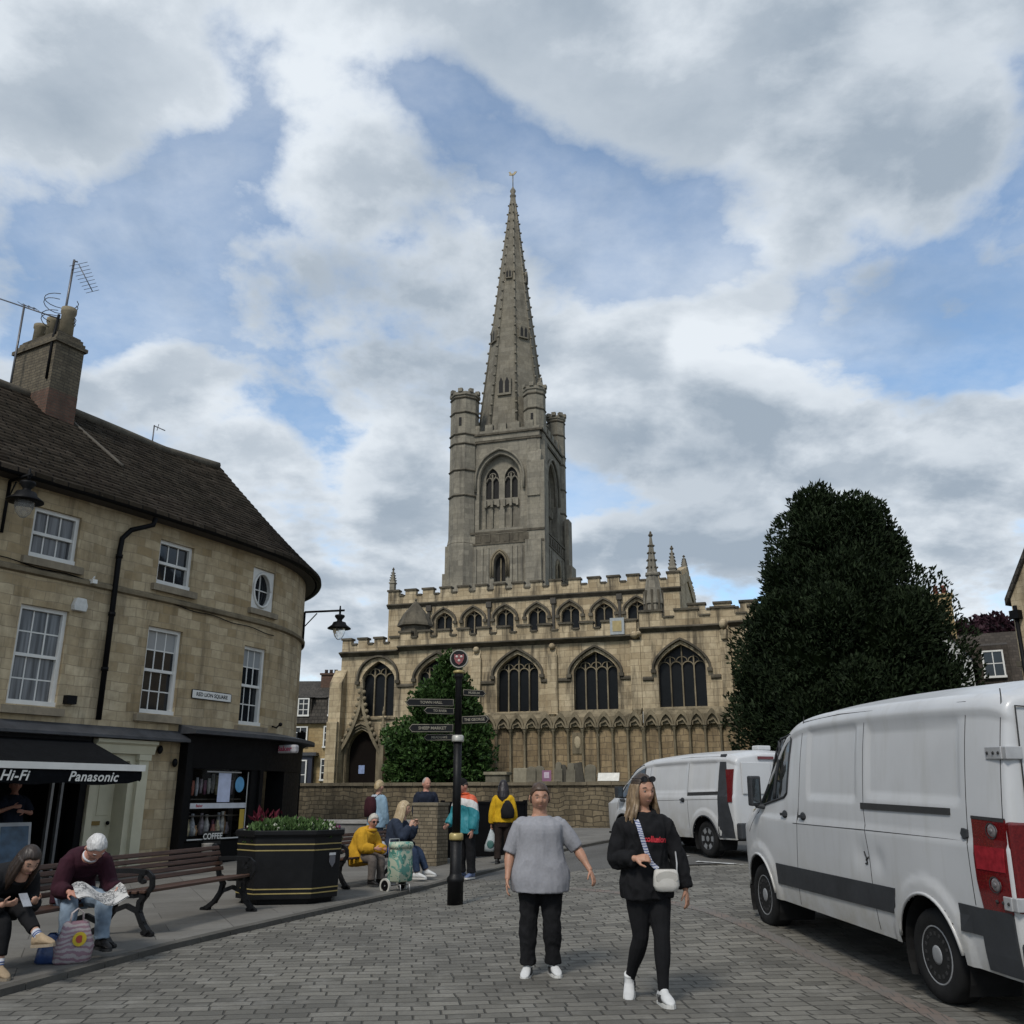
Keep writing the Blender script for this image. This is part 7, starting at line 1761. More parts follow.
def hair_cap(mb, k, sc=1.09, front=.52, side=.05, back=-.55, n=40, m=30, lump=.0):
    """shell that clears the face: outside the head above the hairline, inside it elsewhere"""
    q = k.q; rings = []
    for i in range(m+1):
        el = -pi/2+pi*i/m; row = []
        for j in range(n):
            az = 2*pi*j/n; x, y, z = cos(el)*sin(az), -cos(el)*cos(az), sin(el)
            f = .5-.5*y/max(.05, sqrt(x*x+y*y)) if True else 0            # 1 front, 0 back
            fr = (1-y/max(.01, hypot(x, y)))/2
            line = front*sst((fr-.62)/.3)+side*(1-sst((fr-.62)/.3)) if fr > .35 else lerp(back, side, sst(fr/.35))
            kk = sst((z-line)/.16+.5); s_ = lerp(.80, sc, kk)+lump*noise.noise(Vector((x*4, y*4, z*4)))*kk
            px, py, pz = x*.076*s_, y*.098*s_, z*.116*s_
            row.append(k.HC+k.hr*(-px*q)+k.hf*(-py*q)+k.hu*(pz*q))
        rings.append(row)
    mb.loft(rings)
def shoe(k, s, mm, sole, parent, high=.0, stripes=None, name='shoe'):
    H = k.H; q = H/1.7; a = k.An[s]; ft = k.Ft[s]; up = Vector((0,0,1)); up = (up-ft*up.dot(ft)).normalized(); sd = ft.cross(up)
    base = a-up*(.045*H)
    mb = MB(smooth=True); rings = []
    for t, w_, h in [(-.085,.012,.05),(-.078,.030,.085),(-.03,.037,.100),(.02,.040,.098),(.07,.045,.078),(.115,.047,.058),(.15,.040,.038),(.172,.024,.024),(.178,.008,.014)]:
        c = base+ft*(t*q); rings.append([c+sd*(w_*q*cos(2*pi*j/16))+up*(max(.0, h*q*.5+h*q*.5*sin(2*pi*j/16))+.018*q) for j in range(16)])
    mb.loft(rings); mb.tube([a-up*.03, a+up*(.035+high)*q], [.043*q, .039*q], 12); mb.tube([a+up*(.02+high)*q-ft*.005, a+ft*.045*q-up*.004, a+ft*.085*q-up*.016*q], [.036*q,.034*q,.024*q], 10)
    o = rem(mb, name, mm, .006, parent, 2)
    sb = MB(); sr = []
    for t, w_ in [(-.09,.016),(-.07,.034),(.0,.041),(.07,.048),(.12,.049),(.16,.038),(.182,.012)]: sr.append((t, w_))
    poly = [base+ft*(t*q)+sd*(w_*q) for t, w_ in sr]+[base+ft*(t*q)-sd*(w_*q) for t, w_ in sr[::-1]]
    sb.loft([[p for p in poly], [p+up*.026*q for p in poly]]); sb.build('sole', sole, o)
    if stripes:
        st = MB()
        for sg in (-1, 1):
            for i in range(3):
                c = base+ft*((.005+.028*i)*q)+sd*(sg*.0455*q); st.bar(c+up*.028*q, c+up*.078*q-ft*.02*q-sd*sg*.006*q, .013*q, .008, sd)
        st.build('shoe_stripes', stripes, o)
    return o
def trousers(k, m, parent, add=.008, top=.05, cuff=.028, voxel=.008, bw=1, bd=1, name='trousers', loose=0, wr=.004, end=1.93, hips=1, thigh=1):
    H = k.H; mb = MB(smooth=True); torso(mb, k, -.078, top, bw, bd, add, 0, 0, 0, 28, hips)
    for s in (-1, 1): limb(mb, [k.Hp[s], k.Kn[s], k.An[s]], [(0,.056*H*thigh+add),(.4,.049*H*thigh+add+loose*.3),(.95,.034*H*(.5+.5*thigh)+add+loose*.7),(1.3,.033*H*(.5+.5*thigh)+add+loose),(1.65,.027*H+add*.8+loose),(end,cuff*H+loose)])
    return rem(mb, name, m, voxel, parent, 3, wr, 10, 2, (1,1,.8))
def upper(k, m, parent, t0=-.03, add=.014, cuff=1.95, cr=.021, flare=.0, voxel=.008, bw=1, bd=1, belly=0, chest=0, name='jumper', wr=.006, sl=1, t1=.322, wscale=9, hips=1, seed=0, straight=.45):
    H = k.H; mb = MB(smooth=True); torso(mb, k, t0, t1, bw, bd, add, flare, belly, chest, 28, hips, straight)
    for s in (-1, 1):
        pr = [(-.12,.030*H*sl+add),(.0,.031*H*sl+add*.7),(.4,.031*H*sl+add),(1.0,.028*H*sl+add),(1.3,.028*H*sl+add),(1.75,.023*H*sl+add*.9),(1.95,.021*H*sl+add*.6)]
        pr = [p for p in pr if p[0] < cuff-.05]+[(cuff, cr*H+add*.6)]
        limb(mb, [k.S[s]+(k.spine(.29)-k.S[s])*0, k.E[s], k.Wr[s]], [p for p in pr if p[0] >= 0])
        mb.sphere(k.S[s]-Vector((0,0,.004*H))-k.ls*(.008*H*s), .033*H*sl+add*.6, 12, 8)
    return rem(mb, name, m, voxel, parent, 3, wr, wscale, seed, (1,1,.55))
def place(o, x, y, rz, dz=0): o.location = (x, y, G(x, y)+dz); o.rotation_euler = (0, 0, rz)
def face(fx, fy): return atan2(fx, -fy)
def stand(k):      # drop the figure so that the lower sole touches z=0
    pass
def legz(H, thigh, shin): return -(Vector(thigh).normalized()*.245*H+Vector(shin).normalized()*.237*H).z+.045*H
M_BLKC = cloth('black_cloth', (.008,.008,.009), .2, 10); M_NAVY = cloth('navy_cloth', (.012,.016,.028), .25, 10)
M_STRIPE = mat('stripe_black', (.015,.015,.015), .7); M_WSHOE = cloth('white_shoe', (.50,.50,.49), .08, 20, .7, .1); M_BSHOE = cloth('black_shoe', (.012,.011,.011), .2, 20, .5, .1)

# ---- 1. woman in the grey T-shirt
H = 1.62; lg = {-1: ((-.06,-.04,-1), (-.02,.06,-1), (-.22,-.95,-.08)), 1: ((.03,-.12,-1), (.03,.17,-1), (.25,-.95,-.02))}
k = skeleton(H, (0,0,legz(H, *lg[1][:2])), (.0,-.02,1), .05, .05, (0,.0,0), ((.10,-1,-.10),(0,0,1)),
   {-1: ((-.42,.05,-1), (-.10,-.45,-1), (-.05,-.25,-1)), 1: ((.80,.05,-1), (.60,-.62,-1), (.35,-.5,-1))}, lg, .116, .055)
o = body(k, 'person', SK_B, .006, (.45,.5), ((1,0,0),(-.6,.5,.2)), 1.25, 1.3, .75, 1, arm=1.22); place(o, .26, 9.1, 0)
T(o, 'woman in a loose grey T-shirt and black trousers walking towards the camera', 'person')
hm = hair_mat('brown_hair', (.03,.018,.011), (.075,.045,.027)); mb = MB(smooth=True); hair_cap(mb, k, 1.085, .50, .08, -.6, lump=.03); mb.sphere(hp(k,.015,-.11,.07), .045, 12, 8); mb.sphere(hp(k,-.072,.01,-.01), (.016,.03,.04), 8, 6); mb.sphere(hp(k,.072,.01,-.01), (.016,.03,.04), 8, 6); rem(mb, 'hair', hm, .006, o, 2); brows(k, o, hm)
trousers(k, M_BLKC, o, .006, -.02, .036, .008, 1.22, 1.25, 'trousers', .018, .009, 1.92, 1.02, 1.22)
up = upper(k, cloth('grey_marl', (.235,.235,.25), .08, 40, .9, .1), o, -.085, .020, .98, .034, .034, .008, 1.26, 1.38, .030, .034, 't_shirt', .009, 1.14, .316, 6, 1.1, 3, .75)
nk = MB(); c = k.spine(.318); nk.tube([c+Vector((.062*cos(a), -.055*sin(a)-.0, .012-.022*max(0, sin(a)))) for a in [2*pi*i/24 for i in range(25)]], .007, 6); nk.build('neckline', cloth('grey_rib', (.17,.17,.185), .1, 40), up)
for s in (-1, 1): shoe(k, s, M_WSHOE, M_SOLE, o, .02, M_STRIPE)
pl = MB(); pl.tube([k.N+Vector((.05*cos(a), -.052+.012*abs(cos(a)), .01-.05*sin(a))) for a in [pi*i/12 for i in range(13)]], .0018, 4); pl.build('necklace', mat('silver_chain', (.4,.4,.4), .3, .8), o)

# ---- 2. woman in the black hoodie
H = 1.68; lg = {1: ((.02,-.24,-1), (-.02,.0,-1), (.14,-1,.03)), -1: ((.03,.06,-1), (-.20,.62,-1), (-.22,-.80,-.66))}
zp = legz(H, *lg[1][:2])
k = skeleton(H, (0,0,zp), (-.04,-.07,1), .16, -.08, (0,.0,0), ((.42,-1,-.06),(0,0,1)),
   {-1: ((-.24,.10,-1), (.45,-.85,.10), (.85,-.45,.1)), 1: ((.40,.08,-1), (.20,-.14,-1), (.05,-.25,-1))}, lg, .106, .046)
o = body(k, 'person', SK_B, .006, (1.15,.5), ((.3,.6,-.5),(-.6,.5,.2)), 1, 1, 1, 0); place(o, 1.09, 7.98, radians(4)); P2o, P2k = o, k
T(o, 'woman in a black hoodie with red lettering and a white shoulder bag, walking', 'person')
hm = hair_mat('highlighted_hair', (.045,.026,.014), (.30,.21,.12), (40,40,5)); hd_ = hair_mat('dark_roots', (.022,.014,.009), (.055,.034,.02)); mb = MB(smooth=True); hair_cap(mb, k, 1.085, .58, .0, -.62, lump=.02)
hr_ = rem(mb, 'hair', hd_, .006, o, 2); mb = MB(smooth=True); rr = random.Random(2)
for i in range(26):
    a = radians(55+i*(250/25.)); ca, sa = sin(a), cos(a); r0 = .079
    x0, y0 = r0*ca, (.098 if sa < 0 else .085)*sa
    z1 = -.19-.05*abs(sin(i*1.9)); fl = 1.38+.28*sin(i*2.1)
    pts = []; rr_ = []
    for j in range(10):
        u = j/9; wv_ = .011*sin(u*9+i*1.7)*sst((u-.2)/.3); s_ = lerp(.9, fl, u**.8)
        pts.append(hp(k, x0*s_+wv_*(.6+.4*abs(ca)), y0*lerp(.92, 1.08, min(1, u*1.4))+wv_*.6, lerp(.05, z1, u))); rr_.append(lerp(.014, .020, min(1, u*2))*(1-.75*max(0, u-.7)/.3))
    mb.tube(pts, rr_, 7, flat=.7)
rem(mb, 'hair_lengths', hm, .006, hr_, 2, .003, 30, 4, (1,1,.2)); brows(k, o, hd_)
trousers(k, M_BLKC, o, .004, .05, .024, .007, 1.06, 1.05, 'leggings', .0, .002, 1.95, 1.14, 1.2)
up = upper(k, M_BLKC, o, -.06, .020, 1.93, .026, .014, .008, 1.0, 1.06, .006, .026, 'hoodie', .016, 1.04, .322, 10, 1.08, 6, .4)
mb = MB(smooth=True); c = k.spine(.318); mb.tube([c+Vector((.088*cos(a), .075*sin(a)-.005, .012+.028*sin(a))) for a in [2*pi*i/20 for i in range(21)]], [.026+.016*max(0, sin(2*pi*i/20)) for i in range(21)], 9); mb.tube([c+Vector((0,.07,.01)), c+Vector((0,.105,-.06)), c+Vector((0,.10,-.16))], [.06,.07,.03], 10, flat=1.3); rem(mb, 'hood', M_BLKC, .008, up, 3, .004, 9)
for x in (-.035,.035):
    m_ = MB(); m_.tube([k.spine(.30)+Vector((x,-.095,0)), k.spine(.27)+Vector((x*1.1,-.128,0)), k.spine(.225)+Vector((x*1.2,-.150,0))], .003, 5); m_.build('drawstring', M_BLKC, up)
M_RED = mat('print_red', (.42,.02,.03), .7)
def on_front(o_, x, z):       # front surface of a garment by ray cast, person space
    r = o_.ray_cast(Vector((x,-1,z)), Vector((0,1,0))); return r[1].y if r[0] else -.15
bpy.context.view_layer.update()
zt = k.spine(.20).z; tm = text_mesh('chest_lettering', 'collusion', .062, M_RED, up, basis(Vector((.05,0,zt)), (1,0,-.05), (0,0,1)), .0, 0, .0030, 'CENTER', 1.0, .86)
for v in tm.data.vertices: v.co.y = on_front(up, v.co.x, v.co.z)-.004
for s in (-1, 1): shoe(k, s, M_WSHOE, M_SOLE, o, .03, M_STRIPE)
# sunglasses pushed up into the hair
M_SGL2 = mat('sunglass_lens', (.015,.015,.017), .1)
def sunglasses(k, parent, up_=0, yy=.086):
    g = MB(smooth=True)
    for s in (-1, 1):
        g.loft([[hp(k, s*.034+.027*cos(2*pi*j/14), yy-.004*abs(cos(2*pi*j/14)) + q, up_+.020*sin(2*pi*j/14)) for j in range(14)] for q in (0,.006)])
        g.tube([hp(k,s*.06,yy,up_+.004), hp(k,s*.076,yy-.03,up_+.004), hp(k,s*.078,yy-.09,up_)], .003, 5)
    g.tube([hp(k,-.01,yy+.002,up_+.006), hp(k,.01,yy+.002,up_+.006)], .003, 5); return g.build('sunglasses', M_SGL2, parent)
sg = sunglasses(k, o, .088, .076)
# phone-like dark object in the right hand is left out; white cross-body bag
bo = k.spine(.0)+Vector((.115,-.185,.035))
BG = MB(smooth=True); rings = []
for t, w_, d_ in [(-.085,.055,.03),(-.08,.085,.038),(-.04,.105,.045),(.03,.10,.042),(.07,.092,.036),(.078,.07,.028)]: rings.append([bo+Vector((w_*abs(cos(a))**.6*(1 if cos(a) > 0 else -1), d_*abs(sin(a))**.7*(1 if sin(a) > 0 else -1), t)) for a in [2*pi*j/24 for j in range(24)]])
BG.loft(rings); wm = o.matrix_basis.copy()
wb = BG.build('shoulder_bag', cloth('white_leather', (.46,.44,.40), .08, 20, .5, .1)); place(wb, 1.09, 7.98, radians(4)); T(wb, 'small white shoulder bag hanging at the hip of the woman in black', 'bag')
fl = MB(smooth=True); fl.loft([[bo+Vector((w_*cos(a), -.043-.004*sin(a), z+h_*sin(a))) for a in [2*pi*j/20 for j in range(20)]] for w_, z, h_ in ((.09,.02,.05),(.085,.02,.046))]); fl.build('bag_flap', cloth('white_flap', (.42,.40,.36), .06, 20, .5, .1), wb)
def strap_on(name, pts, w_, m, parent, garment, off=.012):
    L = []
    for i in range(len(pts)-1):
        for j in range(6): L.append(Vector(pts[i]).lerp(Vector(pts[i+1]), j/6))
    L.append(Vector(pts[-1])); P_ = []
    for p in L: P_.append(Vector((p.x, on_front(garment, p.x, p.z)-off, p.z)))
    for _ in range(3): P_ = [P_[0]]+[(P_[i-1]+P_[i]*2+P_[i+1])/4 for i in range(1, len(P_)-1)]+[P_[-1]]
    mb = MB()
    for a, b in zip(P_, P_[1:]): mb.bar(a, b+(b-a)*.1, w_, .006, (0,-1,.1))
    return mb.build(name, m, parent), P_
t = NT('woven_strap'); ob = t.obj(); w3 = t.n('ShaderNodeTexWave', wave_type='BANDS', bands_direction='Z'); w3.inputs['Scale'].default_value = 16; w3.inputs['Distortion'].default_value = 7; w3.inputs['Detail'].default_value = 3; t.link(ob, w3.inputs[0])
t.base(t.mix(t.ramp(w3.outputs['Fac'], (.55,.7)), (.40,.41,.46), (.08,.10,.20))); t.set(Roughness=.8)
sp_, SP = strap_on('bag_strap', [k.spine(.312)+Vector((-.085,0,.01)), k.spine(.22)+Vector((-.055,0,0)), k.spine(.1)+Vector((.0,0,0)), bo+Vector((-.06,0,.08))], .036, t.m, wb, up)
m_ = MB(); m_.bar(SP[-1], bo+Vector((-.075,-.01,.05)), .03, .006, (0,-1,0)); m_.tube([bo+Vector((.088,.0,.05)), bo+Vector((.10,.03,.12)), bo+Vector((.11,.12,.25))], .007, 5); m_.build('strap_end', mat('strap_grey', (.3,.3,.3), .6), wb)

# ---- seated helper
def sit(H, seat=.45, thigh=(0,-1,-.05), back=.10): return seat+.062*H
def sitk(H, seat, neck, bend, head, arms, legs, hy=0, sy=0, shw=.105): return skeleton(H, (0,0,seat+.055*H), neck, hy, sy, bend, head, arms, legs, shw, .05)
def seat_on(o, bx_, by_, f, dz=.055): o.location = (bx_, by_, G(bx_, by_)+dz); o.rotation_euler = (0,0,face(*f))

# ---- 3. old man reading the newspaper
H = 1.62; lg = {-1: ((-.16,-1,-.06), (-.02,-.10,-1), (-.2,-.97,-.02)), 1: ((.26,-1,-.04), (.04,-.02,-1), (.2,-.97,-.02))}
k = sitk(H, .44, (.02,-.72,.78), (0,.065,.03), ((.10,-.55,-.83),(0,-.9,.4)), {-1: ((-.24,-.10,-1), (.12,-1,-.02), (.3,-1,-.05)), 1: ((.30,-.25,-1), (-.02,-1,.0), (-.25,-1,-.05))}, lg, 0, 0, .112)
o = body(k, 'person', SK_C, .007, (.9,.9), ((.6,0,-.8),(-.6,0,-.8)), 1.05, 1.05, .9, .3); F9 = (.66,-.75); seat_on(o, -4.40, 9.94, F9)
T(o, 'white haired man in a maroon jumper and pale jeans reading a newspaper on the bench', 'person')
hm = hair_mat('white_hair', (.36,.35,.34), (.58,.57,.55)); mb = MB(smooth=True); hair_cap(mb, k, 1.09, .55, .02, -.45, lump=.05); rem(mb, 'hair', hm, .006, o, 2, .003, 40); brows(k, o, hm)
trousers(k, cloth('pale_denim', (.20,.26,.33), .25, 9, .9, .3), o, .012, .05, .034, .009, 1.05, 1.05, 'jeans', .014, .007, 1.93)
up = upper(k, cloth('maroon_wool', (.030,.008,.014), .25, 12), o, -.04, .022, 1.9, .026, .008, .009, 1.08, 1.1, .02, 0, 'jumper', .008, 1.2, .318, 8)
cl_ = MB(smooth=True); c = k.spine(.318); nn = (k.HC-k.N).normalized(); lt = k.ls; fw = lt.cross(nn)
cl_.tube([c+lt*(.062*cos(a))+fw*(.058*sin(a))+nn*(.012) for a in [2*pi*i/20 for i in range(21)]], .02, 8, flat=.7); rem(cl_, 'shirt_collar', cloth('white_shirt', (.52,.54,.57), .05), .006, o, 2)
for s in (-1, 1): shoe(k, s, M_BSHOE, M_DSOLE, o)
# newspaper held across the knees
hL, hR = k.Wr[1]+k.Hd[1]*.11, k.Wr[-1]+k.Hd[-1]*.11
t = NT('newsprint'); ob = t.obj(); g2 = t.noise(60, t.mapping(ob, (1,1,1)), 3); g3 = t.noise(7, ob, 2)
t.base(t.mix(t.ramp(t.math('MULTIPLY', t.ramp(g2, (.4,.55)), t.ramp(g3, (.4,.5))), (0,1)), (.44,.43,.41), (.10,.10,.10))); t.set(Roughness=.85)
mb = MB(smooth=True); rows = []
for i in range(15):
    u = i/14; row = []
    for j in range(9):
        v = j/8; a = hR.lerp(hL, u*1.16-.08); ofs = Vector((0,-.02-.25*v+.02*sin(u*9), .02+.05*sin(u*pi*2+.5)*(1-v*.4)-.10*v+.03*abs(u-.5)*2+.012*sin(v*7+u*5))); row.append(a+ofs+Vector((0,.10,.0)))
    rows.append(row)
mb.grid(rows); mb.grid([[p+Vector((.012,.0,-.008)) for p in r] for r in rows])
npo = mb.build('newspaper', t.m); npo.location = o.location; npo.rotation_euler = o.rotation_euler; T(npo, 'open newspaper held by the white haired man on the bench', 'newspaper')

# ---- 4. girl with the phone, far left
H = 1.58; lg = {-1: ((-.02,-1,-.12), (-.02,-.12,-1), (.05,-1,-.04)), 1: ((-.06,-1,.10), (.08,-.80,-.55), (.25,-.93,.1))}
k = sitk(H, .43, (.0,-.85,.72), (0,.065,.035), ((.0,-.80,-.55),(0,-.5,.85)), {-1: ((-.18,.25,-1), (.30,-1,.22), (.45,-.9,.1)), 1: ((.2,.25,-1), (-.28,-1,.22), (-.45,-.9,.1))}, lg)
o = body(k, 'person', SK_A, .007, (.9,.9), ((.6,0,.6),(-.6,0,.6))); seat_on(o, -4.66, 8.97, (.80,-.60), .03)
T(o, 'dark haired girl in black with a teal lanyard looking at her phone on the bench', 'person')
hm = hair_mat('black_brown_hair', (.012,.008,.006), (.035,.022,.015)); mb = MB(smooth=True); hair_cap(mb, k, 1.09, .5, .0, -.6)
for i in range(15):
    a = radians(62+i*236/14.); ca, sa = sin(a), cos(a); mb.tube([hp(k,.074*ca,.09*sa,.03), hp(k,.085*ca,.1*sa-.01,-.08), hp(k,.088*ca,.09*sa-.02,-.18), hp(k,.085*ca,.08*sa-.03,-.27)], [.018,.022,.022,.008], 7)
rem(mb, 'hair', hm, .007, o, 2, .003, 30, 1, (1,1,.2)); brows(k, o, hm)
trousers(k, M_BLKC, o, .008, .05, .030, .009, 1, 1, 'leggings', .004, .004, 1.72)
up = upper(k, cloth('black_jacket', (.010,.010,.011), .2, 10), o, -.05, .022, 1.9, .026, .01, .009, 1.04, 1.04, 0, .012, 'jacket', .008, 1.2)
ln = MB(); ln.tube([k.N+Vector((-.05,-.03,.02)), k.spine(.24)+Vector((-.045,-.118,0)), k.spine(.13)+Vector((-.005,-.135,0)), k.spine(.24)+Vector((.045,-.118,0)), k.N+Vector((.05,-.03,.02))], .009, 6, flat=.4); ln.build('lanyard', mat('lanyard_teal', (.05,.26,.30), .6), o)
for s in (-1, 1):
    m_ = MB(smooth=True); d = (k.An[s]-k.Kn[s]).normalized(); m_.tube([k.An[s]-d*.085, k.An[s], k.An[s]+d*.02], [.037,.036,.034], 12); so_ = m_.build('sock', cloth('white_sock', (.45,.46,.48), .1, 30), o)
    m_ = MB(smooth=True)
    for q in (.035,.055): m_.tube([k.An[s]-d*(q+.006), k.An[s]-d*(q-.006)], .0385, 12)
    m_.build('sock_stripe', mat('sock_blue', (.07,.10,.22), .8), so_)
    shoe(k, s, cloth('tan_suede', (.30,.225,.145), .12, 20), mat('tan_sole', (.25,.2,.14), .8) if s < 0 else bpy.data.materials['tan_sole'], o)
hb = (k.Wr[1]+k.Hd[1]*.1+k.Wr[-1]+k.Hd[-1]*.1)/2; ph = MB(); ph.obox((0,0,0), (.075,.155,.009), Matrix.Rotation(.7, 3, 'X')); po = ph.build('phone', mat('phone_case', (.25,.26,.28), .3), bevel=.003)
po.location = o.matrix_basis @ hb+Vector((0,0,.02)); po.rotation_euler = o.rotation_euler; T(po, 'phone held by the dark haired girl on the bench', 'phone')

# ---- 5. elderly woman in yellow on the far bench
H = 1.46; lg = {-1: ((-.10,-1,-.10), (0,.05,-1), (0,-1,0)), 1: ((.12,-1,-.10), (0,.02,-1), (.1,-1,0))}
k = sitk(H, .41, (.05,-.42,.9), (0,.055,-.0), ((-.42,-.9,-.18),(0,-.1,1)), {-1: ((-.22,-.25,-1), (.42,-1,.0), (.5,-.8,-.1)), 1: ((.22,-.3,-1), (-.4,-1,.02), (-.5,-.8,-.1))}, lg, 0, -.1)
o = body(k, 'person', SK_C, .008, (.7,.7), (None,None), 1.1, 1.1, .85, .5); seat_on(o, -2.58, 16.70, (.86,-.5), .03)
T(o, 'elderly woman in a mustard yellow coat and sunglasses seated on the far bench', 'person')
hm = hair_mat('silver_hair', (.30,.28,.24), (.50,.47,.41)); mb = MB(smooth=True); hair_cap(mb, k, 1.12, .5, -.1, -.6, lump=.06); rem(mb, 'hair', hm, .008, o, 2, .003, 40)
sunglasses(k, o, .008, .092)
M_MUST = cloth('mustard_cloth', (.42,.23,.018), .12, 10)
up = upper(k, M_MUST, o, -.09, .034, 1.93, .030, .02, .010, 1.2, 1.2, .03, .01, 'coat', .010, 1.35)
mb = MB(smooth=True); c = k.spine(.31); mb.tube([c+Vector((.085*cos(a), .08*sin(a), .01)) for a in [2*pi*i/20 for i in range(21)]], .03, 8); rem(mb, 'hood', M_MUST, .01, up, 3, .004)
trousers(k, cloth('taupe_cloth', (.10,.085,.075), .2, 10), o, .014, .04, .036, .010, 1.1, 1.1, 'trousers', .012, .005)
for s in (-1, 1): shoe(k, s, M_BSHOE, M_DSOLE, o)
# ---- 6. blonde woman in navy beside her
H = 1.68; lg = {-1: ((-.06,-1,-.06), (0,-.18,-1), (0,-1,0)), 1: ((.14,-1,-.06), (.05,-.45,-1), (.1,-1,0))}
k = sitk(H, .44, (.0,-.26,1), (0,.035,0), ((.12,-.98,-.08),(0,0,1)), {-1: ((-.28,-.55,-1), (.38,-.55,.95), (.3,-.3,.9)), 1: ((.28,-.6,-1), (-.36,-.5,.95), (-.3,-.3,.9))}, lg)
o = body(k, 'person', SK_A, .008, (1.1,1.1)); seat_on(o, -2.12, 17.62, (.93,-.2), .05)
T(o, 'long haired blonde woman in a navy jacket and jeans with her hands at her mouth', 'person')
hm = hair_mat('blonde_hair', (.24,.17,.09), (.48,.38,.24)); mb = MB(smooth=True); hair_cap(mb, k, 1.10, .5, .0, -.6)
for i in range(17):
    a = radians(66+i*228/16.); ca, sa = sin(a), cos(a); mb.tube([hp(k,.074*ca,.09*sa,.03), hp(k,.09*ca,.1*sa-.01,-.09), hp(k,.105*ca,.10*sa-.035,-.2), hp(k,.11*ca+.01*sin(i*2),.09*sa-.055,-.32)], [.018,.024,.024,.008], 7)
rem(mb, 'hair', hm, .008, o, 2, .004, 30, 1, (1,1,.2)); brows(k, o, hm)
upper(k, cloth('navy_jacket', (.022,.030,.048), .2, 10), o, -.07, .026, 1.93, .028, .012, .010, 1.08, 1.08, 0, .012, 'jacket', .009, 1.25)
trousers(k, cloth('blue_denim', (.022,.035,.065), .25, 9), o, .010, .05, .030, .010, 1.05, 1.05, 'jeans', .008, .005, 1.88)
for s in (-1, 1): shoe(k, s, M_WSHOE, M_SOLE, o)
# ---- 7. person with backpack standing beyond
H = 1.70; lg = {-1: ((-.03,-.03,-1), (0,.04,-1), (-.1,-1,0)), 1: ((.04,.03,-1), (0,.05,-1), (.1,-1,0))}
k = skeleton(H, (0,0,legz(H, *lg[-1][:2])), (0,-.04,1), 0, 0, (0,0,0), ((.25,-1,-.1),(0,0,1)), {-1: ((-.14,-.1,-1), (.1,-.4,-1), (0,-.3,-1)), 1: ((.16,-.15,-1), (-.1,-.5,-1), (0,-.3,-1))}, lg)
o = body(k, 'person', SK_A, .009); place(o, -2.93, 21.0, face(.75,.66), .055)
T(o, 'person in a pale blue hooded jacket with a dark backpack, standing behind the bench', 'person')
hm = hair_mat('sandy_hair', (.24,.17,.085), (.42,.33,.19)); mb = MB(smooth=True); hair_cap(mb, k, 1.10, .5, .0, -.55, lump=.05); rem(mb, 'hair', hm, .008, o, 2)
M_PBL = cloth('pale_blue', (.20,.29,.36), .12, 10); up = upper(k, M_PBL, o, -.075, .026, 1.93, .028, .014, .010, 1.1, 1.1, 0, 0, 'jacket', .009, 1.25)
mb = MB(smooth=True); c = k.spine(.30); mb.tube([c+Vector((-.10,.0,.0)), c+Vector((-.07,.09,.0)), c+Vector((0,.12,-.02)), c+Vector((.07,.09,0)), c+Vector((.10,0,.0))], [.03,.045,.055,.045,.03], 9); rem(mb, 'hood', cloth('grey_hood', (.33,.36,.40), .1, 10), .01, up, 3)
trousers(k, cloth('slate_denim', (.045,.055,.075), .2, 9), o, .010, .05, .034, .010, 1, 1, 'jeans', .01, .004)
for s in (-1, 1): shoe(k, s, M_BSHOE, M_DSOLE, o)
mb = MB(smooth=True); c = k.spine(.17)+Vector((0,.19,0)); rings = [[c+Vector((w_*abs(cos(a))**.6*(1 if cos(a) > 0 else -1), d_*abs(sin(a))**.6*(1 if sin(a) > 0 else -1), z)) for a in [2*pi*j/20 for j in range(20)]] for z, w_, d_ in [(-.2,.12,.06),(-.19,.15,.085),(0,.16,.095),(.15,.14,.08),(.22,.09,.05)]]
mb.loft(rings); bp = mb.build('backpack', cloth('dark_red_nylon', (.035,.010,.014), .3, 8)); bp.location = o.location; bp.rotation_euler = o.rotation_euler; T(bp, 'dark red and black backpack worn by the person in pale blue', 'backpack')
for s in (-1, 1):
    m_ = MB(); m_.tube([c+Vector((s*.08,-.05,.2)), k.spine(.30)+Vector((s*.10,.02,.075)), k.spine(.25)+Vector((s*.10,-.11,0)), k.spine(.1)+Vector((s*.13,-.02,0))], .016, 6, flat=.4); m_.build('shoulder_strap', M_BLKC, bp)
# ---- 8. bald man behind the pier
H = 1.74; k = skeleton(H, (0,0,legz(H, *lg[-1][:2])), (0,-.04,1), 0, 0, (0,0,0), ((.35,-1,-.05),(0,0,1)), {-1: ((-.16,0,-1), (.05,-.2,-1), (0,-.1,-1)), 1: ((.16,0,-1), (-.05,-.2,-1), (0,-.1,-1))}, lg, .115)
o = body(k, 'person', SK_C, .009, fat=.4); place(o, -1.98, 22.1, face(.3,-.95), .055)
T(o, 'bald man in a navy jacket standing behind the stone pier', 'person')
mb = MB(smooth=True); hair_cap(mb, k, 1.02, 1.4, .05, -.4); rem(mb, 'hair', hair_mat('cropped_grey', (.25,.22,.2), (.36,.33,.3)), .008, o, 2)
up = upper(k, M_NAVY, o, -.07, .026, 1.93, .028, .012, .010, 1.12, 1.1, .02, 0, 'jacket', .009, 1.25)
mb = MB(); mb.tube([k.N+Vector((0,-.085,-.01)), k.spine(.27)+Vector((0,-.115,0)), k.spine(.2)+Vector((0,-.125,0))], .006, 5); mb.build('zip', mat('zip_pale', (.4,.4,.4), .5), up)
trousers(k, M_NAVY, o, .010, .05, .034, .010, 1, 1, 'trousers', .01, .004)
for s in (-1, 1): shoe(k, s, M_BSHOE, M_DSOLE, o)
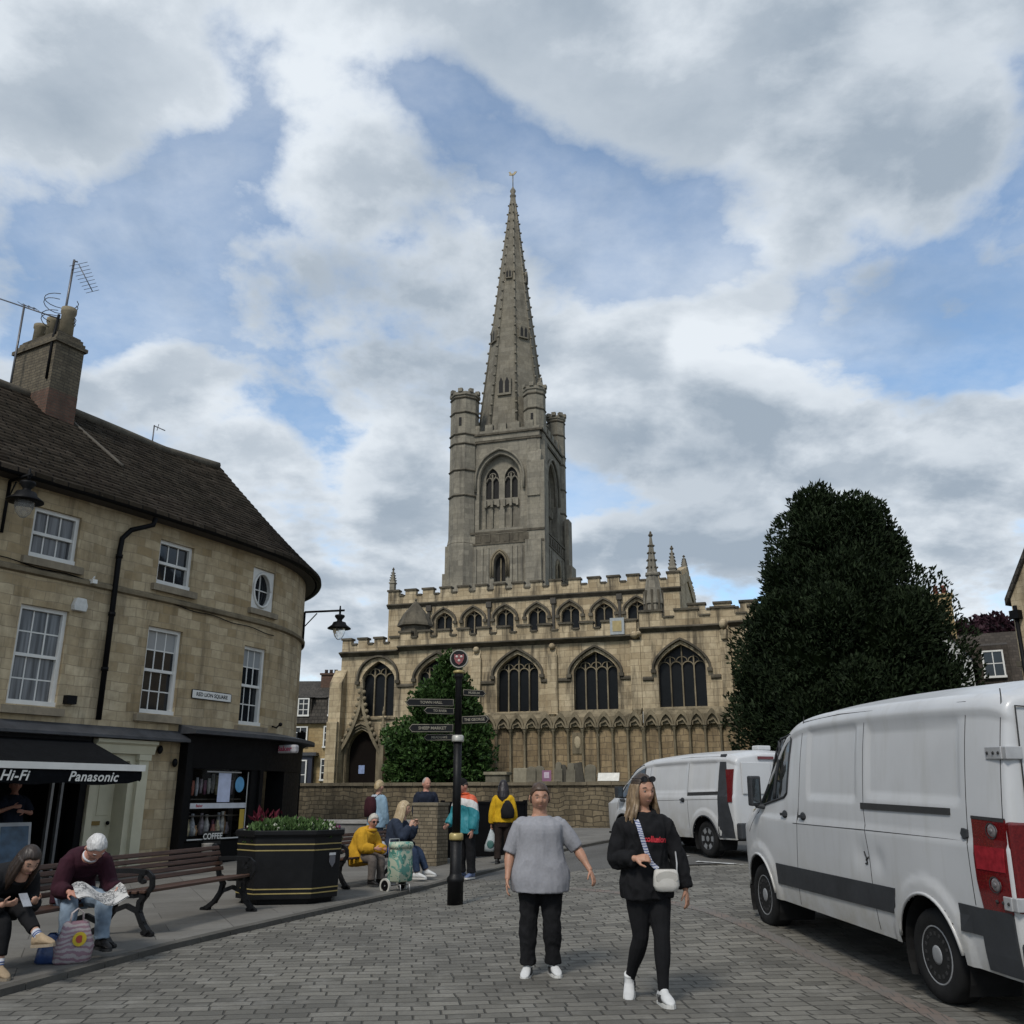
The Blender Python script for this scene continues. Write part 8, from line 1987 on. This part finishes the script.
# ---- 9. man in the orange, white and teal jacket
H = 1.74; lg = {-1: ((-.06,-.05,-1), (0,.06,-1), (-.2,-1,0)), 1: ((.08,.04,-1), (0,.05,-1), (.2,-1,0))}
k = skeleton(H, (0,0,legz(H, *lg[-1][:2])), (0,-.08,1), 0, 0, (0,.01,0), ((-.15,-.9,-.45),(0,-.3,1)), {-1: ((-.2,-.15,-1), (.1,-.8,-.7), (.1,-.9,-.4)), 1: ((.2,.05,-1), (.02,-.22,-1), (0,-.2,-1))}, lg, .115)
o = body(k, 'person', SK_C, .008, fat=.3); place(o, -.86, 18.2, face(-.72,-.70), .02)
T(o, 'man in a cap and an orange, white and teal jacket beside the finger post', 'person')
t = NT('tricolour_jacket'); ob = t.obj(); sp = t.n('ShaderNodeSeparateXYZ'); t.link(ob, sp.inputs[0])
hh = t.math('ADD', sp.outputs[2], t.math('MULTIPLY', sp.outputs[1], .55)); hh = t.math('ADD', hh, t.math('MULTIPLY', t.noise(8, ob, 2), .02))
c_ = t.mix(t.math('GREATER_THAN', hh, 1.20), (.015,.17,.20), (.50,.49,.47)); c_ = t.mix(t.math('GREATER_THAN', hh, 1.34), c_, (.50,.085,.030)); t.base(c_); t.set(Roughness=.6); t.bump(t.noise(30, ob, 4), .2, .006)
up = upper(k, t.m, o, -.075, .032, 1.93, .028, .018, .009, 1.12, 1.12, .02, 0, 'jacket', .010, 1.35)
mb = MB(smooth=True); c = k.spine(.322); mb.tube([c+Vector((.075*cos(a), .07*sin(a), .02)) for a in [2*pi*i/20 for i in range(21)]], .024, 8); rem(mb, 'collar', cloth('orange_cloth', (.48,.085,.03), .1), .009, up, 3)
trousers(k, M_BLKC, o, .014, .05, .040, .009, 1.05, 1.05, 'trousers', .018, .006)
mb = MB(smooth=True); hair_cap(mb, k, 1.06, 1.3, .05, -.3); rem(mb, 'hair', hair_mat('dark_hair', (.015,.012,.01), (.04,.03,.025)), .008, o, 2)
mb = MB(smooth=True); hair_cap(mb, k, 1.13, .35, .30, .25); mb.loft([[hp(k, w_*cos(a), .085+d_*sin(a), .045-.05*max(0, sin(a))*d_/.08+q) for a in [2*pi*j/16 for j in range(16)]] for q, w_, d_ in ((0,.065,.08),(.008,.065,.08))]); rem(mb, 'cap', M_BLKC, .006, o, 2)
t = NT('trainer_blue'); t.base((.10,.13,.22)); M_TRN = t.m
for s in (-1, 1): shoe(k, s, M_TRN, M_SOLE, o)
# ---- 10. woman in the yellow cardigan, seen from behind
H = 1.66; lg = {-1: ((-.03,-.10,-1), (0,.10,-1), (0,-1,0)), 1: ((.03,.12,-1), (0,.22,-1), (0,-1,-.2))}
k = skeleton(H, (0,0,legz(H, *lg[-1][:2])), (0,-.03,1), 0, 0, (0,0,0), ((.15,-1,-.15),(0,0,1)), {-1: ((-.22,-.05,-1), (-.05,-.35,-1), (0,-.2,-1)), 1: ((.26,.02,-1), (.12,-.10,-1), (.03,-.1,-1))}, lg, .108)
o = body(k, 'person', SK_B, .008, (.9,1.2)); place(o, -.19, 20.75, face(.20,.98), .03)
T(o, 'woman in a yellow cardigan with long black hair walking away', 'person'); P10o = o
hm = hair_mat('jet_hair', (.006,.005,.006), (.022,.016,.018)); mb = MB(smooth=True); hair_cap(mb, k, 1.12, .5, .0, -.6)
for i in range(15):
    a = radians(70+i*220/14.); ca, sa = sin(a), cos(a); mb.tube([hp(k,.076*ca,.09*sa,.03), hp(k,.09*ca,.1*sa-.01,-.09), hp(k,.09*ca,.10*sa-.015,-.2), hp(k,.07*ca,.09*sa-.02,-.28)], [.018,.026,.026,.010], 7)
rem(mb, 'hair', hm, .008, o, 2, .003, 30, 1, (1,1,.2))
upper(k, cloth('yellow_knit', (.48,.285,.012), .12, 14), o, -.02, .020, 1.93, .026, .008, .009, 1.08, 1.08, 0, .01, 'cardigan', .008, 1.2)
trousers(k, cloth('dark_brown_cloth', (.018,.012,.010), .2, 10), o, .012, .05, .036, .009, 1.08, 1.08, 'trousers', .016, .005)
for s in (-1, 1): shoe(k, s, M_BSHOE, M_DSOLE, o)
mb = MB(smooth=True); c = k.spine(.12)+Vector((-.13,.17,.02)); rings = [[c+Vector((w_*cos(a), d_*sin(a), z+.1*0)) for a in [2*pi*j/18 for j in range(18)]] for z, w_, d_ in [(-.17,.10,.05),(-.15,.14,.075),(0,.15,.08),(.12,.10,.06),(.2,.03,.02)]]; mb.loft(rings)
sb = mb.build('shoulder_bag', cloth('black_nylon', (.010,.010,.011), .3, 8)); sb.location = o.location; sb.rotation_euler = o.rotation_euler; T(sb, 'black shoulder bag on the back of the woman in yellow', 'bag')
m_ = MB(); m_.tube([c+Vector((.02,-.02,.18)), k.spine(.25)+Vector((.03,.12,0)), k.S[1]+Vector((-.04,.02,.06)), k.spine(.24)+Vector((.09,-.12,0))], .016, 6, flat=.4); m_.build('bag_strap', M_BLKC, sb)
hw = k.Wr[1]+k.Hd[1]*.10; mb = MB(smooth=True); rings = [[hw+Vector((w_*cos(a)+.02*sin(a*2+z*9)*(w_ > .05), d_*sin(a), z)) for a in [2*pi*j/18 for j in range(18)]] for z, w_, d_ in [(-.46,.05,.03),(-.45,.135,.07),(-.33,.145,.08),(-.2,.11,.06),(-.1,.055,.03),(.0,.02,.015),(.01,.015,.01)]]; mb.loft(rings)
t = NT('thin_plastic'); ob = t.obj(); t.base((.42,.46,.47)); t.set(Roughness=.35, Transmission_Weight=.2); t.bump(t.noise(18, ob, 4), .5, .02)
pb_ = mb.build('plastic_bag', t.m); pb_.location = o.location; pb_.rotation_euler = o.rotation_euler; T(pb_, 'white plastic carrier bag with dark green print held by the woman in yellow', 'bag')
mb = MB(smooth=True); mb.sphere(hw+Vector((0,.078,-.31)), (.075,.012,.085), 12, 8); mb.build('bag_print', mat('print_green', (.04,.11,.10), .5), pb_)
# ---- 11. man inside the radio shop doorway
H = 1.76; lg = {-1: ((-.05,0,-1), (0,.02,-1), (-.1,-1,0)), 1: ((.05,0,-1), (0,.02,-1), (.1,-1,0))}
k = skeleton(H, (0,0,legz(H, *lg[-1][:2])), (0,0,1), 0, 0, (0,0,0), ((-.3,-1,0),(0,0,1)), {-1: ((-.5,-.4,-.6), (.6,-.6,.3), (.9,-.4,.1)), 1: ((.3,-.5,-.75), (-.9,-.5,.15), (-.9,-.3,.1))}, lg, .115)
o = body(k, 'person', SK_C, .009); q = cvp(.22, 0, -.45); tg, nr = cvt(.22); o.location = (q.x, q.y, .06); o.rotation_euler = (0,0,face(nr.x, nr.y))
T(o, 'man in a dark T-shirt with folded arms inside the shop doorway under the awning', 'person')
mb = MB(smooth=True); hair_cap(mb, k, 1.05, .6, .1, -.4); rem(mb, 'hair', hair_mat('dark_hair2', (.02,.015,.012), (.05,.04,.03)), .008, o, 2); brows(k, o, M_BLKC)
upper(k, M_NAVY, o, -.07, .02, .85, .034, .012, .010, 1.1, 1.1, .02, 0, 't_shirt', .008, 1.25); trousers(k, M_BLKC, o, .012, .05, .036, .010, 1, 1, 'trousers', .012, .004)
for s in (-1, 1): shoe(k, s, M_BSHOE, M_DSOLE, o)

# ================================================================== bags and trolley
gx, gy = -4.10, 9.42
t = NT('bag_print_pink'); ob = t.obj(); sp = t.n('ShaderNodeSeparateXYZ'); t.link(ob, sp.inputs[0]); wv = t.n('ShaderNodeTexWave', bands_direction='Z'); wv.inputs['Scale'].default_value = 7; wv.inputs['Distortion'].default_value = 9; wv.inputs['Detail'].default_value = 4; t.link(ob, wv.inputs[0])
t.base(t.mix(t.ramp(wv.outputs['Fac'], (.4,.6)), (.23,.14,.17), (.33,.29,.29))); t.set(Roughness=.5); t.bump(t.noise(14, ob, 4), .5, .02)
def floppy(rings, n=22, sq=.6): return [[Vector((w_*abs(cos(a))**sq*(1 if cos(a) > 0 else -1)+.012*sin(3*a+z*20), d_*abs(sin(a))**sq*(1 if sin(a) > 0 else -1)+.01*cos(2*a+z*15), z)) for a in [2*pi*j/n for j in range(n)]] for z, w_, d_ in rings]
mb = MB(smooth=True); mb.loft(floppy([(.0,.15,.07),(.02,.165,.085),(.15,.165,.085),(.26,.145,.065),(.34,.11,.04),(.36,.08,.02)])); o = mb.build('carrier_bag', t.m, None, (gx,gy,G(gx,gy)+.055), (0,0,radians(38))); T(o, 'pink and grey carrier bag with a yellow disc at the old man\'s feet', 'bag')
mb = MB(); mb.prism([(.062*cos(2*pi*i/22)+.02, .21+.062*sin(2*pi*i/22)) for i in range(22)], -.092, -.085, 'y'); mb.build('yellow_disc', mat('disc_yellow', (.55,.40,.02), .5), o)
mb = MB(); mb.prism([(.034*cos(2*pi*i/22)+.02, .21+.034*sin(2*pi*i/22)) for i in range(3,20)], -.0935, -.0925, 'y'); mb.build('disc_letter', mat('disc_red', (.35,.05,.03), .5), o)
mb = MB()
for s in (-1, 1): mb.tube([(-.06,s*.02,.33),(-.05,s*.015,.43),(0,s*.01,.47),(.05,s*.015,.43),(.06,s*.02,.33)], .009, 6, flat=.5)
mb.build('bag_handle', mat('handle_pale', (.4,.36,.36), .5), o)
gx, gy = -4.30, 9.40
mb = MB(smooth=True); mb.loft(floppy([(.0,.10,.06),(.02,.12,.08),(.12,.11,.07),(.22,.07,.04),(.26,.02,.015)])); o = mb.build('plastic_bag', mat('bag_blue', (.02,.045,.13), .35, 0, .3, 10, .4, 15), None, (gx,gy,G(gx,gy)+.055), (0,0,.3)); T(o, 'small crumpled blue bag beside the pink carrier bag under the bench', 'bag')
# shopping trolley
tx_, ty_ = -1.80, 15.85
TR = empty('shopping_trolley', (tx_,ty_,G(tx_,ty_)+.03), radians(50), 'shopping trolley with a green and cream leaf print by the far bench', 'trolley')
t = NT('leaf_print'); ob = t.obj(); vo = t.n('ShaderNodeTexVoronoi'); vo.inputs['Scale'].default_value = 11; vo.inputs['Randomness'].default_value = 1; t.link(t.mapping(ob, (1,1,.6), (0,0,0), (.4,.3,.5)), vo.inputs['Vector'])
nz = t.noise(9, ob, 2, .5, 1.0); c_ = t.mix(t.ramp(nz, (.44,.47)), (.05,.17,.13), (.36,.40,.30)); c_ = t.mix(t.ramp(t.noise(6, t.mapping(ob, (1,1,1), (4,4,4)), 2, .5, 1.5), (.56,.58)), c_, (.10,.26,.21)); t.base(c_); t.set(Roughness=.6)
mb = MB(smooth=True); mb.loft(floppy([(.16,.15,.11),(.18,.17,.13),(.45,.175,.135),(.66,.17,.12),(.70,.165,.115)], 26, .35)); mb.build('bag_body', t.m, TR)
mb = MB(smooth=True); mb.loft(floppy([(.66,.18,.135),(.72,.182,.137),(.76,.16,.11)], 26, .35)); mb.build('bag_flap', t.m, TR)
mb = MB(); mb.tube([(-.12,.15,.1),(-.12,.15,.7),(-.1,.16,.80),(.1,.16,.80),(.12,.15,.7),(.12,.15,.1)], .011, 8); mb.tube([(-.2,.14,.1),(.2,.14,.1)], .011, 8); mb.tube([(-.1,.14,.1),(-.1,-.12,.12),(-.1,-.13,.0)], .010, 6); mb.tube([(.1,.14,.1),(.1,-.12,.12),(.1,-.13,.0)], .010, 6); mb.build('trolley_frame', mat('trolley_metal', (.3,.3,.3), .4, .6), TR)
for s in (-1, 1):
    mb = MB(); mb.loft([[(s*(.17+q), .14+r*cos(2*pi*j/24), .10+r*sin(2*pi*j/24)) for j in range(24)] for q, r in ((0,.085),(0,.115),(.03,.115),(.03,.085))], True, False, False); wv_ = mb.build('wheel', mat('wheel_cream', (.45,.44,.4), .6), TR)
    mb = MB(); mb.loft([[(s*(.175+q), .14+.075*cos(2*pi*j/20), .10+.075*sin(2*pi*j/20)) for j in range(20)] for q in (0,.02)]); mb.build('hub', M_BLACKP, wv_)
# white carrier beside the seated women
gx, gy = -2.3, 17.1
mb = MB(smooth=True); mb.loft(floppy([(.0,.10,.08),(.03,.13,.09),(.14,.11,.08),(.22,.05,.03)])); o = mb.build('carrier_bag', mat('bag_white', (.42,.43,.45), .5, 0, .1, 10, .4, 15), None, (gx,gy,G(gx,gy)+.52), (0,0,1.0)); T(o, 'white carrier bag on the far bench between the two seated women', 'bag')
mb = MB(smooth=True); mb.loft(floppy([(.0,.09,.05),(.02,.10,.06),(.1,.09,.05),(.14,.05,.03)])); o = mb.build('handbag', mat('bag_blue2', (.015,.05,.20), .5), None, (gx+.18,gy+.12,G(gx,gy)+.50), (0,0,1.0)); T(o, 'bright blue pouch beside the white bag on the far bench', 'bag')
